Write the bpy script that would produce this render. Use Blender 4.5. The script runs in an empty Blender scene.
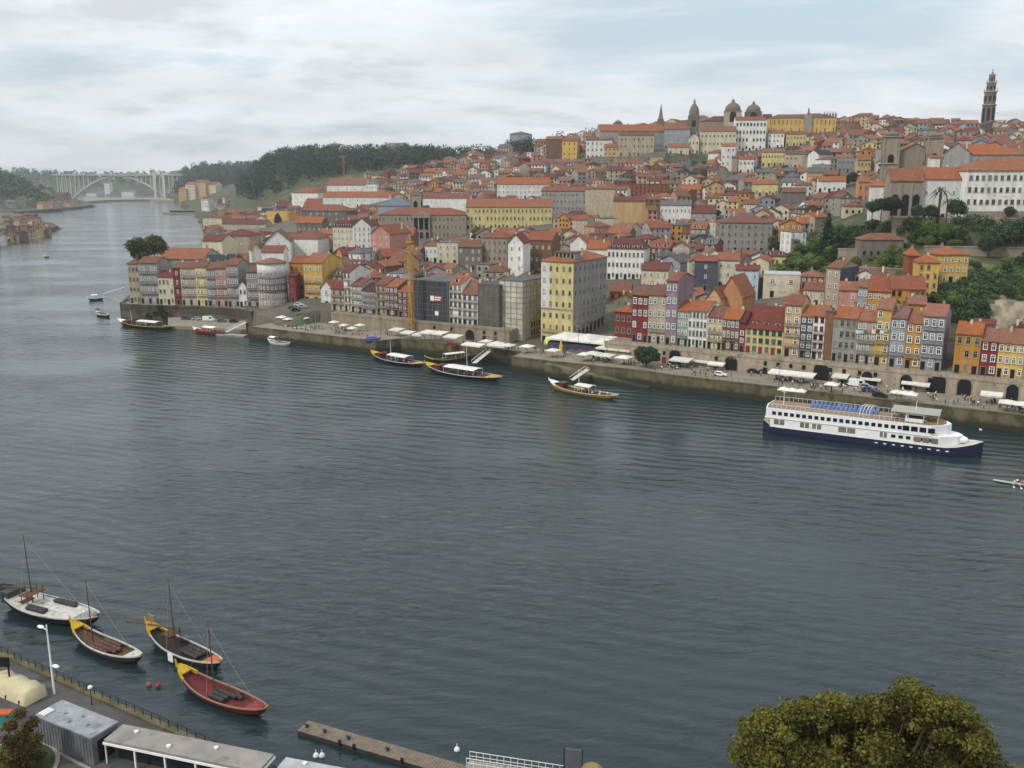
import bpy, bmesh, math, random
import numpy as np
from mathutils import Vector, Matrix
random.seed(7); RNG = np.random.default_rng(5)
S = bpy.context.scene; COL = S.collection
rad = math.radians
# ------------------------------------------------------------------ camera model (horizontal eye 66 m above the river)
F = 930.0; PIT = rad(12.67); H = 66.0
cp, sp = math.cos(PIT), math.sin(PIT)
def ray(px, py):
    x = (px-512)/F; u = -(py-384)/F
    return (x, cp+u*sp, -sp+u*cp)
def onz(px, py, z):
    d = ray(px, py); k = (z-H)/d[2]; return Vector((d[0]*k, d[1]*k, z))
def onY(px, py, Y):
    d = ray(px, py); k = Y/d[1]; return Vector((d[0]*k, Y, H+d[2]*k))
def proj(X, Y, Z):
    dz = Z-H; c = Y*cp-dz*sp; u = Y*sp+dz*cp
    return (512+F*X/c, 384-F*u/c)
# quay frame: s runs along the river wall, t inland
U2 = (0.857, -0.515); V2 = (0.515, 0.857)
def ST(x, y): y = y-316; return (x*U2[0]+y*U2[1], x*V2[0]+y*V2[1])
def XY(s, t): return (s*U2[0]+t*V2[0], 316+s*U2[1]+t*V2[1])
QA = math.atan2(U2[1], U2[0])
# ------------------------------------------------------------------ terrain
COLS = [(100, [(398, 9), (560, 9), (2500, 4), (2700, 20), (3000, 70), (3400, 78)]),
 (166, [(398, 9), (560, 9), (2500, 4), (2700, 20), (3000, 70), (3400, 80)]),
 (200, [(398, 4.4), (425, 5.5), (436, 6.3), (560, 9), (1000, 6), (1600, 6), (1900, 12), (2200, 20), (2500, 55), (2800, 78), (3400, 82)]),
 (250, [(385, 4.4), (400, 5), (420, 6.5), (440, 8), (600, 12), (1000, 14), (1200, 20), (1500, 40), (1700, 48), (1900, 54), (2400, 62), (2800, 82), (3400, 85)]),
 (272, [(378, 4.4), (400, 7), (600, 13), (1000, 17), (1200, 30), (1300, 56), (1500, 82), (1700, 84), (3400, 82)]),
 (300, [(372, 4.4), (395, 9), (420, 11), (600, 15), (900, 20), (1100, 34), (1300, 62), (1500, 86), (1700, 88), (3400, 80)]),
 (350, [(360, 4.4), (378, 9), (400, 11), (500, 19), (700, 23), (900, 30), (1200, 64), (1500, 91), (1700, 90), (3400, 78)]),
 (450, [(355, 4.4), (362, 9.5), (430, 16), (560, 22), (620, 23), (750, 35), (900, 53), (1050, 72), (1150, 77), (1400, 84), (1600, 86), (3400, 76)]),
 (550, [(325, 4.4), (345, 5.2), (430, 14), (540, 23.5), (680, 38), (830, 63), (970, 88), (1050, 94), (1200, 93), (3400, 76)]),
 (650, [(300, 4.4), (322, 8), (410, 16), (510, 26), (650, 43), (800, 68), (832, 72), (836, 84), (950, 106), (1100, 110), (3400, 80)]),
 (720, [(290, 4.4), (308, 9.5), (395, 19), (500, 27), (640, 44), (790, 69), (850, 85), (935, 108), (1100, 113), (3400, 80)]),
 (780, [(280, 4.4), (300, 9.5), (372, 21), (470, 29), (600, 46), (740, 70), (850, 90), (930, 109), (1100, 113), (3400, 80)]),
 (850, [(265, 4.4), (283, 9.5), (330, 22), (390, 30.5), (420, 40), (540, 52), (700, 73), (900, 108), (1100, 110), (3400, 80)]),
 (905, [(258, 4.4), (276, 9.5), (305, 21), (340, 29), (376, 37), (388, 46), (460, 51), (600, 74), (870, 105), (1100, 108), (3400, 80)]),
 (950, [(250, 4.4), (268, 9.5), (290, 17), (330, 29.6), (364, 36.5), (372, 48), (460, 52), (600, 74), (850, 101), (1100, 104), (3400, 80)]),
 (1000, [(245, 4.4), (262, 9.5), (285, 14.5), (303, 16), (309, 24.5), (330, 30), (364, 37), (372, 48), (460, 52), (600, 74), (850, 101), (1100, 104), (3400, 80)]),
 (1090, [(232, 4.4), (250, 9.5), (285, 15), (300, 16), (306, 25), (330, 31), (364, 37), (372, 48), (460, 52), (600, 74), (850, 101), (1100, 104), (3400, 80)])]
CR = np.array([(c[0]-512)/F for c in COLS])
CP = [(np.array([a for a, b in c[1]], float), np.array([b for a, b in c[1]], float)) for c in COLS]
def poly_px(pts): return [onz(a, b, 0)[:2] for a, b in pts]
CITY = ([XY(240, 8), XY(60, 8), XY(50, 10), XY(14, 9), XY(0, 8), XY(-2, 17), XY(-55, 17), XY(-60, 8), XY(-120, 8), tuple(onz(244, 322, 0)[:2]), tuple(onz(238, 320.5, 0)[:2]), tuple(onz(180, 317.5, 0)[:2]), tuple(onz(131, 316, 0)[:2]),
         (-188, 450), (-190, 500), (-203, 580), (-312, 976), (-537, 1600), (-748, 2135), (-990, 2700), (-1250, 3500), (2200, 3500), (2200, 900), (400, 100)])
def inside(x, y, poly):
    r = np.zeros(np.shape(x), bool); n = len(poly)
    for i in range(n):
        x0, y0 = poly[i]; x1, y1 = poly[(i+1) % n]
        if y0 == y1: continue
        c = ((y0 > y) != (y1 > y)) & (x < (x1-x0)*(y-y0)/(y1-y0)+x0)
        r = r ^ c
    return r
def T(X, Y, mask=True):
    X = np.asarray(X, float); Y = np.asarray(Y, float)
    r = np.clip(X/(cp*Y+sp*46), CR[0], CR[-1])
    zs = np.array([np.interp(Y, a, b) for a, b in CP])
    i = np.clip(np.searchsorted(CR, r, side='right')-1, 0, len(CR)-2)
    f = (r-CR[i])/(CR[i+1]-CR[i])
    zi = np.take_along_axis(zs, np.atleast_1d(i)[None], 0)[0] if i.ndim else zs[i]
    zj = np.take_along_axis(zs, np.atleast_1d(i+1)[None], 0)[0] if i.ndim else zs[i+1]
    z = zi*(1-f)+zj*f
    y = Y-316; s = X*U2[0]+y*U2[1]; t = X*V2[0]+y*V2[1]
    tw = np.where(s < -12, 25, np.where(s < 27, 19, 23.5))
    z = np.where((t < tw) & (s > -112), np.minimum(z, 4.3), z)
    if mask: z = np.where(inside(X, Y, CITY), z, -4.0)
    return z
def Tz(x, y): return float(T(np.array([x]), np.array([y]), False)[0])
def march(px, py, y0=300, y1=3300):
    d = ray(px, py); Y = np.arange(y0, y1, 1.0); k = Y/d[1]
    zz = H+d[2]*k; tt = T(d[0]*k, Y, False)
    hit = np.nonzero(tt >= zz)[0]
    if len(hit) == 0: return float(Y[int(np.argmin(zz-tt))])
    return float(Y[hit[0]])
# ------------------------------------------------------------------ materials
MATS = {}
def lin(c): return tuple((v/255/12.92) if v/255 <= .04045 else ((v/255+.055)/1.055)**2.4 for v in c)
def nodes(name):
    m = bpy.data.materials.new(name); m.use_nodes = True
    nt = m.node_tree; return m, nt, nt.nodes, nt.links, nt.nodes['Principled BSDF']
def mat(name, c, rough=.8, var=.18, scale=.6, bump=0., bscale=8., metal=0., streak=False, spec=.35, speck=None):
    """plain painted or natural surface: noise in tone, optional rain streaks and grain"""
    if name in MATS: return MATS[name]
    m, nt, N, L, b = nodes(name); c = lin(c)
    geo = N.new('ShaderNodeTexCoord'); oi = N.new('ShaderNodeObjectInfo')
    add = N.new('ShaderNodeVectorMath'); add.operation = 'ADD'
    mul = N.new('ShaderNodeVectorMath'); mul.operation = 'SCALE'; mul.inputs['Scale'].default_value = 300
    comb = N.new('ShaderNodeCombineXYZ')
    for i in range(3): L.new(oi.outputs['Random'], comb.inputs[i])
    L.new(comb.outputs[0], mul.inputs[0]); L.new(geo.outputs['Object'], add.inputs[0]); L.new(mul.outputs[0], add.inputs[1])
    mp = N.new('ShaderNodeMapping'); L.new(add.outputs[0], mp.inputs[0])
    if streak: mp.inputs['Scale'].default_value = (1, 1, .22)
    n1 = N.new('ShaderNodeTexNoise'); n1.inputs['Scale'].default_value = scale; n1.inputs['Detail'].default_value = 6; n1.inputs['Roughness'].default_value = .65
    L.new(mp.outputs[0], n1.inputs['Vector'])
    r = N.new('ShaderNodeValToRGB'); L.new(n1.outputs[0], r.inputs[0])
    r.color_ramp.elements[0].position = .3; r.color_ramp.elements[1].position = .7
    r.color_ramp.elements[0].color = (*[v*(1-var*1.6) for v in c], 1); r.color_ramp.elements[1].color = (*[min(1, v*(1+var)) for v in c], 1)
    out = r.outputs[0]
    hs = N.new('ShaderNodeHueSaturation'); L.new(out, hs.inputs['Color'])
    vr = N.new('ShaderNodeMapRange'); L.new(oi.outputs['Random'], vr.inputs[0]); vr.inputs[3].default_value = 1-var*.7; vr.inputs[4].default_value = 1+var*.7
    L.new(vr.outputs[0], hs.inputs['Value']); out = hs.outputs[0]
    if speck:
        n3 = N.new('ShaderNodeTexNoise'); n3.inputs['Scale'].default_value = speck[1]; n3.inputs['Detail'].default_value = 3
        L.new(add.outputs[0], n3.inputs['Vector'])
        r3 = N.new('ShaderNodeValToRGB'); r3.color_ramp.elements[0].position = speck[2]; r3.color_ramp.elements[1].position = speck[2]+.14
        L.new(n3.outputs[0], r3.inputs[0])
        mx = N.new('ShaderNodeMix'); mx.data_type = 'RGBA'; L.new(r3.outputs[0], mx.inputs[0]); L.new(out, mx.inputs[6]); mx.inputs[7].default_value = (*lin(speck[0]), 1); out = mx.outputs[2]
    L.new(out, b.inputs['Base Color'])
    b.inputs['Roughness'].default_value = rough; b.inputs['Metallic'].default_value = metal; b.inputs['Specular IOR Level'].default_value = spec
    if bump:
        n2 = N.new('ShaderNodeTexNoise'); n2.inputs['Scale'].default_value = bscale; n2.inputs['Detail'].default_value = 4
        L.new(geo.outputs['Object'], n2.inputs['Vector'])
        bp = N.new('ShaderNodeBump'); bp.inputs['Strength'].default_value = bump; bp.inputs['Distance'].default_value = .1
        L.new(n2.outputs[0], bp.inputs['Height']); L.new(bp.outputs[0], b.inputs['Normal'])
    MATS[name] = m; return m
def tile_mat(name, c, c2):
    """clay roof: rows of tiles as bump, patches of older and newer tiles, lichen"""
    if name in MATS: return MATS[name]
    m, nt, N, L, b = nodes(name)
    tc = N.new('ShaderNodeTexCoord'); oi = N.new('ShaderNodeObjectInfo')
    n1 = N.new('ShaderNodeTexNoise'); n1.noise_dimensions = '4D'; n1.inputs['Scale'].default_value = .55; n1.inputs['Detail'].default_value = 8; n1.inputs['Roughness'].default_value = .78
    sc = N.new('ShaderNodeMath'); sc.operation = 'MULTIPLY'; sc.inputs[1].default_value = 90; L.new(oi.outputs['Random'], sc.inputs[0]); L.new(sc.outputs[0], n1.inputs['W'])
    L.new(tc.outputs['Object'], n1.inputs['Vector'])
    r = N.new('ShaderNodeValToRGB'); L.new(n1.outputs[0], r.inputs[0])
    e = r.color_ramp.elements; e[0].position = .28; e[1].position = .66
    e[0].color = (*[v for v in lin(c2)], 1); e[1].color = (*lin(c), 1)
    x = e.new(.76); x.color = (*[min(1, v*1.35) for v in lin(c)], 1)
    w = N.new('ShaderNodeTexWave'); w.inputs['Scale'].default_value = 1.1; w.inputs['Distortion'].default_value = 1.2; w.inputs['Detail'].default_value = 2; w.bands_direction = 'X'
    L.new(tc.outputs['Object'], w.inputs['Vector'])
    mx = N.new('ShaderNodeMix'); mx.data_type = 'RGBA'; mx.blend_type = 'MULTIPLY'; mx.inputs[0].default_value = .35
    L.new(r.outputs[0], mx.inputs[6]); L.new(w.outputs[0], mx.inputs[7])
    hs = N.new('ShaderNodeHueSaturation'); L.new(mx.outputs[2], hs.inputs['Color'])
    vr = N.new('ShaderNodeMapRange'); L.new(oi.outputs['Random'], vr.inputs[0]); vr.inputs[3].default_value = .66; vr.inputs[4].default_value = 1.0; L.new(vr.outputs[0], hs.inputs['Value'])
    vs = N.new('ShaderNodeMapRange'); L.new(oi.outputs['Random'], vs.inputs[0]); vs.inputs[3].default_value = .8; vs.inputs[4].default_value = 1.05; L.new(vs.outputs[0], hs.inputs['Saturation'])
    L.new(hs.outputs[0], b.inputs['Base Color']); b.inputs['Roughness'].default_value = .9; b.inputs['Specular IOR Level'].default_value = .2
    bp = N.new('ShaderNodeBump'); bp.inputs['Strength'].default_value = .6; bp.inputs['Distance'].default_value = .12; L.new(w.outputs[0], bp.inputs['Height']); L.new(bp.outputs[0], b.inputs['Normal'])
    MATS[name] = m; return m
def leaf_mat(name, c, c2, ls=.5):
    if name in MATS: return MATS[name]
    m, nt, N, L, b = nodes(name)
    tc = N.new('ShaderNodeTexCoord'); n1 = N.new('ShaderNodeTexNoise'); n1.inputs['Scale'].default_value = ls; n1.inputs['Detail'].default_value = 8; n1.inputs['Roughness'].default_value = .75
    L.new(tc.outputs['Object'], n1.inputs['Vector'])
    r = N.new('ShaderNodeValToRGB'); L.new(n1.outputs[0], r.inputs[0]); e = r.color_ramp.elements
    e[0].position = .32; e[1].position = .68; e[0].color = (*lin(c2), 1); e[1].color = (*lin(c), 1)
    oi = N.new('ShaderNodeObjectInfo'); hs = N.new('ShaderNodeHueSaturation'); L.new(r.outputs[0], hs.inputs['Color'])
    vr = N.new('ShaderNodeMapRange'); L.new(oi.outputs['Random'], vr.inputs[0]); vr.inputs[3].default_value = .75; vr.inputs[4].default_value = 1.3; L.new(vr.outputs[0], hs.inputs['Value'])
    L.new(hs.outputs[0], b.inputs['Base Color']); b.inputs['Roughness'].default_value = .7; b.inputs['Specular IOR Level'].default_value = .2
    MATS[name] = m; return m
WALLC = {'white': (224, 221, 213), 'cream': (206, 196, 168), 'beige': (178, 163, 138), 'yellow': (204, 168, 86), 'ochre': (186, 134, 58), 'grey': (150, 147, 142), 'bluegrey': (148, 151, 157), 'pink': (184, 134, 116), 'red': (124, 46, 42), 'stone': (150, 138, 120), 'brown': (122, 88, 62), 'green': (150, 162, 142), 'blue': (170, 188, 200), 'slate': (78, 83, 92), 'lilac': (142, 122, 130), 'orange': (198, 142, 98), 'paleyellow': (208, 192, 132), 'darkstone': (112, 103, 92), 'rust': (142, 78, 52), 'tan': (192, 162, 116)}
WALLW = {'paleyellow': 'pale yellow', 'bluegrey': 'blue-grey', 'darkstone': 'dark stone', 'blue': 'pale blue', 'stone': 'bare stone', 'slate': 'slate-dark', 'rust': 'rust-orange'}
def WM(k): return mat('wall_'+k, tuple(v*.94 for v in WALLC[k]), .88, .16, .5, .2, 5, streak=True, speck=(tuple(int(v*.78) for v in WALLC[k]), .7, .58))
ROOFC = {'orange': ((178,108,70),(118,76,54)),'terra': ((158,94,68),(106,68,54)),'red': ((132,68,58),(96,52,48)),'brown': ((142,98,70),(96,72,56)),'pinkbrown': ((168,112,90),(116,82,70)),'grey': ((118,118,120),(88,88,92)),'darkred': ((112,52,50),(82,42,42)),'blue': ((122,132,146),(98,104,116)),'slate': ((66,68,74),(50,52,58)),'teal': ((120,138,130),(96,110,104)),'white': ((204,204,200),(170,170,168)),'purple': ((104,80,90),(82,64,74))}
ROOFW = {'terra': 'terracotta', 'darkred': 'dark red', 'pinkbrown': 'pinkish', 'slate': 'black slate'}
def RM(k): return tile_mat('tile_'+k, *ROOFC[k])
M_GLASS = mat('window_glass', (24, 27, 32), .25, .4, .7, spec=.25)
M_CURTAIN = mat('curtained_glass', (112, 112, 108), .35, .3, .9); M_BLIND = mat('half_dark_glass', (62, 64, 66), .25, .4, 1.2)
M_STONE = mat('granite', (142, 134, 122), .9, .2, .8, .3, 4, speck=((96, 92, 84), 1.6, .58))
M_WHITE = mat('white_paint', (226, 226, 222), .6, .06)
M_IRON = mat('dark_iron', (40, 42, 44), .6, .1)
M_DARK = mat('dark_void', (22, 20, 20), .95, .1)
M_WOOD = mat('old_wood', (92, 66, 46), .8, .25, 2)
M_CANVAS = mat('pale_canvas', (206, 202, 190), .85, .14, 1.2)
# ------------------------------------------------------------------ mesh builder
class MB:
    def __init__(s): s.v = []; s.f = []; s.m = []
    def add(s, vs, fs, m=0):
        o = len(s.v); s.v += [tuple(v) for v in vs]; s.f += [tuple(i+o for i in f) for f in fs]; s.m += [m]*len(fs)
    def box(s, x0, x1, y0, y1, z0, z1, m=0):
        s.add([(x0, y0, z0), (x1, y0, z0), (x1, y1, z0), (x0, y1, z0), (x0, y0, z1), (x1, y0, z1), (x1, y1, z1), (x0, y1, z1)],
              [(0, 3, 2, 1), (4, 5, 6, 7), (0, 1, 5, 4), (1, 2, 6, 5), (2, 3, 7, 6), (3, 0, 4, 7)], m)
    def prism(s, poly, z0, z1, m=0):
        n = len(poly); a = sum(poly[i][0]*poly[(i+1) % n][1]-poly[(i+1) % n][0]*poly[i][1] for i in range(n))
        if a < 0: poly = poly[::-1]
        s.add([(x, y, z0) for x, y in poly]+[(x, y, z1) for x, y in poly], [tuple(range(n-1, -1, -1)), tuple(range(n, 2*n))]+[(i, (i+1) % n, n+(i+1) % n, n+i) for i in range(n)], m)
    def ext(s, pts, a, b, axis='x', m=0):
        """a closed profile extruded along x (profile in y,z) or along y (profile in x,z)"""
        n = len(pts)
        A = [(a, p, q) for p, q in pts] if axis == 'x' else [(p, a, q) for p, q in pts]
        B = [(b, p, q) for p, q in pts] if axis == 'x' else [(p, b, q) for p, q in pts]
        s.add(A+B, [tuple(range(n-1, -1, -1)), tuple(range(n, 2*n))]+[(i, (i+1) % n, n+(i+1) % n, n+i) for i in range(n)], m)
    def tube(s, p, q, r0, r1=None, n=8, m=0):
        r1 = r0 if r1 is None else r1; p = Vector(p); q = Vector(q); d = (q-p).normalized()
        a = d.orthogonal().normalized(); b = d.cross(a); vs = []
        for c, r in ((p, r0), (q, r1)):
            for i in range(n): t = 2*math.pi*i/n; vs.append(c+a*math.cos(t)*r+b*math.sin(t)*r)
        s.add(vs, [(i, (i+1) % n, n+(i+1) % n, n+i) for i in range(n)]+[tuple(range(n-1, -1, -1)), tuple(range(n, 2*n))], m)
    def lathe(s, prof, cx=0, cy=0, n=12, m=0, sx=1, sy=1):
        vs = []; k = len(prof)
        for r, z in prof:
            for i in range(n): t = 2*math.pi*(i+.5)/n; vs.append((cx+math.cos(t)*r*sx, cy+math.sin(t)*r*sy, z))
        fs = [(j*n+i, j*n+(i+1) % n, (j+1)*n+(i+1) % n, (j+1)*n+i) for j in range(k-1) for i in range(n)]
        fs += [tuple(range(n-1, -1, -1)), tuple(range((k-1)*n, k*n))]
        s.add(vs, fs, m)
    def arch(s, x0, x1, y0, y1, z0, z1, m=0, n=7):
        """door-like plate with a round head, thickness y0..y1"""
        r = (x1-x0)/2; cx = (x0+x1)/2; zs = max(z0, z1-r)
        pts = [(x0, z0), (x1, z0)]+[(cx+r*math.cos(math.pi*i/n), zs+(z1-zs)*math.sin(math.pi*i/n)) for i in range(n+1)]
        s.ext(pts, y0, y1, 'y', m)
    def mesh(s, name, mats):
        me = bpy.data.meshes.new(name); me.from_pydata(s.v, [], s.f)
        for m in mats: me.materials.append(m)
        if len(mats) > 1: me.polygons.foreach_set('material_index', s.m)
        bm = bmesh.new(); bm.from_mesh(me); bmesh.ops.recalc_face_normals(bm, faces=bm.faces); bm.to_mesh(me); bm.free()
        return me
    def build(s, name, mats, parent=None, smooth=False):
        if not isinstance(mats, (list, tuple)): mats = [mats]
        return link(name, s.mesh(name, mats), parent, smooth)
def link(name, me, parent=None, smooth=False):
    o = bpy.data.objects.new(name, me); COL.objects.link(o)
    if parent is not None: o.parent = parent
    if smooth: me.polygons.foreach_set('use_smooth', [True]*len(me.polygons))
    return o
def tag(o, label, cat, group=None):
    o['label'] = label; o['category'] = cat
    if group: o['group'] = group
    return o
def thing(name, label, cat, loc=(0, 0, 0), rz=0., group=None):
    o = bpy.data.objects.new(name, None); COL.objects.link(o); o.empty_display_size = .5
    o.location = loc; o.rotation_euler = (0, 0, rz); return tag(o, label, cat, group)
def kind(o, k): o['kind'] = k; return o
def dup(root, loc, rz, label, group=None, scale=1.):
    r = root.copy(); COL.objects.link(r); r.location = loc; r.rotation_euler = (0, 0, rz); r.scale = (scale,)*3; r['label'] = label
    if group: r['group'] = group
    for ch in root.children:
        c = ch.copy(); COL.objects.link(c); c.parent = r
        for g in ch.children: d = g.copy(); COL.objects.link(d); d.parent = c
    return r
# ------------------------------------------------------------------ buildings
WIN = {}
WR = random.Random(99)
def win_mesh(kd):
    kd = kd[0]+WR.choice('ggggccb')
    if kd in WIN: return WIN[kd]
    b = MB(); fm = {'w': M_WHITE, 's': M_STONE, 'r': WM('red'), 'g': mat('green_paint', (62, 92, 76), .6, .1), 'd': M_IRON}[kd[0]]; pm = {'g': M_GLASS, 'c': M_CURTAIN, 'b': M_BLIND}[kd[1]]
    b.box(-.5, .5, -.05, .03, 0, 1, 1)                                       # pane
    for x0, x1, z0, z1 in ((-.5, -.36, 0, 1), (.36, .5, 0, 1), (-.36, .36, .92, 1), (-.36, .36, 0, .08), (-.03, .03, .08, .92), (-.36, -.03, .6, .66), (.03, .36, .6, .66)):
        b.box(x0, x1, -.11, -.045, z0, z1, 0)
    b.box(-.62, .62, -.2, .02, -.07, -.004, 2)                                # sill
    WIN[kd] = b.mesh('window', [fm, pm, M_STONE]); return WIN[kd]
DOORS = {}
def door_mesh(k):
    if k not in DOORS:
        b = MB(); b.box(-.5, .5, -.06, .02, 0, 1, 0); b.box(-.6, -.5, -.1, .02, 0, 1.05, 1); b.box(.5, .6, -.1, .02, 0, 1.05, 1); b.box(-.5, .5, -.1, .02, 1, 1.05, 1)
        DOORS[k] = b.mesh('door', [{'b': M_WOOD, 'r': WM('red'), 'g': mat('green_paint', (62, 92, 76), .6, .1), 'k': M_DARK}[k], M_STONE])
    return DOORS[k]
def place(me, name, parent, side, w, d, u, z, sx, sz):
    o = link(name, me, parent); o.scale = (sx, 1, sz)
    if side == 'f': o.location = (u, 0, z)
    elif side == 'r': o.location = (w/2, u, z); o.rotation_euler = (0, 0, math.pi/2)
    else: o.location = (-w/2, u, z); o.rotation_euler = (0, 0, -math.pi/2)
    return o
def roof_mb(w, d, h, rt, rh, ov=.45):
    b = MB(); x0, x1, y0, y1 = -w/2-ov, w/2+ov, -ov, d+ov
    if rt == 'g':
        k = rh/(d/2); e = h-ov*k
        b.ext([(y0, e), (d/2, h+rh), (y1, e), (y1, e+.28), (d/2, h+rh+.3), (y0, e+.28)], x0+ov*.6, x1-ov*.6, 'x')
    elif rt == 'f':
        k = rh/(w/2); e = h-ov*k
        b.ext([(x0, e), (0, h+rh), (x1, e), (x1, e+.28), (0, h+rh+.3), (x0, e+.28)], y0, y1, 'y')
    elif rt in 'hm':
        ih = min(w, d)/2*(1. if rt == 'h' else .45)
        if w >= d: rx, ry = (w/2-ih*(1. if rt == 'h' else 1), 0 if rt == 'h' else d/2-ih)
        else: rx, ry = (0 if rt == 'h' else w/2-ih, d/2-ih)
        rx = max(rx, .02); ry = max(ry, .02); cy = d/2
        v = [(x0, y0, h), (x1, y0, h), (x1, y1, h), (x0, y1, h), (x0, y0, h+.22), (x1, y0, h+.22), (x1, y1, h+.22), (x0, y1, h+.22),
             (-rx, cy-ry, h+rh), (rx, cy-ry, h+rh), (rx, cy+ry, h+rh), (-rx, cy+ry, h+rh)]
        b.add(v, [(0, 3, 2, 1), (0, 1, 5, 4), (1, 2, 6, 5), (2, 3, 7, 6), (3, 0, 4, 7), (4, 5, 9, 8), (5, 6, 10, 9), (6, 7, 11, 10), (7, 4, 8, 11), (8, 9, 10, 11)])
    elif rt == 's':
        b.ext([(y0, h), (y1, h+rh), (y1, h+rh+.25), (y0, h+.25)], x0, x1, 'x')
    else:
        b.box(-w/2-.12, w/2+.12, -.12, d+.12, h, h+.3)
    return b
def wall_mb(w, d, h, rt, rh, below=7):
    b = MB(); b.box(-w/2, w/2, 0, d, -below, h)
    if rt == 'g': b.ext([(0, h-.01), (d, h-.01), (d/2, h+rh-.05)], -w/2, w/2, 'x')
    if rt == 'f': b.ext([(-w/2, h-.01), (w/2, h-.01), (0, h+rh-.05)], 0, d, 'y')
    if rt == 's': b.ext([(0, h-.01), (d, h-.01), (d, h+rh-.05)], -w/2, w/2, 'x')
    return b
FOOT = []      # footprints (centre x, y, angle, half width, depth)
PROT = []      # photo rectangles that nearer infill must leave open: x0,x1,ytop,ybottom,Y
LAND = []      # things usable in other labels: px, py, short name
HOUSES = []
def building(P0, P1, zb, h, d, rt, rh, wall, roof, label, cat='house', name='house', cols=3, floors=3, scols=0, win='w', ww=1.0, wh=1.7, balc=0, door='k', group=None,
             chim=1, below=7, dorm=0, nowin=False, z0=None, winfrom=0, sidewall=None):
    P0 = Vector(P0[:2]); P1 = Vector(P1[:2]); w = (P1-P0).length-.06; c = (P0+P1)/2; a = math.atan2(P1.y-P0.y, P1.x-P0.x)
    root = thing(name, label, cat, (c.x, c.y, zb), a, group)
    FOOT.append((c.x, c.y, a, w/2, d)); HOUSES.append(root)
    wm = WM(wall) if isinstance(wall, str) else wall
    wo = wall_mb(w, d, h, rt, rh, below).build('wall', wm, root)
    ro = roof_mb(w, d, h, rt, rh).build('roof', RM(roof), root)
    fh = h/max(floors, 1)
    me = win_mesh(win)
    nv = Vector((math.sin(a), -math.cos(a)))               # outward normal of the facade
    rs = Vector((math.cos(a), math.sin(a)))
    if not nowin:
        for side, n, span in (('f', cols, w), ('r' if rs.dot(Vector((0, 0))-c) > 0 else 'l', scols, d)):
            if n <= 0: continue
            for fl in range(winfrom, floors):
                for i in range(n):
                    u = (i+.5)/n*span - (span/2 if side == 'f' else 0); sx = min(ww, span/n*.62); z = fl*fh+fh*.24
                    if fl == 0 and side == 'f' and door and i % 2 == 0: place(door_mesh(door), 'door', root, side, w, d, u, .02, min(1.3, span/n*.6), min(2.5, fh*.82))
                    elif cat != 'house' or WR.random() < .95: place(win_mesh(win), 'window', root, side, w, d, u+WR.uniform(-.06, .06), z, sx*WR.uniform(.9, 1.08), min(wh, fh*.62)*WR.uniform(.93, 1.05))
    for fl in range(1, 1+balc):
        if fl >= floors: break
        b = MB(); z = fl*fh; b.box(-w*.46, w*.46, -.75, -.002, z-.14, z, 0); b.box(-w*.46, w*.46, -.75, -.7, z+.95, z+1.02, 1)
        k = max(3, int(w/.45))
        for i in range(k+1): x = -w*.46+w*.92*i/k; b.box(x-.025, x+.025, -.745, -.705, z, z+.95, 1)
        b.build('balcony', [M_STONE, M_IRON], root)
    if sidewall:
        b = MB(); b.box(w/2+.002, w/2+.07, .02, d-.02, -6, h-.02); b.build('side_wall', WM(sidewall), root)
    rr = random.Random(hash((round(c.x), round(c.y))) % 9999)
    for i in range(chim):
        b = MB(); x = (rr.random()-.5)*w*.7; y = d*(.35+.4*rr.random())
        b.box(x-.35, x+.35, y-.3, y+.3, h, h+rh+1.1, 0); b.box(x-.42, x+.42, y-.37, y+.37, h+rh+1.1, h+rh+1.25, 1); b.build('chimney', [WM('cream') if rr.random() < .6 else WM('stone'), RM('terra')], ro)
    for i in range(dorm):
        b = MB(); x = ((i+.5)/dorm-.5)*w*.92; y = d*.09 if rt != 'm' else .15; b.box(x-.8, x+.8, y, y+d*.3, h, h+1.9, 0); b.box(x-.55, x+.55, y-.06, y, h+.6, h+1.7, 1); b.box(x-.95, x+.95, y-.2, y+d*.3, h+1.9, h+2.1, 2)
        b.build('dormer', [M_WHITE, M_GLASS, RM(roof)], ro)
    root['_d'] = 0; del root['_d']
    return root
def col_on_line(px, cx, cy, a, z):
    """point where the picture column px meets the facade line through (cx,cy) at angle a"""
    k = (px-512)/F; dx, dy = math.cos(a), math.sin(a)
    # X = k*(Y*cp-(z-H)*sp)
    A = dx-k*cp*dy; B = k*(cy*cp-(z-H)*sp)-cx
    l = B/A; return Vector((cx+dx*l, cy+dy*l))
def t_line_Y(px, t, z):
    x0, y0 = XY(0, t); p = col_on_line(px, x0, y0, QA, z); return p
def B(label, x0, x1, yt, yb, wall, roof='orange', rt='g', rh=2.6, d=11, cols=3, floors=3, Y=None, ang=-31, zb=None, vis=.75, short=None, rot=None, **kw):
    cx = (x0+x1)/2
    if Y is None: Y = march(cx, yb)
    top = onY(cx, yt, Y); a = rad(ang)
    if zb is None: zb = Tz(top.x, top.y)-.2
    h = max(3., top.z-zb)
    p0 = col_on_line(x0, top.x, top.y, a, (zb+top.z)/2); p1 = col_on_line(x1, top.x, top.y, a, (zb+top.z)/2)
    r = building(p0, p1, zb, h, d, rt, rh, wall, roof, label, cols=cols, floors=floors, **kw)
    yb2 = proj(top.x, top.y, zb)[1]; yr = proj(top.x, top.y+d/2, top.z+rh)[1]
    PROT.append((x0, x1, yr, yt+(yb2-yt)*vis, Y)); LAND.append((cx, yt, short, Y))
    return r
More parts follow.
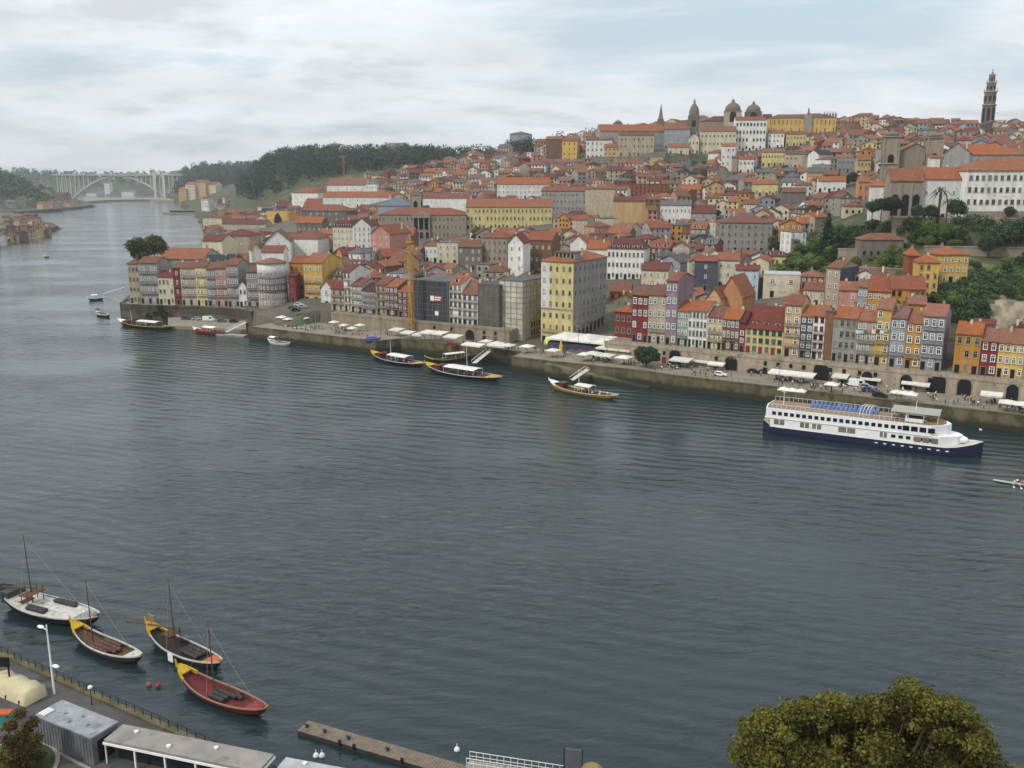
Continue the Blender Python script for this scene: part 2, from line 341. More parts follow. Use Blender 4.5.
def Q(label, x0, x1, yt, wall, roof='orange', t=23.5, zb=9.7, **kw):
    """house standing on the line t metres inland of the quay wall"""
    p = t_line_Y((x0+x1)/2, t, zb+6)
    kw.setdefault('group', 'riverside row houses'); kw.setdefault('vis', 1.); kw.setdefault('name', 'row_house'); kw.setdefault('ww', 1.3); kw.setdefault('wh', 2.1)
    return B(label, x0, x1, yt, 0, wall, roof, Y=p.y, ang=math.degrees(QA), zb=zb, **kw)
# ================================================================== riverside row, east of the square (on the arcade wall)
Q('low dark red house at the corner of the square, orange hipped roof', 614.5, 632, 312, 'red', t=29, zb=6, d=8, rt='h', rh=2, cols=3, floors=3, win='s', short='low dark red corner house')
Q('wine-red tiled house with white framed windows, end of the terrace by the square', 632, 648, 295, 'red', 'brown', d=14, cols=3, floors=4, scols=0, short='wine-red tiled house')
Q('beige terrace house between the wine-red tiled house and the narrow grey one', 648, 665.5, 295, 'beige', 'brown', d=14, cols=4, floors=4, balc=1)
Q('tall narrow blue-grey house with a bare lilac party wall above its neighbour', 665.5, 677, 281, 'lilac', 'terra', d=15, cols=2, floors=5, rh=2.2, short='narrow lilac-walled house')
Q('pale green four-window house under a long orange roof, beside the lilac party wall', 677, 688, 311, 'green', d=13, cols=3, floors=4, balc=1)
Q('white house of closely set tall windows under a long orange roof', 688, 707, 311, 'white', d=13, cols=5, floors=4, win='s', ww=1.2, wh=2.)
Q('yellow-fronted narrow house with grey upper floor and two iron balconies', 707, 722, 317, 'paleyellow', 'terra', d=12, cols=3, floors=4, balc=2)
Q('brown house with a yellow band and wide window gallery next to a red strip', 722, 739, 319, 'brown', d=10, cols=4, floors=3, balc=1)
Q('narrow dark red strip of a house squeezed beside the green-windowed house', 739, 745, 322, 'red', 'darkred', d=10, cols=1, floors=4, chim=0)
Q('yellow house with pale green windows under a deep brick-red roof with dormers', 745, 783, 329, 'paleyellow', 'red', d=20, rt='g', rh=6, cols=6, floors=3, dorm=3, win='g', ww=1.5, wh=2.2, door='r', short='yellow house with deep dormered roof')
Q('tall narrow house, dark green top storey over yellow balconied floors', 784, 800, 305, 'tan', 'terra', d=11, cols=2, floors=5, balc=3, short='tall narrow green-topped house')
Q('slate-dark narrow house with white framed window pairs', 800, 812, 316, 'slate', d=12, cols=2, floors=5, wh=2., balc=2)
Q('white house with red balcony bands, left of a brown scaffold tower', 812, 824, 316, 'white', d=12, cols=2, floors=5, win='r', wh=2., balc=3)
Q('brown sheeted scaffold tower wedged between two row houses', 824, 832, 312, 'brown', 'brown', rt='t', rh=0, d=3, cols=0, floors=5, nowin=True, chim=0, cat='scaffold', name='sheeted_scaffold', group=None, short='brown sheeted scaffold tower')
Q('grey rendered house with shuttered windows, right of the brown scaffold tower', 832, 856, 318, 'grey', d=13, cols=4, floors=4, win='s')
Q('grey and cream house with laundry hung under its eaves', 856, 875, 321, 'beige', 'pinkbrown', d=12, cols=4, floors=4, balc=2)
Q('yellow house rising above its neighbours with ochre bands', 875, 889.5, 309, 'yellow', 'pinkbrown', d=12, cols=2, floors=5, balc=2)
Q('light blue-grey house with a dark blue door', 889.5, 905, 318, 'bluegrey', 'pinkbrown', d=12, cols=2, floors=4, wh=2.1, balc=1)
Q('amber house with small dark top windows', 905, 921, 323, 'ochre', d=12, cols=2, floors=4, balc=1)
Q('slate-grey tiled house with black balconies, last tall house of the terrace', 921, 943, 316, 'bluegrey', 'pinkbrown', d=14, cols=3, floors=4, balc=3, ww=1.4, wh=2.2, sidewall='lilac', short='slate-grey balconied house')
Q('mustard house under an orange roof beside the slate-grey balconied house', 954, 980, 334, 'ochre', d=12, cols=3, floors=3, win='s')
Q('crimson house with white windows between mustard and yellow fronts', 980, 997, 341, 'red', d=11, cols=2, floors=3, ww=1.3)
Q('pale yellow house at the edge of the terrace, three floors of white windows', 997, 1024, 343, 'yellow', d=11, cols=4, floors=3, rh=3.2)
Q('yellow house past the pale yellow one, cut by the picture edge', 1024, 1060, 346, 'ochre', d=11, cols=4, floors=3, rh=3.2)
# ------------------------------------------------------------------ the square and the netted buildings
def corner_house():
    p = t_line_Y(558, 29, 10)
    r = B('tall corner block with yellow front, blue-grey side and glazed roof room, left of the square', 541, 573, 262, 0, WM('paleyellow'), 'orange', 'h', 3., 28, Y=p.y, ang=math.degrees(QA), zb=5, cols=5, floors=7, scols=8, win='s', balc=1,
          cat='apartment block', name='corner_block', vis=1., short='yellow corner block')
    w = 2*FOOT[-1][3]; d = FOOT[-1][4]; top = proj(p.x, p.y, 5)
    h = onY(557, 262, p.y).z-5
    b = MB(); b.box(w/2, w/2+.08, .05, d-.05, 7.41, h-.02); b.build('side_cladding', WM('grey'), r)
    b = MB(); b.box(-w/2, -w/2+w*.28, -.06, -.004, h*.44, h-.02); b.build('pale_strip', WM('white'), r)
    for o in r.children:
        if o.name.startswith('window') and abs(o.rotation_euler.z-math.pi/2) < .01: o.location.x = w/2+.09
    b = MB(); b.box(-w*.2, w*.42, 3, 8, h, h+3.2, 0); b.box(-w*.22, w*.44, 2.7, 8.3, h+3.2, h+3.5, 1)
    for i in range(5): b.box(-w*.17+i*w*.12, -w*.1+i*w*.12, 2.92, 3, h+1.3, h+2.9, 2)
    b.build('roof_room', [WM('bluegrey'), RM('terra'), M_GLASS], r)
    b = MB()
    a0 = r.rotation_euler.z; g = lambda y: Tz(r.location.x+math.cos(a0)*w/2-math.sin(a0)*y, r.location.y+math.sin(a0)*w/2+math.cos(a0)*y)-r.location.z
    for i in range(8):
        y = 1.+i*(d-2)/8; z = max(0, g(y))
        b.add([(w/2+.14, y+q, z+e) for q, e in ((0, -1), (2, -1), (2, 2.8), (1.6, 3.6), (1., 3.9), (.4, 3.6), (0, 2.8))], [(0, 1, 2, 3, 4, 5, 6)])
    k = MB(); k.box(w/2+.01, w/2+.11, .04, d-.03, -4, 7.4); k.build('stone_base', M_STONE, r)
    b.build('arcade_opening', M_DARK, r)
    b = MB(); b.box(-w/2-.1, w/2+.25, -.25, -.01, h*.42, h*.42+.5, 0); b.box(w/2+.1, w/2+.3, -.24, d, h*.42, h*.42+.5, 0); b.build('cornice', M_STONE, r)
corner_house()
def net_mat(name, c, a):
    if name in MATS: return MATS[name]
    m = mat(name, c, .9, .22, .35, .4, 1.2); m2 = m
    return m2
def netted(label, x0, x1, yt, c, t, zb, d, short, rings=6, t2=None, sidec=None):
    p = t_line_Y((x0+x1)/2, t, zb+6)
    r = Q(label, x0, x1, yt, mat('netting_'+short.split()[0], c, .9, .25, .3, .5, .8), 'grey', t=t, zb=zb, d=d, rt='t', rh=0, nowin=True, chim=0, cat='netted building', name='netted_building', group='buildings wrapped in scaffold netting', short=short)
    w = 2*FOOT[-1][3]; h = onY((x0+x1)/2, yt, p.y).z-zb
    b = MB(); n = max(3, int(w/2.2)); nd = max(3, int(d/2.4))
    for i in range(n+1): x = -w/2+w*i/n; b.box(x-.05, x+.05, -.22, -.1, -1, h+.6)
    for i in range(nd+1): y = d*i/nd; b.box(w/2+.1, w/2+.22, y-.05, y+.05, -1, h+.6)
    for i in range(int(h/2)+1): z = h*i/(int(h/2)); b.box(-w/2, w/2+.2, -.2, -.1, z-.05, z+.05); b.box(w/2+.1, w/2+.2, -.1, d, z-.05, z+.05)
    b.build('scaffold', mat('scaffold_steel', (124, 124, 120), .6, .1), r)
    return r, w, h
r, w, h = netted('building wrapped in pale see-through netting, yellow walls showing at its right', 499, 523, 281, (190, 184, 166), 27.5, 5, 18, 'pale netted building')
for o in list(r.children):
    if o.name.startswith('wall'):
        pass
b = MB(); b.box(w/2+.02, w/2+.09, 5.5, 13.5, .5, 7.6, 0)
b.build('uncovered_wall', WM('yellow'), r)
b = MB()
for i in range(4):
    for j in range(2): b.box(w/2+.09, w/2+.12, 6.2+i*1.9, 7.2+i*1.9, 1.4+j*3, 3.3+j*3)
b.build('window', M_GLASS, r)
netted('dark brown netted building left of the pale netted one', 478, 498.5, 285, (96, 92, 86), 25, 8, 15, 'brown netted building')
r, w, h = netted('black netted building beside the yellow crane, red and white banner', 413, 448, 281, (52, 56, 62), 24.5, 9.7, 15, 'black netted building')
b = MB(); b.box(w*.0, w*.34, -.3, -.23, h*.5, h*.5+2.5, 0); b.box(w*.02, w*.12, -.34, -.3, h*.5+.3, h*.5+2.2, 1); b.box(w*.14, w*.32, -.34, -.3, h*.5+1.4, h*.5+1.9, 1); b.box(w*.14, w*.3, -.34, -.3, h*.5+.6, h*.5+1, 1); b.build('banner', [mat('banner_red', (150, 60, 56), .8, .1), M_WHITE], r)
b = MB(); b.box(w*.14, w*.24, -.3, -.22, h*.16, h*.16+1.6); b.build('notice_board', M_WHITE, r)
Q('white tiled house with orange dormered roof between black and brown netted buildings', 449, 462, 284, 'white', t=25, zb=9, d=13, cols=3, floors=5, dorm=1, balc=4, wh=1.9, win='s')
Q('white tiled house with steep orange roof, arcade of small dark arches below', 462, 478, 294, 'white', t=25, zb=9, d=13, cols=3, floors=4, rh=4.5, balc=3, wh=1.9, win='s', short='white tiled arcaded house')
# ------------------------------------------------------------------ the row above the sloping street
for (x0, x1, yt, w_, r_, c, f, lab) in (
    (331, 344, 289, 'beige', 'red', 2, 3, 'low beige house at the head of the sloping street, dark red roof'),
    (344, 351, 272, 'white', 'red', 2, 5, 'tall slim white house with stacked single windows above the sloping street'),
    (351, 362, 286, 'cream', 'terra', 3, 4, 'cream house with orange roof between slim white and grey houses'),
    (362, 376, 291, 'grey', 'darkred', 3, 4, 'grey balconied house under a dark red roof above the sloping street'),
    (376, 386, 285, 'beige', 'terra', 2, 4, 'narrow beige house with white window bars, above the sloping street'),
    (386, 398, 287, 'brown', 'orange', 3, 4, 'brown balconied house under an orange roof near the yellow crane'),
    (398, 412, 292, 'rust', 'orange', 3, 4, 'rust-coloured house directly behind the yellow crane mast')):
    Q(lab, x0, x1, yt, w_, r_, t=27, zb=9.7, cols=c, floors=f, balc=f-1, d=13, win='s' if c == 2 else 'w', ww=1.1, wh=2.)
B('small white chapel-like house with a round-topped front', 321, 332, 288, 305, 'white', 'orange', 'f', 3.2, 8, 1, 2, Y=409, zb=9, ang=-20, ww=1.6, wh=2.6, door='k', chim=0, name='chapel', cat='chapel', short='little white chapel')
B('tall yellow house with white shutters and grey blank side wall', 304, 322.5, 263, 299, 'yellow', 'orange', 'g', 3.4, 22, 4, 4, Y=420, zb=9.5, ang=-14, wh=1.9, balc=2, short='tall yellow shuttered house')
B('ochre house set back beside the tall yellow shuttered house', 290, 304, 263, 299, 'ochre', 'terra', 'g', 2.5, 13, 3, 4, Y=428, zb=9.5, ang=-14, win='s')
B('small dark red house front in the shade of the ochre house', 289, 296, 276, 303, 'red', 'red', 's', 1, 5, 1, 3, Y=419, zb=9.5, ang=-14, win='s', chim=0)
def round_house():
    Y = 416.; zb = 6.2; top = onY(273, 264, Y); c = onY(273, 290, Y+7)
    root = thing('round_house', 'round-fronted house, white top, lilac middle band and grey stone base', 'house', (c.x, c.y, zb)); HOUSES.append(root)
    h = top.z-zb; R = 6.6; FOOT.append((c.x, c.y-6, 0, 7, 14))
    def ring(z0, z1, r): return [(r, z0), (r, z1)]
    b = MB(); b.lathe([(R, -7), (R, h*.42)], n=28); b.build('lower_wall', WM('stone'), root, True)
    b = MB(); b.lathe([(R-.05, h*.42), (R-.05, h*.7)], n=28); b.build('middle_wall', WM('lilac'), root, True)
    b = MB(); b.lathe([(R-.1, h*.7), (R-.1, h)], n=28); b.build('upper_wall', WM('white'), root, True)
    b = MB(); b.lathe([(R+.5, h), (R+.5, h+.3), (.1, h+2.4)], n=28); b.build('roof', RM('pinkbrown'), root)
    for z in (h*.42, h*.56, h*.7): b = MB(); b.lathe([(R+.45, z-.2), (R+.45, z)], n=28); b.build('ledge', M_STONE, root)
    for f, z in enumerate((h*.12, h*.27, h*.45, h*.59, h*.74)):
        for i in range(-4, 5):
            a = -math.pi/2+.2+i*.27
            o = link('window', win_mesh('w'), root); o.location = (math.cos(a)*(R-.02), math.sin(a)*(R-.02), z); o.rotation_euler = (0, 0, a+math.pi/2); o.scale = (1, 1, 1.7)
    PROT.append((257, 289, 255, 306, Y)); LAND.append((273, 262, 'round-fronted house', Y))
round_house()
for (x0, x1, yt, Y, w_, r_, rt, c, f, bal, lab) in (
    (129, 139.5, 264, 414, 'beige', 'terra', 'h', 3, 4, 0, 'beige end house on the river bend, first of the headland terrace'),
    (139.5, 158.5, 263, 412, 'grey', 'brown', 'g', 5, 4, 3, 'wide grey balconied house second in the headland terrace'),
    (158.5, 174, 277, 409, 'cream', 'red', 'g', 4, 3, 0, 'short cream house under a red roof, lower than its headland neighbours'),
    (174, 181, 268, 408, 'red', 'brown', 'g', 1, 4, 2, 'very narrow dark red house with white windows on the headland'),
    (181, 196, 268, 407, 'beige', 'terra', 'g', 4, 4, 3, 'beige house with four iron balcony rows on the headland'),
    (196, 207, 267, 405.5, 'paleyellow', 'brown', 'g', 3, 4, 3, 'pale yellow house in the middle of the headland terrace'),
    (207, 216, 269, 404, 'grey', 'brown', 'g', 2, 4, 3, 'grey narrow house between pale yellow and salmon headland houses'),
    (216, 227, 268, 402.5, 'pink', 'brown', 'g', 3, 4, 2, 'salmon pink house of the headland terrace'),
    (227, 239, 265, 401, 'grey', 'terra', 'g', 3, 4, 3, 'grey tiled house next right of the salmon headland house'),
    (239, 247, 286, 400, 'white', 'brown', 'f', 2, 2, 0, 'low white gabled house near the round-fronted house'),
    (247, 258.5, 272, 398.5, 'grey', 'brown', 'g', 3, 4, 2, 'grey house with white window frames touching the round-fronted house')):
    B(lab, x0, x1, yt, 0, w_, r_, rt, 2.3, 12, c, f, Y=Y+(437-Y)*.0+28, zb=6.2, ang=-7, balc=bal, wh=1.9, name='row_house', group='headland terrace houses', short=None, vis=1., win='w' if bal else 's')
LAND.append((190, 270, 'headland terrace', 435))
B('long low hall with wide orange roof behind the headland terrace', 158, 204, 259, 0, 'green', 'orange', 'g', 4.5, 22, 6, 2, Y=478, zb=8, ang=-8, name='hall', cat='hall', short='orange-roofed headland hall')
B('hall with a grey-green metal roof just behind the short cream house', 160, 178, 268, 0, 'grey', 'teal', 'g', 3, 9, 0, 2, Y=458, zb=8, ang=-9, chim=0, name='hall', cat='hall')
B('house with black slate roof and white verge behind the headland terrace', 208, 236, 262, 0, 'white', 'slate', 'g', 3, 12, 3, 2, Y=462, zb=8, ang=14)
B('beige house with a row of square windows at the water behind the headland', 203, 223, 241, 0, 'cream', 'red', 'g', 3, 20, 6, 2, Y=560, zb=10, ang=-6)
B('brown-roofed block beside the water, right of the square-windowed beige house', 222, 250, 236, 0, 'beige', 'red', 'h', 4, 22, 5, 2, Y=610, zb=12, ang=-6)
# ------------------------------------------------------------------ west hill, from the river upward
B('white shed-like warehouse with a broad plain gable', 266, 291, 242, 262, 'white', 'brown', 'f', 6.5, 24, 0, 1, Y=560, zb=11, ang=8, vis=.7, name='warehouse', cat='warehouse', chim=0, nowin=True, short='white gabled warehouse')
B('big white warehouse wall under an orange hipped roof', 290, 318, 239, 262, 'white', 'terra', 'h', 5, 24, 3, 1, Y=575, zb=12, ang=-14, name='warehouse', cat='warehouse', chim=0, wh=2.6, short='big white warehouse')
B('small white church with a pointed front and orange roof', 252, 262, 250, 264, 'white', 'brown', 'f', 3.5, 16, 1, 1, Y=500, zb=12, ang=20, chim=0, name='small_church', cat='church', short='small white church')
B('white low house joined to the small white church', 262, 284, 252, 264, 'white', 'terra', 'g', 3, 9, 3, 1, Y=498, zb=12, ang=-4, wh=2.)
def mural_block():
    Y = 960
    r = B('amber yellow block with a tall black tree painted on its white-based front', 267, 289, 211, 232, 'yellow', 'brown', 't', 0, 16, 0, 3, Y=Y, ang=-8, zb=9, nowin=True, chim=0, vis=1., name='painted_block', cat='building', short='yellow block with tree mural')
    w = 2*FOOT[-1][3]; h = onY(278, 211, Y).z-9
    b = MB(); b.box(-w/2+.3, w/2-.3, -.14, -.01, .2, h*.34, 0); b.box(-w/2+1, w/2-1, -.2, -.14, h*.3, h*.36, 1); b.box(-.4, .4, -.2, -.02, h*.36, h*.5, 1)
    b.ext([(x*w*.18, h*(.42+.5*z)) for x, z in ((-.9, .05), (-1, .35), (-.75, .6), (-.4, .85), (0, 1), (.4, .85), (.75, .6), (1, .35), (.9, .05), (0, -.05))], -.2, -.02, 'y', 1)
    b.build('mural', [M_WHITE, M_DARK], r)
mural_block()
B('deep amber side wing of the block with the tree mural', 289, 303, 214, 234, 'ochre', 'brown', 't', 0, 14, 0, 3, Y=945, ang=18, zb=9, nowin=True, chim=0, vis=1.)
B('long grey warehouse under a brownish orange roof, right of the tree mural', 303, 354, 217, 231, 'grey', 'terra', 'g', 8, 22, 10, 2, Y=960, ang=-12, name='warehouse', cat='warehouse', chim=0, vis=.6, short='long grey warehouse')
B('low white annex in front of the long grey warehouse', 309, 326, 224, 234, 'white', 'grey', 't', 0, 10, 3, 1, Y=900, ang=-12, chim=0)
B('reddish roofed house left of the block with tree mural', 222, 266, 224, 236, 'beige', 'red', 'g', 4, 14, 7, 2, Y=930, zb=10, ang=-10)
B('pale house near the water, left of the reddish roofed house', 203, 222, 218, 230, 'cream', 'brown', 'h', 3, 16, 5, 3, Y=1040, zb=9, ang=-8)
B('white square house with orange hipped roof on the wooded slope', 292, 318, 193, 213, 'white', 'terra', 'h', 5, 20, 4, 3, Y=1010, ang=-20, short='white square house on wooded slope')
B('long white convent wing, higher roof, with gabled end toward the river', 327, 366, 185, 206, 'white', 'orange', 'g', 7, 22, 5, 2, Y=1010, ang=-6, name='convent_wing', cat='convent', chim=0, short='long white convent')
B('lower white convent wing in front of the higher one', 323, 392, 197, 212, 'white', 'orange', 'g', 5, 14, 9, 2, Y=930, ang=-6, name='convent_wing', cat='convent', chim=0, short='lower convent wing')
B('white glazed tower house closing the convent roof', 366, 377, 184, 205, 'white', 'blue', 'h', 3, 10, 4, 3, Y=960, ang=-6)
B('large grey-brown house with two stepped orange roofs', 302, 346, 211, 236, 'darkstone', 'terra', 'h', 5, 22, 7, 4, Y=760, ang=-16, short='stepped grey-brown house')
B('orange-roofed front wing of the stepped grey-brown house', 297, 322, 223, 240, 'darkstone', 'orange', 'g', 4, 12, 5, 2, Y=690, ang=-14)
B('pink and white house left of the white mansard house', 318, 333, 234, 256, 'pink', 'orange', 'g', 3, 12, 3, 3, Y=590, ang=-16)
B('white house with a dark red mansard attic of small windows', 333, 353, 227, 262, 'cream', 'red', 'm', 4, 14, 5, 4, Y=560, ang=-12, dorm=4, short='white red-mansard house')
B('white house with a round arched parapet, tallest white front on the west slope', 353, 371, 226, 262, 'white', 'red', 'f', 4.5, 16, 4, 5, Y=555, ang=-10, wh=2.4, short='arched white house')
B('salmon pink gabled house right of the arched white house', 371, 390, 234, 264, 'pink', 'terra', 'f', 5, 22, 3, 3, Y=550, ang=-28, short='salmon gabled house')
B('brick-brown house with two window rows behind the salmon gabled house', 390, 413, 236, 262, 'brown', 'orange', 'g', 4.5, 15, 7, 3, Y=575, ang=-8)
def palace():
    Y = 640; a = rad(-6)
    r = B('long grey palace with a columned central portico above three arches', 378, 466, 215, 247, 'stone', 'terra', 'h', 4.5, 26, 22, 3, Y=Y, ang=-6, wh=2.6, win='s', chim=0, vis=1., door=None, name='palace', cat='palace', short='grey columned palace')
    w = 2*FOOT[-1][3]; zb = r.location.z; h = onY(422, 215, Y).z-zb
    b = MB(); b.box(-6, 6, -1.6, -.12, -7, h*.33, 0); b.box(-6.2, 6.2, -1.8, -.1, h*.33, h*.37, 0); b.box(-6.4, 6.4, -1.9, -.1, h*.88, h, 0); b.ext([(-6.6, h), (6.6, h), (0, h+2.6)], -2., -.1, 'y', 0)
    b.build('portico', M_STONE, r)
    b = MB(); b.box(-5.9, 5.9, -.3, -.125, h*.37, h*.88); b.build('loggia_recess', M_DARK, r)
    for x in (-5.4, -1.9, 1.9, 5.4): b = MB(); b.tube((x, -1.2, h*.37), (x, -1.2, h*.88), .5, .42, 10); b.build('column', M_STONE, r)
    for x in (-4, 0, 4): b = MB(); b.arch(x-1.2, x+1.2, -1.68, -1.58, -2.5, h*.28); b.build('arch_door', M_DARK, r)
palace()
B('blue-grey glazed dome roof hall behind the grey columned palace', 378, 411, 206, 222, 'bluegrey', 'blue', 'h', 6, 22, 6, 2, Y=690, ang=-6, chim=0, cat='hall', name='domed_hall')
def sq_tower(label, x0, x1, yt, Y, wall, roofh, cap='stone', ang=-10, name='church_tower', cat='tower', short=None, belfry=True, dome=False, zb=None, stages=2):
    cx = (x0+x1)/2; top = onY(cx, yt, Y); zb = Tz(top.x, top.y)-1 if zb is None else zb; w = (x1-x0)*(Y*cp+15)/F*.94; h = top.z-zb
    r = thing(name, label, cat, (top.x, top.y, zb), rad(ang)); wm = WM(wall)
    FOOT.append((top.x, top.y-w/2, rad(ang), w/2, w)); PROT.append((x0, x1, yt-8, yt+(proj(top.x, Y, zb)[1]-yt)*.8, Y)); LAND.append((cx, yt, short, Y))
    b = MB(); b.box(-w/2, w/2, -w/2, w/2, -6, h); 
    for i in range(4): sx, sy = ((-1, -1), (1, -1), (1, 1), (-1, 1))[i]; b.box(sx*w/2-.35, sx*w/2+.35, sy*w/2-.35, sy*w/2+.35, -5.9, h-.01)
    b.build('shaft', wm, r)
    for k in range(1, stages+1): z = h*k/stages-.3; b = MB(); b.box(-w/2-.6, w/2+.6, -w/2-.6, w/2+.6, z-.3, z+.3); b.build('cornice', M_STONE, r)
    if belfry:
        for side in range(3):
            b = MB(); q = w*.2; b.arch(-q, q, -w/2-.09, -w/2-.02, h*.66, h*.66+w*.62)
            o = b.build('bell_opening', M_DARK, r); o.rotation_euler = (0, 0, (0, math.pi/2, -math.pi/2)[side])
    b = MB()
    if dome: b.lathe([(w*.5, h+.3), (w*.5, h+.8), (w*.47, h+roofh*.3), (w*.36, h+roofh*.55), (w*.14, h+roofh*.75), (w*.1, h+roofh*.78), (w*.1, h+roofh*.9), (.05, h+roofh*1.1)], n=12)
    else: b.lathe([(w*.66, h+.3), (w*.62, h+.5), (w*.1, h+roofh*.9), (.04, h+roofh*1.15)], n=4)
    b.build('cap', {'stone': WM('darkstone'), 'orange': RM('orange')}[cap], r, dome)
    return r
sq_tower('slim pale bell tower rising behind the grey columned palace', 411, 421.5, 194, 680, 'stone', 5, ang=-6, short='palace bell tower')
B('long low white-walled hall under a terracotta roof, above the palace', 422, 470, 198, 212, 'white', 'terra', 'g', 3.5, 14, 8, 1, Y=740, ang=-5, cat='hall', name='hall', chim=0)
B('long yellow block with regular windows right of the grey columned palace', 466, 552, 207, 232, 'paleyellow', 'orange', 'g', 5, 18, 22, 3, Y=640, ang=-2, wh=2.2, win='s', vis=.9, short='long yellow block')
B('castle-like beige house with a terrace in front of the palace', 437, 458, 243, 272, 'cream', 'grey', 't', 0, 12, 3, 3, Y=500, ang=-10, chim=1, short='castle-like beige house')
B('small orange-roofed house left of the castle-like beige house', 425, 437, 246, 262, 'white', 'orange', 'h', 3, 9, 3, 2, Y=510, ang=-12)
B('grey stone house with a dark roof, right of castle-like beige house', 458, 482, 247, 272, 'darkstone', 'brown', 'g', 3, 13, 4, 3, Y=480, ang=-14)
B('grey stone tenement with two rows of small windows', 482, 507, 238, 270, 'stone', 'terra', 'h', 3.5, 15, 5, 4, Y=480, ang=-14, win='s', short='grey stone tenement')
B('tall narrow white house with a pointed gable', 508, 523, 243, 276, 'white', 'red', 'f', 4, 12, 2, 4, Y=450, ang=-18, short='tall white gabled house')
B('brown stone house with orange roof right of the tall white gabled house', 528, 552, 240, 268, 'brown', 'terra', 'g', 3.5, 14, 4, 3, Y=465, ang=-20)
B('white house with a steep gable facing the river, left of white dormered hotel', 570, 586, 243, 262, 'white', 'orange', 'f', 3.5, 14, 3, 2, Y=470, ang=-24, short='white gabled house')
B('white low wing with an orange roof linking gabled house and hotel', 586, 607, 249, 264, 'white', 'orange', 'g', 3.5, 12, 4, 2, Y=455, ang=-22)
B('white hotel-like block with a row of dormers in its dark red mansard', 607, 644, 249, 274, 'white', 'red', 'm', 4.5, 15, 9, 3, Y=440, ang=-18, dorm=7, win='s', wh=2., vis=1., short='white dormered hotel')
B('white-walled row with orange roof and two window rows on the upper slope', 497, 549, 184, 204, 'white', 'orange', 'g', 5, 14, 12, 3, Y=760, ang=-4, vis=.8, short='white upper-slope row')
B('long grey apartment row with closely set windows', 541, 586, 191, 218, 'grey', 'terra', 'g', 3, 14, 12, 4, Y=660, ang=-22, win='s', short='long grey apartment row')
B('large blank beige party wall standing over the roofs', 585, 614, 189, 216, 'beige', 'terra', 's', 1.5, 14, 0, 3, Y=640, ang=-8, nowin=True, vis=.9, short='blank beige wall')
B('blank cream house wall under a low dark red roof', 613, 645, 201, 220, 'tan', 'red', 'g', 2.5, 12, 0, 2, Y=600, ang=-10, nowin=True, vis=.9)
B('white ribbed wall of a house facing the slope', 660, 691, 205, 226, 'white', 'grey', 'g', 2.5, 12, 8, 2, Y=590, ang=-12, ww=.6, win='s', short='white ribbed house')
B('house under a plain brick-red roof right of the white ribbed wall', 691, 716, 213, 226, 'grey', 'red', 'g', 4.5, 14, 4, 2, Y=585, ang=-12)
B('brown timber-fronted block below the stone terrace wall', 630, 668, 184, 204, 'rust', 'grey', 't', 0, 12, 9, 4, Y=700, ang=-10, win='d')
B('grey palace block with orange hipped roof and side wing along a street', 719, 772, 223, 258, 'grey', 'terra', 'h', 4.5, 24, 8, 4, Y=480, ang=-10, scols=6, win='s', vis=.9, short='grey hipped-roof mansion')
# ------------------------------------------------------------------ second row, east
B('dark slate-clad house side beside the cream orange-roofed house', 694, 717, 261, 288, 'slate', 'terra', 'g', 2, 10, 1, 3, Y=395, ang=-16, vis=.9)
B('cream house with four square windows under an orange roof', 717, 739, 260, 288, 'cream', 'orange', 'g', 2.6, 11, 3, 3, Y=394, ang=-16, ww=1.4, short='cream square-windowed house')
B('pale blue rendered house right of the cream square-windowed house', 735, 758, 270, 300, 'blue', 'red', 'g', 1.5, 9, 3, 3, Y=365, ang=-18)
B('steep house covered in orange roof tiles, behind the terrace', 718, 742, 296, 318, 'orange', 'orange', 'f', 7, 15, 0, 2, Y=338, ang=-31, nowin=True, chim=0)
B('ochre gable wall beside the steep orange tiled house', 706, 720, 298, 318, 'tan', 'terra', 'f', 3.5, 12, 1, 2, Y=335, ang=-30, chim=0)
B('modern beige block with a single deep window and flat roof', 763, 800, 275, 300, 'cream', 'beige' if 'beige' in ROOFC else 'white', 't', 0, 13, 2, 2, Y=362, ang=-16, scols=1, ww=2, short='modern beige block')
B('white house with orange roof and orange lean-to below the hotel', 641, 668, 270, 296, 'cream', 'red', 'g', 2.8, 12, 4, 3, Y=400, ang=-20)
B('blue-grey gable-sided house behind the orange lean-to', 658, 680, 262, 290, 'bluegrey', 'grey', 'f', 3, 14, 1, 3, Y=420, ang=-38, chim=0)
B('tall stone house with white windows and slate-clad side', 825, 839, 268, 303, 'beige', 'brown', 'g', 2., 15, 2, 4, Y=326, ang=-44, sidewall='slate', short='tall stone slate-sided house', vis=.8)
B('rust-red house with white windows right of the modern beige block', 801, 823, 277, 300, 'rust', 'orange', 'h', 2.2, 10, 4, 2, Y=352, ang=-20, zb=24)
B('low cream house below the rust-red one, right of the modern beige block', 803, 824, 290, 306, 'cream', 'terra', 'g', 2.2, 9, 4, 2, Y=330, ang=-26, zb=20)
B('salmon pink house behind the brown scaffold tower', 838, 857, 290, 312, 'pink', 'orange', 'g', 2.2, 9, 2, 3, Y=312, ang=-22)
B('pale grey narrow house between salmon and amber houses', 857, 867, 287, 314, 'bluegrey', 'orange', 'g', 2., 10, 2, 3, Y=310, ang=-26)
B('amber house row under a long two-tiered orange roof', 867, 890, 291, 314, 'ochre', 'terra', 'g', 4, 14, 5, 3, Y=306, ang=-24, ww=1.2, short='amber house row')
B('amber wing with dark roof vents right of the amber house row', 890, 925, 289, 312, 'ochre', 'terra', 'g', 3.4, 14, 6, 3, Y=303, ang=-14, win='d')
B('little ochre house tucked behind the slate-grey balconied house', 906, 925, 304, 318, 'ochre', 'pinkbrown', 'g', 2, 9, 3, 2, Y=290, ang=-20)
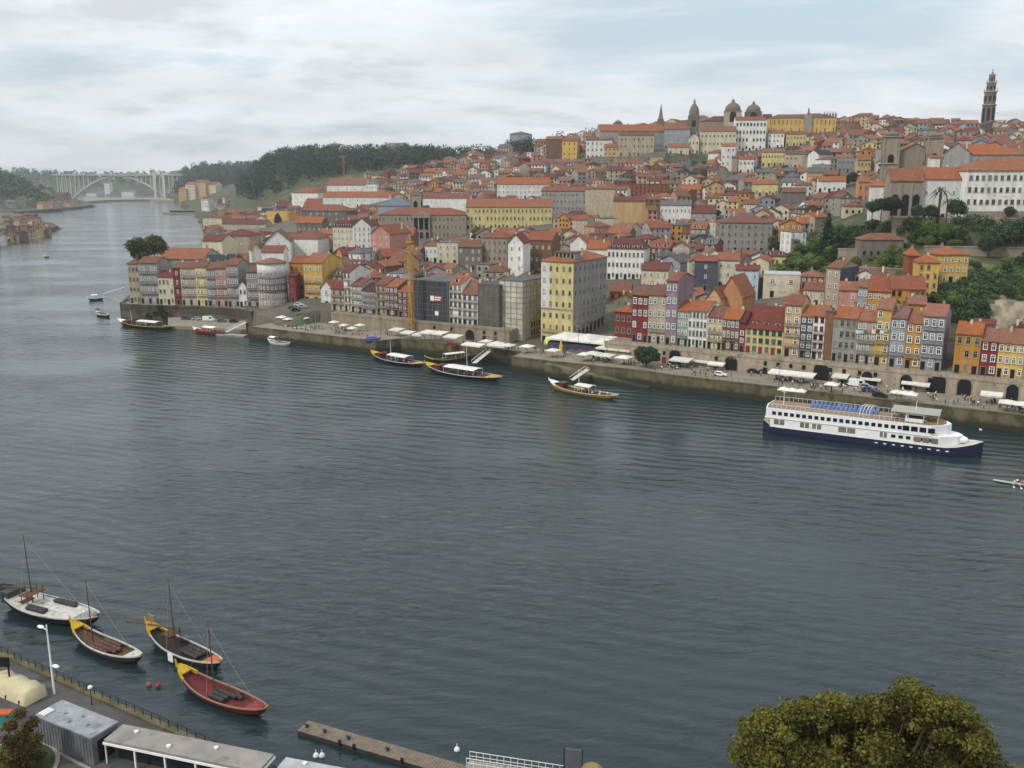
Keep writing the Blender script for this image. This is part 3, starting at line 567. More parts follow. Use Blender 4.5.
B('mustard house with red-brown side, front wing of the hillside pair', 917, 938, 263, 292, 'yellow', 'orange', 'h', 2.4, 10, 3, 4, Y=318, ang=-10, win='s', short='mustard hillside house', vis=1.)
B('mustard house with an orange hipped roof and white bay boxes, on the cliff', 935, 968, 255, 284, 'yellow', 'orange', 'h', 2.6, 11, 5, 3, Y=328, ang=-4, vis=.8)
B('red-brown narrow wall house left of the mustard hillside house', 908, 918, 256, 290, 'rust', 'orange', 'h', 2.4, 9, 1, 3, Y=326, ang=-10, win='s')
# ------------------------------------------------------------------ upper right: seminary, church, tower
B('big white seminary with four rows of stone framed windows', 966, 1060, 171, 219, 'white', 'orange', 'h', 5.5, 24, 15, 4, Y=385, ang=-3, win='s', ww=1.3, wh=2., vis=1., door=None, chim=0, name='seminary', cat='seminary', short='big white seminary')
r = HOUSES[-1]; w = 2*FOOT[-1][3]; b = MB(); b.box(-w/2-.15, w/2+.15, -.16, -.012, -7, 3.2); b.build('stone_base', WM('stone'), r)
B('white wing with orange roof between the stone loggia and the seminary', 921, 967, 179, 212, 'white', 'orange', 'g', 4.5, 14, 5, 2, Y=392, ang=-4, ww=1.3, vis=.9, chim=0)
def loggia():
    r = B('weathered stone house with an arched loggia under the orange roof', 888, 922, 180, 216, 'stone', 'orange', 'g', 4.5, 7, 0, 2, Y=392, ang=-4, nowin=True, vis=.9, chim=0, name='loggia_house', cat='loggia', short='arched stone loggia')
    w = 2*FOOT[-1][3]; h = onY(905, 180, 392).z-r.location.z
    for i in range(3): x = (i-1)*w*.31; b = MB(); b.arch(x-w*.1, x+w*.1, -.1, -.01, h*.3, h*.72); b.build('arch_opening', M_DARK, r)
    for i in range(4): x = (i-1.5)*w*.31; b = MB(); b.box(x-.35, x+.35, -.35, -.01, -6, h*.95); b.build('pilaster', M_STONE, r)
loggia()
B('white sloping-walled house left of the arched stone loggia', 868, 889, 186, 212, 'white', 'orange', 'g', 2, 10, 3, 2, Y=420, ang=-20)
B('grey house under a wide orange roof behind the seminary', 958, 1024, 155, 176, 'grey', 'orange', 'h', 6, 22, 9, 3, Y=520, ang=-4, win='s', short='grey house behind the seminary')
B('grey stone church nave with orange roof between twin towers', 897, 929, 152, 180, 'stone', 'orange', 'f', 4, 26, 3, 2, Y=455, ang=-14, win='s', chim=0, name='church_nave', cat='church', short='grey church nave')
sq_tower('stone bell tower left of the grey church nave', 884.5, 899, 136, 458, 'stone', 3, dome=True, ang=-14, stages=3, short='left stone bell tower')
sq_tower('stone bell tower right of the grey church nave, white lower wall', 928, 942, 137, 450, 'stone', 3, dome=True, ang=-14, stages=3, short='right stone bell tower')
B('white buttress-like house beside the right stone bell tower', 928, 938, 158, 178, 'white', 'orange', 's', 1.5, 8, 0, 2, Y=440, ang=-14, nowin=True, chim=0)
B('orange gabled house stepping up right of the bell towers', 942, 968, 153, 172, 'grey', 'orange', 'f', 5, 16, 3, 2, Y=490, ang=-30)
def clerigos():
    Y = 880.; cx = 987.3; g = onY(cx, 123, Y); zb = g.z-8; k = (Y*cp+12)/F
    r = thing('baroque_tower', 'tall slender grey baroque bell tower standing alone on the skyline', 'tower', (g.x, g.y, zb), rad(20))
    def z(py): return onY(cx, py, Y).z-zb
    st = [(123, 106, 11.5), (105, 93, 10.6), (92, 84, 8.), (83.5, 76, 5.4)]
    FOOT.append((g.x, g.y-6, 0, 7, 14)); PROT.append((980, 996, 70, 118, Y)); LAND.append((987, 80, 'tall baroque tower', Y))
    for i, (a, c, w) in enumerate(st):
        w = w*k; b = MB(); z0 = z(a) if i else -4; b.lathe([(w/2*1.06, z0), (w/2*1.06, z(c))], n=8 if i > 1 else 8); b.build('stage', WM('darkstone'), r)
        b = MB(); b.lathe([(w/2*1.06, z(c)-.1), (w/2*1.24, z(c)+.5), (w/2*1.2, z(c)+1.3), (w*.4, z(c)+1.5)], n=8); b.build('cornice', M_STONE, r)
        for j in range(8):
            an = j*math.pi/4; b = MB(); hh = (z(c)-z0); b.arch(-w*.11, w*.11, -w/2*1.0-.12, -w/2*1.0+.06, max(z0, 1)+hh*.3, max(z0, 1)+hh*.3+hh*.45)
            o = b.build('window', M_DARK, r); o.rotation_euler = (0, 0, an)
        if i in (1, 2):
            for j in range(8): an = j*math.pi/4+math.pi/8; b = MB(); x, y = math.cos(an)*w*.56, math.sin(an)*w*.56; b.lathe([(.5, z(c)+1.2), (.55, z(c)+2), (.2, z(c)+2.4), (.35, z(c)+2.8), (.05, z(c)+3.8)], x, y, 6); b.build('pinnacle', M_STONE, r)
    w = 5.4*k; b = MB(); b.lathe([(w*.5, z(76)), (w*.45, z(75)), (w*.2, z(73.2)), (w*.12, z(73)), (w*.16, z(72.2)), (.25, z(71.6)), (.2, z(69))], n=8); b.build('cap', WM('darkstone'), r)
    b = MB(); b.box(-.9, .9, -.12, .12, z(70.2)-.2, z(70.2)+.2); b.build('cross', M_IRON, r)
clerigos()
# ------------------------------------------------------------------ skyline: monastery, domed churches, courthouse
B('long monastery wing with an orange roof along the hilltop', 600, 664, 131, 156, 'grey', 'orange', 'g', 6, 18, 14, 3, Y=880, ang=6, chim=2, vis=.6, name='monastery', cat='monastery', short='hilltop monastery wing')
B('pale monastery chapel with tall gable wall, right end of the long wing', 664, 690, 129, 152, 'bluegrey', 'orange', 'g', 6, 20, 6, 2, Y=865, ang=-8, chim=0, wh=3.5, vis=.7, name='monastery', cat='monastery', short='pale monastery chapel')
B('weathered stone ruin-like facade with empty windows below the monastery', 619, 654, 135, 158, 'beige', 'brown', 'g', 2, 8, 8, 3, Y=845, ang=-2, win='d', chim=0, short='ruin-like stone facade')
B('cream gabled house under the pale monastery chapel', 688, 699, 138, 157, 'cream', 'orange', 'f', 4, 12, 3, 2, Y=845, ang=-12, win='d')
B('small white house with orange roof below the cream gabled house', 668, 689, 147, 158, 'cream', 'orange', 'g', 3, 9, 4, 2, Y=842, ang=-8)
sq_tower('domed grey belfry with a thin cross, right of the monastery chapel', 688.5, 699.5, 116, 870, 'darkstone', 14, dome=True, short='domed grey belfry')
sq_tower('thin pointed spire behind the monastery roof', 658, 663.5, 119, 900, 'darkstone', 13, belfry=False, stages=1)
sq_tower('low round turret on the far left of the monastery roof', 614, 622, 123, 910, 'bluegrey', 3, dome=True, belfry=False, stages=1)
sq_tower('stone church tower with a dark dome, left of the domed pair', 724.5, 741, 111, 885, 'beige', 10, dome=True, short='left domed church tower')
sq_tower('stone church tower with a dark dome, right of the domed pair', 745.5, 761, 112, 890, 'darkstone', 9, dome=True, short='right domed church tower')
B('church hall with a rust roof beneath the left domed tower', 702, 742, 121, 146, 'stone', 'red', 'h', 5, 22, 6, 2, Y=895, ang=-6, chim=0, vis=.5, name='church_nave', cat='church')
B('white tenement with four rows of windows beneath the domed church pair', 735, 766, 120, 146, 'white', 'terra', 'g', 3, 14, 9, 4, Y=850, ang=-6, ww=1.4, wh=2.6, win='d', vis=1., chim=1, short='white four-row tenement')
B('cream and ochre house row left of the white four-row tenement', 700, 736, 131, 150, 'cream', 'orange', 'g', 4, 12, 9, 3, Y=845, ang=-8, win='d')
B('white slim house on the hillside below the white four-row tenement', 721, 735, 146, 172, 'white', 'orange', 'g', 2, 9, 3, 4, Y=780, ang=-20, win='d', short='white slim hillside house')
B('white small house right of the white slim hillside house', 739, 754, 159, 174, 'white', 'terra', 'g', 2, 8, 4, 2, Y=760, ang=-10, win='d')
def courthouse():
    r = B('long ochre courthouse with a brown roof and a statue on top, on the skyline', 768, 836, 118, 134, 'yellow', 'brown', 'h', 4, 20, 16, 2, Y=900, ang=-8, win='s', wh=4, chim=0, vis=.9, name='courthouse', cat='public building', short='long ochre courthouse')
    h = onY(802, 118, 900).z-r.location.z; b = MB(); b.box(2, 9, -1.5, 4, -5, h+3); b.build('pavilion', WM('stone'), r)
    b = MB(); b.lathe([(1.5, h+3), (1.2, h+5), (.6, h+5.2), (.9, h+7), (.4, h+8.2), (.5, h+8.8), (.1, h+9.4)], 5.5, 1, 8); b.build('statue', WM('darkstone'), r)
    for i in range(5): b = MB(); b.lathe([(.9, h), (1, h+3.5), (.5, h+4.2), (.1, h+6)], 20+i*2.6, 3, 6); b.build('finial', WM('darkstone'), r)
courthouse()
def mound():
    Y = 880; c = onY(850, 134, Y); r = thing('vaulted_building', 'brown vaulted building like a rounded mound on the skyline', 'building', (c.x, c.y, c.z-6))
    b = MB(); b.lathe([(11, -6), (11, 5)], n=14); b.build('wall', WM('darkstone'), r)
    b = MB(); b.lathe([(11.4, 5), (11, 9), (9, 13), (7.6, 15.5), (7.5, 16.6), (.1, 17)], n=14); b.build('roof', RM('brown'), r); PROT.append((838, 862, 117, 130, Y)); FOOT.append((c.x, c.y-10, 0, 11, 22))
mound()
for lab, x0, x1, yt, yb, w_, r_, c, f in (
    ('orange-topped tall house at the left end of the hilltop row', 546, 562, 139, 160, 'brown', 'orange', 4, 4), ('yellow house with dark balconies in the hilltop row', 562, 577, 141, 161, 'yellow', 'terra', 3, 4),
    ('white house with two window rows on the hilltop, left of the terrace wall', 586, 612, 140, 158, 'white', 'terra', 6, 3), ('beige hilltop house squeezed before the terrace wall', 604, 620, 147, 160, 'tan', 'orange', 4, 3),
    ('pale yellow long house with square windows right of the dark slope', 762, 785, 152, 166, 'paleyellow', 'pinkbrown', 8, 2), ('beige house right of the pale yellow long house', 785, 806, 154, 168, 'beige', 'brown', 5, 2),
    ('cream house beneath the ochre courthouse', 786, 806, 134, 146, 'paleyellow', 'brown', 6, 2), ('white house beneath the ochre courthouse, farther left', 768, 784, 133, 148, 'white', 'orange', 4, 3),
    ('grey concrete house with a band of openings', 838, 858, 158, 172, 'grey', 'grey', 5, 2), ('ochre open-fronted house with orange roof beside the grey concrete house', 857, 871, 160, 174, 'tan', 'orange', 4, 2),
    ('white low house with orange roof above the garden', 818, 846, 181, 192, 'white', 'orange', 6, 1), ('orange-yellow house left of the white sloping-walled house', 858, 869, 182, 200, 'orange', 'orange', 2, 2),
    ('dark open shed with a flat brown roof among the roofs', 782, 806, 192, 204, 'darkstone', 'brown', 0, 1), ('pale yellow row with square windows in the mid slope', 752, 778, 184, 196, 'paleyellow', 'orange', 8, 1)):
    B(lab, x0, x1, yt, yb, w_, r_, 't' if r_ == 'grey' else 'g', 2.6, 10, c, f, ang=-12, win='d' if f > 2 else 's', vis=.9)
sq_tower('pale grey hilltop office tower among far trees', 511, 531, 134, 1180, 'bluegrey', 3, belfry=False, name='office_tower', cat='building', ang=-8, stages=3, short='pale hilltop tower')
def hut():
    r = B('low garden pavilion with a wide orange hipped roof', 861, 903, 240, 247, 'darkstone', 'orange', 'h', 2.6, 9, 6, 1, Y=376, ang=-4, chim=0, win='d', door=None, name='pavilion', cat='pavilion', vis=1., short='orange-roofed garden pavilion')
hut()

B('pale concrete block on the wooded hilltop above the white convent', 389, 404, 143, 150, 'stone', 'grey', 't', 0, 16, 6, 3, Y=1500, ang=-4, win='d', chim=0, name='hilltop_block', cat='building')
# ================================================================== infill: the ordinary houses between the named ones
def rect_pts(cx, cy, a, hw, d):
    ca, sa = math.cos(a), math.sin(a)
    return [(cx+ca*u-sa*v, cy+sa*u+ca*v) for u in (-hw, -hw/2, 0, hw/2, hw) for v in (0, d/2, d)]
def in_rect(x, y, f, pad=0):
    cx, cy, a, hw, d = f; dx, dy = x-cx, y-cy; u = dx*math.cos(a)+dy*math.sin(a); v = -dx*math.sin(a)+dy*math.cos(a)
    return -hw-pad < u < hw+pad and -pad < v < d+pad
GARDENS = [[(800, 262), (812, 232), (868, 214), (912, 212), (966, 216), (1090, 216), (1090, 340), (1000, 338), (968, 335), (950, 318), (925, 310), (922, 292), (905, 268), (870, 272), (800, 274), (768, 274)],
           [(662, 170), (668, 157), (716, 157), (716, 172)], [(556, 300), (556, 356), (622, 340), (606, 300), (603, 318)], [(282, 298), (330, 303), (330, 325), (282, 325)], [(600, 172), (600, 160), (680, 160), (680, 172)],
           [(820, 215), (870, 215), (870, 240), (815, 240)]]
def in_garden(px, py): return any(bool(inside(np.array([px]), np.array([py]), g)[0]) for g in GARDENS)
INF = []
rr = random.Random(11)
NEARW = ['white', 'cream', 'beige', 'grey', 'beige', 'stone', 'cream', 'tan', 'bluegrey', 'pink', 'ochre', 'paleyellow', 'white', 'darkstone', 'brown', 'stone', 'grey', 'beige', 'cream', 'white', 'rust', 'darkstone']
ROOFS = ['terra']*6+['orange']*5+['red']*3+['brown']*3+['pinkbrown']*2+['darkred', 'grey', 'grey', 'slate']
PROT += [(772, 905, 214, 268, 390), (905, 1060, 222, 250, 360), (925, 1060, 258, 322, 312)]
Yr = 286.
while Yr < 1090:
    step = 10.2+max(0, Yr-335)*.006
    x = -.33*Yr
    while x < .62*Yr:
        w = rr.uniform(5.5, 12)*(1+(Yr-335)/2600); X = x+w/2+rr.uniform(-1.5, 1.5); Y = Yr+rr.uniform(-3.5, 3.5); x += w+rr.choice([0, 0, 0, .5, 1, 3])
        d = rr.uniform(8, 12)*(1+(Yr-335)/2600); a = rad(rr.gauss(-20, 22)); rt = rr.choice('gggghhfff')
        if rt == 'f': w, d = d*.9, w
        z = Tz(X, Y); s_, t_ = ST(X, Y); px, py = proj(X, Y, z)
        if px < 208 or px > 1050 or in_garden(px, py): continue
        if s_ < 27 and t_ < 44: continue
        if t_ < 37.5 or not bool(inside(np.array([X]), np.array([Y]), CITY)[0]): continue
        if px < 305 and Y < 470 and px > 240: continue
        if px < 300 and Y < 1300 and (px-200)/100*1 < 0: continue
        f = (X, Y, a, w/2, d)
        pts = rect_pts(*f)
        if any(in_rect(p[0], p[1], g, -.6) for g in FOOT if abs(g[0]-X)+abs(g[1]-Y) < 70 for p in pts): continue
        if any(in_rect(p[0], p[1], f, -.6) for g in FOOT if abs(g[0]-X)+abs(g[1]-Y) < 50 for p in rect_pts(*g)): continue
        h = rr.choice([6.2, 7, 8, 9, 9.5, 10.5, 12]); rh = (w if rt == 'f' else d)*rr.uniform(.2, .3)
        if rr.random() < .05: rt = 't'; rh = 0
        hw_px = w/2*F/(Y*cp+12); ok = True
        for _ in range(4):
            xt, yt = proj(X, Y+d*.3, z+h+rh); bad = False
            for (x0, x1, y0, y1, YY) in PROT:
                if YY > Y and min(px+hw_px, x1)-max(px-hw_px, x0) > 1.0 and yt < y1-.5 and py > y0: bad = True; break
            if not bad: break
            h -= 2.6
            if h < 3.2: ok = False; break
        if not ok or bad: continue
        FOOT.append(f); INF.append((w*h/Y/Y*(1 if py > yt else 1), X, Y, z, a, w, d, h, rh, rt, rr.choice(NEARW), rr.choice(ROOFS), px, proj(X, Y, z+h)[1]))
    Yr += step
INF.sort(key=lambda q: -q[0])
N_IND = max(0, 300-sum(1 for o in HOUSES if o.name.split('.')[0] in ('house', 'row_house'))-2)
LM = [l for l in LAND if l[2]]
def storeys(h): return ('one-storey', 'two-storey', 'three-storey', 'four-storey')[min(3, max(0, round(h/3)-1))]
pend = {}
for q in INF[:N_IND]:
    _, X, Y, z, a, w, d, h, rh, rt, wc, rc, px, py = q
    best = min(LM, key=lambda l: (l[0]-px)**2+((l[1]-py)*1.6)**2)
    dx, dy = px-best[0], py-best[1]
    if abs(dx) > abs(dy)*1.5: rel = 'to the right of the' if dx > 0 else 'to the left of the'
    else: rel = 'uphill behind the' if dy < 0 else 'downhill in front of the'
    pend.setdefault((wc, rel, best[2]), []).append(q)
ORD = ['leftmost', 'second from left', 'third from left', 'fourth from left', 'fifth from left', 'sixth from left', 'seventh from left', 'eighth from left']
for (wc, rel, lm), qs in pend.items():
    qs.sort(key=lambda q: q[12])
    rc_count = {}
    for q in qs: rc_count.setdefault(q[11], []).append(q)
    for q in qs:
        _, X, Y, z, a, w, d, h, rh, rt, wc, rc, px, py = q
        same = rc_count[rc]; wn = WALLW.get(wc, wc)
        rf = 'flat-topped' if rt == 't' else ROOFW.get(rc, rc)+'-roofed'
        if len(same) == 1: lab = f"{wn} {rf} house {rel} {lm}"
        else: lab = f"{ORD[min(7, same.index(q))]} {wn} {rf} house {rel} {lm}"
        c, s = math.cos(a), math.sin(a); fl = max(1, round(h/3))
        wn_ = max(2, int(w/2.6)); pick = random.Random(int(X*7+Y))
        building((X-c*w/2, Y-s*w/2), (X+c*w/2, Y+s*w/2), z, h, d, rt, rh, wc, rc, lab, cols=wn_ if Y < 620 else max(2, wn_-1), floors=fl, scols=2 if pick.random() < .35 and Y < 560 else 0,
                 win=pick.choice('wwwsd'), door=None, chim=pick.choice([1, 1, 2, 2]) if Y < 560 else pick.choice([0, 1]), dorm=pick.choice([0, 0, 0, 1, 2]) if Y < 520 and rt in 'gh' and z+h > 14 else 0, group='houses on the hillside', below=6, ww=1.1, wh=1.8)
        FOOT.pop()
        if pick.random() < .45 and h > 5.5:                      # lean-to or raised room that breaks the plain outline
            root = HOUSES[-1]; aw, ad, ah = w*pick.uniform(.3, .5), pick.uniform(1.8, 3.2), h*pick.uniform(.35, .7); ax = pick.choice([-1, 1])*(w-aw)*.4
            b = MB(); b.box(ax-aw/2, ax+aw/2, -ad, -.01, -5, ah); an = b.build('annex', WM(pick.choice(['stone', 'beige', 'white', 'darkstone', 'grey', wc])), root)
            b = MB(); b.ext([(-ad-.3, ah), (-.01, ah+ad*.35), (-.01, ah+ad*.35+.2), (-ad-.3, ah+.2)], ax-aw/2-.25, ax+aw/2+.25, 'x'); b.build('annex_roof', RM(pick.choice(['terra', 'brown', 'orange', 'grey'])), an)
            for u in (-.25, .25): o = link('window', win_mesh('w'), an); o.location = (ax+aw*u, -ad, ah*.4); o.scale = (min(.9, aw*.35), 1, min(1.3, ah*.45))
rest = INF[N_IND:]
if rest:
    keys = sorted({q[10] for q in rest})+sorted({'R'+q[11] for q in rest}); b = MB(); wi = len(keys)
    for (_, X, Y, z, a, w, d, h, rh, rt, wc, rc, px, py) in rest:
        m = Matrix.Translation((X, Y, z)) @ Matrix.Rotation(a, 4, 'Z')
        for mb, mi in ((wall_mb(w, d, h, rt, rh, 6), keys.index(wc)), (roof_mb(w, d, h, rt, rh), keys.index('R'+rc))): b.add([m @ Vector(v) for v in mb.v], mb.f, mi)
        wb = MB(); fl = max(1, round(h/3)); n = max(2, int(w/3))
        for i in range(n):
            for j in range(fl): u = (i+.5)/n*w-w/2; zz = h*j/fl+.8; wb.box(u-.55, u+.55, -.12, .02, zz, zz+1.6)
        b.add([m @ Vector(v) for v in wb.v], wb.f, wi)
    o = b.build('distant_houses', [WM(k) if k[0] != 'R' else RM(k[1:]) for k in keys]+[M_GLASS]); kind(o, 'stuff'); tag(o, 'mass of small tiled houses filling the upper hillside', 'houses')
print('infill', len(INF), 'individual', min(N_IND, len(INF)), 'houses', len(HOUSES))
# ================================================================== ground, river, banks
M_GROUND = mat('city_ground', (88, 82, 72), .95, .22, .05, .3, 1., speck=((74, 86, 58), .045, .56))
M_GREEN = mat('slope_green', (60, 66, 38), .95, .35, .12, .6, .6, speck=((112, 102, 82), .09, .56))
M_QUAY = mat('quay_paving', (134, 126, 110), .9, .14, .3, .2, 3, speck=((116, 108, 94), .5, .6))
M_QWALL = mat('quay_wall_stone', (108, 98, 74), .95, .28, .25, .6, 1.4, streak=True, speck=((62, 66, 42), .3, .52))
def wet_band(m, z0, z1, c):
    nt = m.node_tree; N, L = nt.nodes, nt.links; b = N['Principled BSDF']; src = b.inputs['Base Color'].links[0].from_socket
    g = N.new('ShaderNodeNewGeometry'); s = N.new('ShaderNodeSeparateXYZ'); L.new(g.outputs['Position'], s.inputs[0])
    n = N.new('ShaderNodeTexNoise'); n.inputs['Scale'].default_value = .5; n.inputs['Detail'].default_value = 5; L.new(g.outputs['Position'], n.inputs['Vector'])
    a = N.new('ShaderNodeMath'); a.operation = 'MULTIPLY_ADD'; L.new(n.outputs[0], a.inputs[0]); a.inputs[1].default_value = -2.2; L.new(s.outputs[2], a.inputs[2])
    r = N.new('ShaderNodeMapRange'); r.inputs[1].default_value = z0-1.1; r.inputs[2].default_value = z1-1.1; L.new(a.outputs[0], r.inputs[0])
    x = N.new('ShaderNodeMix'); x.data_type = 'RGBA'; L.new(r.outputs[0], x.inputs[0]); x.inputs[6].default_value = (*lin(c), 1); L.new(src, x.inputs[7]); L.new(x.outputs[2], b.inputs['Base Color'])
wet_band(M_QWALL, 1.2, 2.4, (46, 46, 30))
def terrain_mesh():
    us = np.concatenate([np.linspace(-.46, .66, 300)]); Ys = np.concatenate([np.arange(236, 460, 2.6), np.geomspace(460, 3400, 150)])
    UU, YY = np.meshgrid(us, Ys); XX = UU*(cp*YY+sp*46); ZZ = T(XX, YY)
    n, m = UU.shape; v = np.stack([XX, YY, ZZ], -1).reshape(-1, 3)
    i = np.arange(n*m).reshape(n, m); f = np.stack([i[:-1, :-1], i[:-1, 1:], i[1:, 1:], i[1:, :-1]], -1).reshape(-1, 4)
    me = bpy.data.meshes.new('ground'); me.from_pydata(v.tolist(), [], f.tolist()); me.materials.append(M_GROUND); me.materials.append(M_GREEN); me.materials.append(mat('cliff_rock', (132, 120, 102), .95, .45, .22, 1., .5, speck=((74, 78, 58), .25, .56)))
    cx = XX[:-1, :-1].ravel(); cy = YY[:-1, :-1].ravel(); cz = ZZ[:-1, :-1].ravel()
    dz = cz-H; c = cy*cp-dz*sp; px = 512+F*cx/c; py = 384-F*(cy*sp+dz*cp)/c
    g = np.zeros(len(cx), bool)
    for gd in (GARDENS[0], GARDENS[1], GARDENS[5]): g |= inside(px, py, gd)
    g |= (cy > 1120) | ((px > 905) & (cy > 285) & (cy < 368)) | ((px < 320) & (cy > 1180))
    rk = (px > 986+7*np.sin(cy*.9)) & (cy > 298) & (cy < 312+3*np.sin(cx*.5))
    me.polygons.foreach_set('material_index', np.where(rk, 2, g.astype(np.int32))); me.polygons.foreach_set('use_smooth', [True]*len(me.polygons))
    return kind(link('ground', me), 'structure')
terrain_mesh()
def water():
    m, nt, N, L, b = nodes('river_water')
    b.inputs['Base Color'].default_value = (.013, .025, .029, 1); b.inputs['Roughness'].default_value = .06; b.inputs['IOR'].default_value = 1.333
    tc = N.new('ShaderNodeTexCoord')
    def nz(sx, sy, rot, scale, det, rough=.55, dist=0):
        mp = N.new('ShaderNodeMapping'); mp.inputs['Scale'].default_value = (sx, sy, 1); mp.inputs['Rotation'].default_value = (0, 0, rot); L.new(tc.outputs['Object'], mp.inputs[0])
        n = N.new('ShaderNodeTexNoise'); n.inputs['Scale'].default_value = scale; n.inputs['Detail'].default_value = det; n.inputs['Roughness'].default_value = rough; n.inputs['Distortion'].default_value = dist; L.new(mp.outputs[0], n.inputs['Vector']); return n.outputs[0]
    a = nz(.45, 1, .16, .62, 5, .6, .6); c = nz(.4, 1, -.2, .17, 3, .5, .8); g = nz(.6, 1, .3, .02, 3)
    w = N.new('ShaderNodeTexWave'); w.wave_type = 'BANDS'; w.bands_direction = 'Y'; mp = N.new('ShaderNodeMapping'); mp.inputs['Rotation'].default_value = (0, 0, .36); mp.inputs['Location'].default_value = (0, 0, 0); L.new(tc.outputs['Object'], mp.inputs[0]); L.new(mp.outputs[0], w.inputs['Vector'])
    w.inputs['Scale'].default_value = .075; w.inputs['Distortion'].default_value = 5; w.inputs['Detail'].default_value = 2; w.inputs['Detail Scale'].default_value = .6
    def mth(op, x, y):
        k = N.new('ShaderNodeMath'); k.operation = op
        for i, q in enumerate((x, y)):
            if isinstance(q, (int, float)): k.inputs[i].default_value = q
            else: L.new(q, k.inputs[i])
        return k.outputs[0]
    r = N.new('ShaderNodeMapRange'); r.inputs[1].default_value = .36; r.inputs[2].default_value = .66; r.inputs[3].default_value = .3; r.inputs[4].default_value = 1.25; L.new(g, r.inputs[0])
    h = mth('ADD', mth('MULTIPLY', a, .5), mth('ADD', mth('MULTIPLY', c, .75), mth('MULTIPLY', w.outputs[0], .22)))
    h = mth('MULTIPLY', h, r.outputs[0])
    bp = N.new('ShaderNodeBump'); bp.inputs['Strength'].default_value = .6; bp.inputs['Distance'].default_value = 1.; L.new(h, bp.inputs['Height']); L.new(bp.outputs[0], b.inputs['Normal'])
    me = bpy.data.meshes.new('river'); me.from_pydata([(-2600, 20, 0), (2600, 20, 0), (2600, 5200, 0), (-2600, 5200, 0)], [], [(0, 1, 2, 3)]); me.materials.append(m)
    kind(link('river', me), 'structure')
    me = bpy.data.meshes.new('river_bed'); me.from_pydata([(-9000, -3000, -6), (9000, -3000, -6), (9000, 9000, -6), (-9000, 9000, -6)], [], [(0, 1, 2, 3)]); me.materials.append(M_GROUND)
    kind(link('ground_base', me), 'structure')
water()
# ------------------------------------------------------------------ quays
def stpoly(pts): return [XY(s, t) for s, t in pts]
b = MB(); b.prism(stpoly([(-127, 0), (-60, 0), (-55, 9), (-2, 9), (0, 0), (14, 0), (50, 1.5), (60, 0), (240, 0), (240, 26), (27, 26), (27, 40), (-12, 40), (-14, 26), (-100, 26), (-127, 24)]), -4, 4.5)
o = b.build('quay', [M_QUAY]); kind(o, 'structure')
b = MB()
prs = [(-127, 0), (-60, 0), (-55, 9), (-2, 9), (0, 0), (14, 0), (50, 1.5), (60, 0), (240, 0)]
for (s0, t0), (s1, t1) in zip(prs[:-1], prs[1:]):
    b.prism(stpoly([(s0, t0-.35), (s1, t1-.35), (s1, t1-.004), (s0, t0-.004)]), -4, 4.5); b.prism(stpoly([(s0, t0-.5), (s1, t1-.5), (s1, t1+.4), (s0, t0+.4)]), 4.504, 4.85)
b.prism(stpoly([(-127, -.5), (-127.4, -.5), (-127.4, 24), (-127, 24)]), -4, 4.6)
o = b.build('embankment_wall', [M_QWALL]); tag(o, 'long mossy stone embankment wall rising from the river under the promenade', 'wall')
# slipway of the bend
q = [(15, -3.8, 4.3), (52, -3.8, .3), (52, -.36, .3), (15, -.36, 4.3)]; b = MB(); b.add([(*XY(s, t), -4) for s, t, z in q]+[(*XY(s, t), z) for s, t, z in q], [(0, 3, 2, 1), (4, 5, 6, 7), (0, 1, 5, 4), (1, 2, 6, 5), (2, 3, 7, 6), (3, 0, 4, 7)])
o = b.build('slipway', [M_QWALL]); kind(o, 'structure')
b = MB(); b.prism([tuple(onz(a, c, 1.4)[:2]) for a, c in ((168, 325.5), (200, 327), (246, 330), (246, 317), (168, 315))], -4, 1.4)
o = b.build('landing_stage', [M_QUAY]); kind(o, 'structure')
def wallrun(name, pts, z0, z1, label, thick=1.2, m=None, capz=.5):
    b = MB()
    for p, q in zip(pts[:-1], pts[1:]):
        p = Vector(p); q = Vector(q); nrm = (q-p).normalized(); nn = Vector((-nrm.y, nrm.x))
        b.prism([p, q, q+nn*thick, p+nn*thick], z0, z1); b.prism([p-nn*.15, q-nn*.15, q+nn*(thick+.15), p+nn*(thick+.15)], z1+.003, z1+capz)
    o = b.build(name, m or M_QWALL); return tag(o, label, 'wall')
hp = [(-194, 470), tuple(onz(121, 317, 0)[:2]), tuple(onz(131, 318.5, 0)[:2]), tuple(onz(160, 319.5, 0)[:2]), tuple(onz(200, 320.5, 0)[:2]), tuple(onz(238, 323, 0)[:2]), tuple(onz(252, 326, 0)[:2])]
HW = mat('dark_wall_stone', (92, 84, 68), .95, .3, .25, .6, 1.4, streak=True, speck=((50, 56, 34), .22, .5))
wallrun('headland_wall', hp, -4, 6.2, 'tall dark stone wall below the headland terrace, ivy hanging on it', m=HW)
b = MB(); b.prism([Vector(p) for p in hp]+[tuple(onz(262, 316, 0)[:2]), (-110, 450)], 3, 6.17); kind(b.build('street', M_QUAY), 'structure')
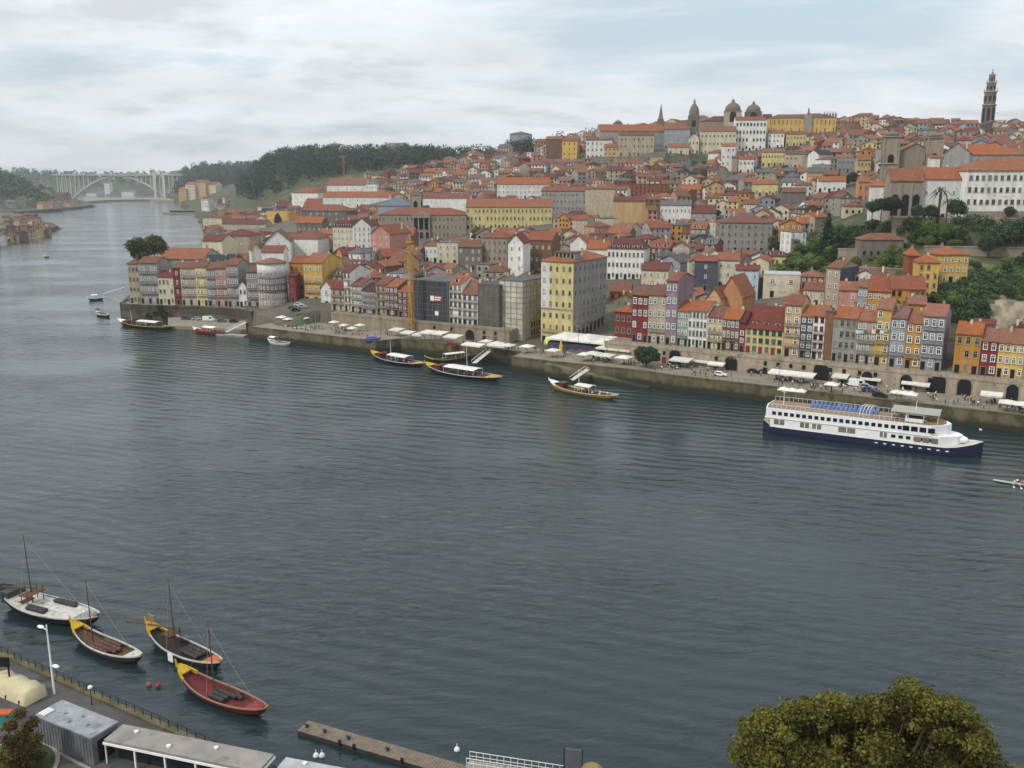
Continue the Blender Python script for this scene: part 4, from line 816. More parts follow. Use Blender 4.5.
# arcaded wall in front of the eastern row
def arcade(name, s0, s1, t, z1, label, arches, doors):
    x, y = XY(s0, t); L_ = s1-s0; r = thing(name, label, 'wall', (x, y, 0), QA)
    b = MB(); b.box(0, L_, 0, 2.2, 3, z1); b.box(-.1, L_+.1, -.2, .3, z1+.003, z1+.9); b.build('wall', M_QWALL if 0 else mat('arcade_stone', (146, 132, 112), .95, .25, .4, .6, 2, streak=True, speck=((98, 92, 80), .7, .6)), r)
    for px, w, h in arches:
        p = t_line_Y(px, t, 6); u = ST(p.x, p.y)[0]-s0
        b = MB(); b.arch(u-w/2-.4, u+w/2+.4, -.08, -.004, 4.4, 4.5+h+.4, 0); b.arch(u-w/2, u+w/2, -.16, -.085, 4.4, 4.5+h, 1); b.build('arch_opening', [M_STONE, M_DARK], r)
    for u in doors:
        b = MB(); b.box(u-.7, u+.7, -.1, -.004, 4.5, 6.6, random.choice([0, 1, 2])); b.box(u-.5, u+.5, -.1, -.004, 7.3, 8.6, 3); b.build('door', [M_DARK, WM('red'), M_WOOD, M_GLASS], r)
    b = MB()
    for i in range(int(L_/2)): b.box(i*2, i*2+.06, -.1, -.04, z1+.9, z1+1.9)
    b.box(0, L_, -.1, -.04, z1+1.9, z1+1.96); b.build('railing', M_IRON, r); return r
b = MB(); b.prism(stpoly([(27, 19.4), (240, 19.4), (240, 34), (27, 34)]), 4, 9.7); kind(b.build('upper_street', M_QUAY), 'structure')
arcade('arcaded_wall', 27, 170, 17.2, 9.2, 'weathered stone arcade wall carrying the upper street, dark arches and shop doors', [(675, 4, 5), (731, 4, 4.6), (821, 4.6, 5.4), (867, 3, 4.2), (906, 3.2, 4.4), (938, 4, 5.4), (964, 3.6, 5), (1012, 3, 4.6)],
       [22, 26, 40, 44, 56, 60, 64, 68, 72, 76, 80, 84.5, 89, 97, 104, 113, 126, 131, 138])
b = MB(); b.prism(stpoly([(-103, 23.4), (-14, 23.4), (-14, 34), (-100, 36)]), 4, 9.7); kind(b.build('upper_street', M_QUAY), 'structure')
arcade('arcaded_wall', -100, -14, 21.2, 9.2, 'low plain stone wall below the black netted building and the white tiled houses', [(470, 4, 4)], [40, 52, 60, 75, 80])
def walls_up():
    def W_(label, p, q, h, m=None, th=1.5):
        a = onY(p[0], p[1], p[2]); c = onY(q[0], q[1], q[2]); b = MB(); d = (c-a); d.z = 0; L_ = d.length
        o = MB(); o.box(0, L_, 0, th, -h-4, 0); o.box(-.2, L_+.2, -.2, th+.2, .003, .4); r = o.build('retaining_wall', m or mat('old_wall', (146, 134, 116), .95, .25, .12, .6, 1, streak=True, speck=((84, 88, 62), .15, .58)))
        r.location = (a.x, a.y, (a.z+c.z)/2); r.rotation_euler = (0, 0, math.atan2(d.y, d.x)); tag(r, label, 'wall')
    W_('long stone retaining wall of the monastery terrace', (592, 157, 834), (664, 157, 834), 14); W_('pale buttressed wall end beside the dark slope', (650, 158, 831), (663, 158, 829), 14, WM('tan'))
    W_('high stone terrace wall under the white seminary', (893, 219, 381), (1070, 219, 371), 10); W_('lower garden wall with patchy rubble below the seminary', (925, 246, 362), (1080, 250, 352), 6)
    W_('long stone garden wall beneath the garden pavilion', (838, 251, 385), (912, 250, 372), 5)
    W_('grey garden wall behind the row of amber houses', (856, 270, 345), (905, 268, 338), 5)
walls_up()
# ================================================================== left bank, far hills, bridge
def bank(name, pts, zfun, mt, res=14):
    P = [tuple(onz(a, b, 0)[:2]) if len(p) == 2 else p[:2] for p in pts for a, b in [p[:2]]]
    xs = [p[0] for p in P]; ys = [p[1] for p in P]; X, Y = np.meshgrid(np.arange(min(xs)-res, max(xs)+res, res), np.arange(min(ys)-res, max(ys)+res, res))
    ins = inside(X, Y, P); dist = np.full(X.shape, 1e9)
    for (x0, y0), (x1, y1) in zip(P, P[1:]+P[:1]):
        dx, dy = x1-x0, y1-y0; L2 = dx*dx+dy*dy+1e-9; t = np.clip(((X-x0)*dx+(Y-y0)*dy)/L2, 0, 1); dist = np.minimum(dist, np.hypot(X-x0-t*dx, Y-y0-t*dy))
    Z = np.where(ins, zfun(X, Y, dist), -3.); n, m = X.shape; i = np.arange(n*m).reshape(n, m)
    f = np.stack([i[:-1, :-1], i[:-1, 1:], i[1:, 1:], i[1:, :-1]], -1).reshape(-1, 4)
    me = bpy.data.meshes.new(name); me.from_pydata(np.stack([X, Y, Z], -1).reshape(-1, 3).tolist(), [], f.tolist()); me.materials.append(mt); me.polygons.foreach_set('use_smooth', [True]*len(f))
    kind(link(name, me), 'structure'); return (X[0, 0], Y[0, 0], res, Z)
def zat(g, x, y):
    i = int(round((y-g[1])/g[2])); j = int(round((x-g[0])/g[2])); i = min(max(i, 0), g[3].shape[0]-1); j = min(max(j, 0), g[3].shape[1]-1); return float(g[3][i, j])
sm = lambda a, b_, x: np.clip((x-a)/(b_-a), 0, 1)**2*(3-2*np.clip((x-a)/(b_-a), 0, 1))
G1 = bank('left_bank', [(-120, 252), (-40, 248), (0, 245.5), (25, 239), (40, 235), (58, 229.5), (50, 225.5), (38, 221), (33, 217), (10, 215), (-120, 215)], lambda X, Y, d: 3.5+6*sm(60, 200, d), M_GROUND, 10)
G2 = bank('left_bank', [(-160, 214.5), (20, 214), (36, 212.6), (60, 210.8), (93, 207), (88, 204), (78, 201), (64, 198), (40, 195), (-160, 195)],
          lambda X, Y, d: 4+60*sm(30, 240, d)*(1-sm(48, 100, 512+F*X/(Y*cp+14)))+6*sm(100, 500, d), M_GREEN, 16)
def bank_wall(pts, label):
    b = MB()
    for p, q in zip(pts[:-1], pts[1:]):
        p = Vector(onz(*p, 0)[:2]); q = Vector(onz(*q, 0)[:2]); d = (q-p).normalized(); n = Vector((d.y, -d.x)); b.prism([p+n*1, q+n*1, q-n*12, p-n*12], -3, 4.6)
    tag(b.build('embankment_wall', mat('dark_bank_wall', (74, 70, 62), .95, .3, .1)), label, 'wall')
bank_wall([(-40, 248.3), (0, 245.8), (25, 239.3), (40, 235.3), (58, 229.8), (50, 225.6)], 'dark river wall round the near left-bank point')
bank_wall([(20, 214.2), (36, 212.8), (60, 211), (93, 207.2), (88, 204.2)], 'dark river wall along the farther left-bank shore')
def ridge(name, Y0, Y1, px0, px1, f, mt):
    X = np.linspace((px0-512)/F*Y0*1.0, (px1-512)/F*Y1*1.0, 90); Y = np.linspace(Y0, Y1, 22); XX, YY = np.meshgrid(X, Y)
    px = 512+F*XX/(YY*cp+10); t = (YY-Y0)/(Y1-Y0); Z = f(px)*np.sin(np.pi*np.clip(t*1.1, 0, 1)**.6)+6*np.sin(XX*.011+YY*.008)*t-3*(t == 0)
    i = np.arange(XX.size).reshape(XX.shape); fc = np.stack([i[:-1, :-1], i[:-1, 1:], i[1:, 1:], i[1:, :-1]], -1).reshape(-1, 4)
    me = bpy.data.meshes.new(name); me.from_pydata(np.stack([XX, YY, Z], -1).reshape(-1, 3).tolist(), [], fc.tolist()); me.materials.append(mt); me.polygons.foreach_set('use_smooth', [True]*len(fc))
    kind(link(name, me), 'structure'); return XX, YY, Z
R1 = ridge('far_hills', 3300, 4700, -120, 330, lambda p: np.interp(p, [-120, 20, 60, 110, 150, 190, 260, 330], [66, 64, 58, 50, 54, 58, 66, 70]), M_GREEN)
kb = MB(); kb.prism([tuple(onz(a, b_, 0)[:2]) for a, b_ in ((84, 203.5), (110, 201.8), (150, 201.2), (215, 204), (215, 200), (84, 199.4))], -2, 5); kind(kb.build('far_embankment', mat('far_quay', (128, 122, 110), .9, .1)), 'structure')
def bridge():
    Y = 2600.; kx = (Y*cp+12)/F; X = lambda p: (p-512)*kx
    zp = lambda py: onY(120, py, Y).z
    r = thing('arch_bridge', 'long white concrete arch bridge spanning the far river bend', 'bridge', (X(120), Y, 0))
    x0, x1 = X(74)-X(120), X(166.5)-X(120); cr = X(118)-X(120); zc = zp(175.2); zs = 4.
    def za(x): 
        u = (x-(x0+x1)/2)/((x1-x0)/2); return zs+(zc-2-zs)*(1-u*u)
    for yy in (-9, 3):
        b = MB(); n = 36; pts = [(x0+(x1-x0)*i/n) for i in range(n+1)]
        prof = [(x, za(x)+1.1) for x in pts]+[(x, za(x)-1.9-1.3*abs((x-(x0+x1)/2)/((x1-x0)/2))) for x in reversed(pts)]
        m_ = len(prof); b.v = [(x, yy, z) for x, z in prof]+[(x, yy+6, z) for x, z in prof]
        for i in range(n): j = 2*n+1-i; b.f += [(i, i+1, j-1, j), (m_+i, m_+j, m_+j-1, m_+i+1), (i, m_+i, m_+i+1, i+1), (j, j-1, m_+j-1, m_+j)]; b.m += [0]*4
        b.build('arch', mat('bridge_concrete', (180, 178, 172), .8, .05, .1), r)
    zd = zp(174.6); MC = MATS['bridge_concrete']; b = MB(); b.box(X(56)-X(120), X(186)-X(120), -12, 12, zd-2.2, zd, 0); b.box(X(56)-X(120), X(186)-X(120), -12.2, -11.8, zd+.003, zd+1.3, 0); b.build('deck', MC, r)
    for p in (60, 64.5, 69, 73, 77.5, 82, 86.5, 91, 140, 144, 148.5, 153, 162, 171, 175, 179.5):
        x = X(p)-X(120); zb = za(x)+1 if x0 < x < x1 else -2
        for yy in (-9, 6): b = MB(); b.box(x-.95, x+.95, yy, yy+3, zb if x0 < x < x1 else 0, zd-2.2); b.build('column', MC, r)
    for p in (157.3, 166.3):
        b = MB(); x = X(p)-X(120); b.box(x-3.5, x+3.5, -14, -12.4, -3, zp(171.5) if p < 160 else zp(172.5)); b.box(x-3.5, x+3.5, 12.4, 14, -3, zp(172)); b.build('tower', MC, r)
bridge()
far = []
rf = random.Random(3)
WC = ['white', 'cream', 'tan', 'beige', 'white', 'yellow', 'grey', 'pink']
def far_house(x, y, z, w, d, h, a, wc, rc, lab, group, floors=2, cols=4):
    c, s = math.cos(a), math.sin(a); r = building((x-c*w/2, y-s*w/2), (x+c*w/2, y+s*w/2), z, h, d, 'g', d*.22, wc, rc, lab, cols=cols, floors=floors, win='d', door=None, chim=0, group=group, name='far_house', below=5); return r
k = 0
WHERE1 = {}
def farset(G, spots, where, group, hs=.75):
    used = {}
    for (px, py, wpx, h, wc, rc) in spots:
        p = onz(px, py-1.2, 6.); z = zat(G, p.x, p.y) if G else 6; w = wpx*(p.y*cp+13)/F
        key = (wc, rc); used[key] = used.get(key, 0)+1
        wn = WALLW.get(wc, wc); lab = f"{wn} house with {ROOFW.get(rc, rc)} roof {where}"
        if used[key] > 1: lab = f"{('', '', 'second', 'third', 'fourth', 'fifth', 'sixth')[min(6, used[key])]} {wn} house from the left with {ROOFW.get(rc, rc)} roof {where}"
        far_house(p.x, p.y, max(2, z-.5), w, w*1.1, h*hs, rad(rf.uniform(-25, 15)), wc, rc, lab, group, max(1, round(h/3.5)), max(2, int(w/4)))
farset(G1, [(-1.5, 240.7, 5.9, 9.6, 'white', 'brown'), (3.4, 240.1, 4.1, 8.1, 'tan', 'brown'), (8.3, 238.3, 4.4, 7.7, 'tan', 'red'), (13.2, 237.9, 5.4, 6.1, 'tan', 'red'), (18.1, 236.7, 6.3, 9.4, 'darkstone', 'darkred'), (23.0, 236.3, 4.3, 8.8, 'darkstone', 'red'), (27.9, 234.6, 6.2, 6.9, 'tan', 'red'), (32.8, 234.6, 4.7, 10.3, 'beige', 'brown'), (37.7, 233.4, 4.5, 10.4, 'tan', 'red'), (42.6, 232.2, 4.9, 6.7, 'darkstone', 'orange'), (47.5, 231.0, 4.8, 8.7, 'stone', 'terra'), (-0.5, 233.9, 4.8, 7.4, 'grey', 'red'), (4.3, 233.2, 4.5, 8.1, 'darkstone', 'terra'), (9.2, 232.1, 6.3, 10.3, 'brown', 'darkred'), (14.1, 231.6, 5.4, 7.9, 'cream', 'terra'), (19.1, 231.4, 5.1, 9.2, 'pink', 'red'), (24.0, 230.0, 4.6, 9.7, 'stone', 'orange'), (28.9, 229.8, 6.2, 7.1, 'stone', 'terra'), (33.8, 229.2, 6.0, 7.7, 'grey', 'terra'), (38.6, 228.4, 6.4, 6.9, 'beige', 'terra'), (43.5, 227.7, 4.4, 7.2, 'white', 'terra'), (2.5, 227.2, 5.7, 7.4, 'beige', 'brown'), (7.5, 226.5, 5.7, 10.5, 'darkstone', 'brown'), (12.5, 225.7, 6.5, 8.4, 'cream', 'terra'), (17.5, 225.1, 5.5, 9.7, 'stone', 'brown'), (22.5, 224.5, 4.1, 10.1, 'stone', 'darkred'), (27.5, 223.9, 6.1, 6.6, 'white', 'terra'), (32.5, 223.6, 5.6, 9.5, 'beige', 'red'), (37.5, 222.3, 4.4, 9.8, 'grey', 'red'), (5.6, 221.7, 6.5, 9.8, 'beige', 'red'), (10.8, 221.6, 5.7, 7.4, 'grey', 'orange'), (15.9, 220.5, 6.3, 6.5, 'beige', 'red'), (21.1, 220.1, 5.2, 7.5, 'beige', 'red'), (26.2, 219.1, 6.0, 9.9, 'brown', 'terra'), (31.4, 219.1, 5.9, 9.1, 'darkstone', 'terra')], 'on the near left-bank point', 'houses on the left bank')
farset(G2, [(10, 210, 9, 14, 'grey', 'grey'), (21, 209, 8, 16, 'stone', 'grey'), (30, 208.5, 6, 13, 'darkstone', 'brown'), (40, 209.6, 8, 12, 'tan', 'terra'), (49, 208.6, 8, 12, 'beige', 'terra'), (58, 208, 7, 11, 'stone', 'grey'), (67, 207, 8, 10, 'beige', 'brown'), (75, 206, 6, 8, 'stone', 'terra'), (60, 202.5, 10, 18, 'darkstone', 'red'), (33, 203, 6, 20, 'white', 'brown'), (44, 205, 8, 14, 'grey', 'terra'), (18, 204.5, 9, 15, 'beige', 'brown')], 'on the farther left-bank shore', 'houses on the farther left shore', .9)
def farset2():
    n = 0
    for (px, py, wpx, h, wc, rc, nm) in ((183, 201, 9, 30, 'tan', 'orange', 'lowest'), (191, 199, 11, 36, 'cream', 'orange', 'second from left'), (201, 198, 12, 38, 'tan', 'terra', 'tallest'), (212, 198, 10, 34, 'cream', 'terra', 'rightmost')):
        Y = 2050.; p = onY(px, py, Y); far_house(p.x, p.y, p.z-6, wpx*(Y*cp+13)/F, 26, h, rad(-15), wc, rc, f"{nm} tan apartment block by the river below the wooded hill", 'tan apartment blocks', 5, 6)
    for i, (px, py, wpx, h, wc) in enumerate(((205, 206, 8, 12, 'white'), (214, 208, 9, 14, 'grey'), (222, 207, 7, 16, 'white'), (211, 214, 8, 12, 'cream'), (222, 214, 9, 14, 'beige'))):
        Y = 1500-abs(i-2)*60.; p = onY(px, py, Y); far_house(p.x, p.y, p.z-2, wpx*(Y*cp+13)/F, 14, h, rad(-15), wc, 'brown' if i < 3 else 'terra', ('white far block left of the grey one under the wooded hill', 'grey far block between two white ones under the wooded hill', 'white far block right of the grey one under the wooded hill', 'cream low waterside house near the floating jetty', 'beige low waterside house right of the cream one')[i], 'waterside far houses', 3, 4)
    for i, (px, wpx, h) in enumerate(((92, 10, 30), (102, 8, 42), (112, 10, 26), (128, 12, 34), (108, 5, 60))):
        Y = 3050.; p = onY(px, 200, Y); far_house(p.x, p.y, p.z-8, wpx*(Y*cp+13)/F, 30, h, rad(5), ('white', 'grey', 'bluegrey', 'white', 'white')[i], 'grey', ('white hazy block seen under the left of the arch', 'tall grey hazy block seen under the arch', 'blue-grey wide hazy block seen under the arch', 'widest white hazy block seen under the arch', 'slimmest white hazy tower block seen under the arch')[i], 'hazy blocks beyond the bridge', 6, 5)
farset2()
# ================================================================== vegetation
def leaf_cloud(blobs, n, size, rng, shell=.55, flat=0.):
    """n small four-sided leaf sprays spread through the given ellipsoids"""
    B_ = np.array(blobs, float); vol = np.prod(B_[:, 3:6], 1)**(2/3); k = rng.choice(len(B_), n, p=vol/vol.sum())
    d = rng.normal(size=(n, 3)); d /= np.linalg.norm(d, axis=1)[:, None]; rr_ = (shell+(1-shell)*rng.random(n))**1*(.86+.28*rng.random(n))
    c = B_[k, :3]+d*rr_[:, None]*B_[k, 3:6]
    u = rng.normal(size=(n, 3)); u /= np.linalg.norm(u, axis=1)[:, None]; w = d*.6+rng.normal(size=(n, 3))*.7; v = np.cross(u, w); v /= np.linalg.norm(v, axis=1)[:, None]+1e-9
    s = size*(.6+.8*rng.random(n))[:, None]; u = u*s; v = v*s*.6
    V_ = np.stack([c-u-v*.3, c+v, c+u-v*.2, c-v], 1).reshape(-1, 3); return V_
def leaf_mesh(name, V_, m):
    n = len(V_)//4; me = bpy.data.meshes.new(name); me.vertices.add(len(V_)); me.vertices.foreach_set('co', V_.astype(np.float32).ravel())
    me.loops.add(len(V_)); me.loops.foreach_set('vertex_index', np.arange(len(V_), dtype=np.int32)); me.polygons.add(n); me.polygons.foreach_set('loop_start', np.arange(0, len(V_), 4, dtype=np.int32))
    me.update(calc_edges=True); me.materials.append(m); return me
L_DARK = leaf_mat('leaf_dark', (62, 82, 46), (34, 48, 30), .8); L_MID = leaf_mat('leaf_mid', (104, 122, 54), (60, 78, 36), .8); L_OLIVE = leaf_mat('leaf_olive', (124, 112, 44), (74, 72, 30), .5); L_FAR = leaf_mat('leaf_far', (66, 78, 54), (40, 52, 38), .04)
L_NEAR = leaf_mat('leaf_near', (110, 104, 40), (32, 38, 15), .5); L_RUST = leaf_mat('leaf_rust', (104, 84, 36), (56, 54, 26), .8); L_HEAD = leaf_mat('leaf_headland', (104, 104, 56), (66, 70, 38), .4)
M_BARK = mat('bark', (84, 68, 52), .95, .3, 3, .5, 6)
def trunk_mb(h, r, limbs, rng, spread):
    b = MB(); b.tube((0, 0, -1.5), (0, 0, h*.55), r, r*.6, 7)
    for i in range(limbs):
        a = i*2*math.pi/limbs+rng.random(); z = h*(.28+.25*rng.random()); e = (math.cos(a)*spread*.6, math.sin(a)*spread*.6, z+h*.3); b.tube((0, 0, z), e, r*.45, r*.16, 5)
        b.tube(e, (e[0]*1.5, e[1]*1.5, e[2]+h*.12), r*.16, r*.05, 4)
    return b
PROTO = {}
def proto(kd):
    """crown and trunk meshes for one kind of tree, 10 m tall"""
    if kd in PROTO: return PROTO[kd]
    rng = np.random.default_rng(len(PROTO)+21); bl = []
    if kd in ('round', 'round_light', 'spreading', 'olive'):
        sprd = {'round': 3.4, 'round_light': 3.6, 'spreading': 4.6, 'olive': 3.8}[kd]
        for i in range(13): a = rng.random()*6.28; q = sprd*.66*math.sqrt(rng.random()); s = 1.3+rng.random()*1.1; bl.append((q*math.cos(a), q*math.sin(a), 5.6+(rng.random()-.4)*4.2*(1-q/sprd*.6), s*1.15, s*1.15, s*.95))
        V_ = leaf_cloud(bl, 4200, .36, rng); m = {'round': L_DARK, 'round_light': L_MID, 'spreading': L_DARK, 'olive': L_OLIVE}[kd]; tb = trunk_mb(10, .32, 5, rng, sprd)
    elif kd == 'conifer':
        for i in range(12): z = 1.4+i*.72; q = 2.3*(1-i/12.5); bl.append((rng.normal()*.12, rng.normal()*.12, z, q, q, .55))
        V_ = leaf_cloud(bl, 2400, .34, rng, .35); m = L_DARK; tb = trunk_mb(10, .3, 0, rng, 1)
    elif kd == 'bush':
        for i in range(9): a = rng.random()*6.28; q = 3.4*math.sqrt(rng.random()); s = 1.2+rng.random(); bl.append((q*math.cos(a), q*math.sin(a), 1.4+rng.random()*1.5, s*1.4, s*1.4, s))
        V_ = leaf_cloud(bl, 1800, .36, rng, .5); m = L_MID; tb = trunk_mb(4, .2, 3, rng, 2)
    elif kd == 'palm':
        Vl = []
        for i in range(26):
            a = rng.random()*6.28; up = rng.uniform(-.2, 1.1); p = np.array([0, 0, 8.6]); dr = np.array([math.cos(a), math.sin(a), up])
            for j in range(5):
                q = p+dr*.78; sd = np.cross(dr, [0, 0, 1.]); sd = sd/np.linalg.norm(sd)*.34*(1-j/6); Vl += [p-sd, p+sd, q+sd*.8, q-sd*.8]; p = q; dr = dr*.95+np.array([0, 0, -.32])
        V_ = np.array(Vl); m = L_DARK; tb = MB(); tb.tube((0, 0, -1), (0, 0, 8.8), .42, .3, 8)
    PROTO[kd] = (leaf_mesh('crown', V_, m), tb.mesh('trunk', [M_BARK])); return PROTO[kd]
TREES = []
def tree(kd, p, h, label, group=None, name='tree', cat='tree', rz=None, wide=1.):
    t = thing(name, label, cat, p, random.random()*6.28 if rz is None else rz, group); c, k = proto(kd); link('crown', c, t); link('trunk', k, t); s = h/10.; t.scale = (s*wide, s*wide, s); return t
GT = 0
def tree_px(kd, px, py, h, label, Y=None, **kw):
    g = onY(px, py, march(px, py) if Y is None else Y); return tree(kd, (g.x, g.y, (Tz(g.x, g.y) if Y is None else g.z)-.3), h, label, **kw)
def promenade_tree():
    rng = np.random.default_rng(41); p = onz(646, 367, 4.5); bl = [(rng.normal()*.3, rng.normal()*.3, 3.9, 3.6, 3.6, 2.6)]
    for i in range(26): a = rng.random()*6.28; e = rng.uniform(-.35, 1.2); q = 3.7*math.cos(e); bl.append((q*math.cos(a), q*math.sin(a), 3.7+2.5*math.sin(e), 1.15, 1.15, .95))
    t = thing('round_tree', 'dense round dark green tree on the promenade beside the white marquee', 'tree', p); link('crown', leaf_mesh('crown', leaf_cloud(bl, 9000, .3, rng, .6), L_DARK), t); trunk_mb(6, .3, 5, rng, 2).build('trunk', M_BARK, t)
promenade_tree()
# trees standing in named places
for kd, px, py, h, lab in (
    ('conifer', 826, 262, 21, 'tall dark conifer at the left end of the hillside garden'), ('conifer', 836, 264, 15, 'shorter conifer just right of the tall one in the hillside garden'),
    ('spreading', 853, 255, 14, 'broad dark tree left of the garden pavilion'), ('spreading', 866, 256, 12, 'dark tree close to the left of the garden pavilion roof'),
    ('palm', 938, 219, 13, 'tall palm tree in front of the white seminary wing'), ('palm', 946, 220, 9, 'smaller palm just right of the tall palm before the white wing'), ('round', 957, 221, 10, 'round dark tree between the palms and the seminary corner'), ('round', 931, 222, 8, 'low dark tree left of the tall palm'),
    ('spreading', 881, 216, 8, 'flat-topped dark tree left under the arched stone loggia'), ('spreading', 892, 217, 9, 'flat-topped dark tree right under the arched stone loggia'), ('spreading', 872, 217, 7, 'outermost flat-topped tree left of the arched stone loggia'), ('round', 917, 220, 7, 'small dark tree right of the arched stone loggia'),
    ('spreading', 1000, 256, 13, 'big dark tree below the seminary at the picture edge'), ('spreading', 1015, 254, 14, 'biggest dark tree below the seminary, touching the picture edge'), ('round', 1009, 219, 6, 'small round tree at the foot of the seminary'), ('spreading', 988, 258, 10, 'dark tree left of the big dark trees below the seminary'),
    ('round', 958, 247, 8, 'round dark bushy tree above the mustard cliff house'), ('round_light', 930, 243, 9, 'fresh green tree right of the garden pavilion'), ('round', 918, 246, 8, 'dark tree touching the garden pavilion on the right'), ('round_light', 944, 244, 8, 'lighter green tree between two dark trees under the terrace wall'),
    ('round', 540, 292, 12, 'dark green tree between the brown stone house and the yellow corner block'), ('round', 533, 292, 10, 'dark tree squeezed left of the yellow corner block'), ('round', 244, 240, 8, 'dark tree beside the white warehouses'),
    ('round_light', 648, 236, 8, 'light green round tree among the roofs, right of the blank cream wall'), ('round_light', 655, 236, 7, 'smaller light green tree among the roofs beside the white ribbed house'), ('round_light', 490, 240, 9, 'light green tree in front of the long yellow block'), ('round_light', 478, 241, 10, 'wide light green tree left in front of the long yellow block'), ('round', 499, 239, 8, 'dark green tree right in front of the long yellow block'),
    ('round_light', 884, 243, 10, 'fresh green tree below the arched stone loggia, left of a darker one'), ('round', 897, 243, 10, 'dark tree below the arched stone loggia, behind the garden pavilion'), ('round', 911, 241, 11, 'tallest dark tree between the loggia and the garden pavilion'), ('round_light', 926, 240, 9, 'light green tree against the terrace wall, left of the pavilion end'), ('spreading', 871, 238, 9, 'spreading dark tree above the left end of the pavilion'), ('round_light', 868, 254, 5, 'small bright tree in front of the left end of the garden pavilion'), ('round', 879, 255, 5.5, 'small dark tree in front of the middle of the garden pavilion'), ('round_light', 893, 256, 5, 'small bright tree in front of the right end of the garden pavilion'), ('round', 812, 160, 10, 'dark tree between the beige house and the grey concrete house'), ('round', 853, 186, 10, 'round dark tree above the white low orange-roofed house'), ('round', 845, 187, 8, 'small dark tree left of the round dark one above the white low house'), ('round', 785, 176, 9, 'dark tree right of the pale yellow long house')):
    tree_px(kd, px, py, h, lab, Y=378 if (860 < px < 960 and 214 < py < 223) else None)
# garden growth, scattered by ground position
def scatter(poly, n, kinds, hr, where, group, seed, ymin=300, ymax=1200, name='tree'):
    r_ = random.Random(seed); xs = [a for a, b_ in poly]; ys = [b_ for a, b_ in poly]; P = []; tries = 0
    while len(P) < n and tries < 3000:
        tries += 1; px, py = r_.uniform(min(xs), max(xs)), r_.uniform(min(ys), max(ys))
        if not bool(inside(np.array([px]), np.array([py]), poly)[0]): continue
        Y = march(px, py); g = onY(px, py, Y)
        if any(in_rect(g.x, g.y, f, 1.) for f in FOOT if abs(f[0]-g.x)+abs(f[1]-g.y) < 60) or any(math.hypot(g.x-q[1].x, g.y-q[1].y) < 3.2 for q in P): continue
        P.append((px, g, r_.choice(kinds), r_.uniform(*hr)))
    P.sort(key=lambda q: q[0])
    for i, (px, g, kd, h) in enumerate(P):
        o = ('', 'second ', 'third ', 'fourth ', 'fifth ', 'sixth ', 'seventh ', 'eighth ', 'ninth ', 'tenth ', 'eleventh ', 'twelfth ', 'thirteenth ', 'fourteenth ', 'fifteenth ', 'sixteenth ', 'seventeenth ', 'eighteenth ', 'nineteenth ', 'twentieth ', 'twenty-first ', 'twenty-second ', 'twenty-third ', 'twenty-fourth ', 'twenty-fifth ', 'twenty-sixth ')
        tn = {'round': 'dark green tree', 'round_light': 'light green tree', 'bush': 'low bright bush', 'spreading': 'spreading dark tree'}[kd]; same = [q for q in P if q[2] == kd]; k = same.index((px, g, kd, h))
        lab = f"{'leftmost '+tn if k == 0 else o[min(k, 25)]+tn+' from the left'} {where}"
        tree(kd, (g.x, g.y, Tz(g.x, g.y)-.3), h, lab, group=group, name='bush' if kd == 'bush' else name, cat='bush' if kd == 'bush' else 'tree')
scatter([(770, 272), (800, 256), (850, 258), (905, 262), (905, 271), (860, 272), (800, 276)], 34, ['round_light', 'bush', 'round_light', 'round'], (5, 8), 'along the foot of the hillside garden', 'trees at the foot of the garden', 4)
scatter([(800, 256), (815, 240), (860, 238), (858, 250)], 8, ['round_light', 'bush'], (5, 8), 'on the upper left of the hillside garden', 'trees of the upper garden', 5)
scatter([(905, 238), (960, 240), (966, 250), (920, 250)], 10, ['round_light', 'bush', 'round'], (4, 7), 'right of the garden pavilion', 'trees right of the pavilion', 6)
scatter([(930, 318), (925, 300), (968, 288), (1000, 272), (1060, 268), (1060, 300), (985, 300), (980, 330), (945, 325)], 40, ['bush', 'round', 'bush', 'round_light'], (3.5, 6), 'on the green cliff beside the mustard houses', 'growth on the cliff', 7)
scatter([(664, 168), (672, 160), (714, 159), (714, 168)], 12, ['round', 'bush'], (4, 7), 'on the dark slope below the monastery', 'growth on the monastery slope', 8, 780, 900)
scatter([(960, 262), (1060, 256), (1060, 266), (975, 272)], 8, ['bush', 'round'], (4, 6), 'under the lower garden wall at the cliff top', 'growth at the cliff top', 9)
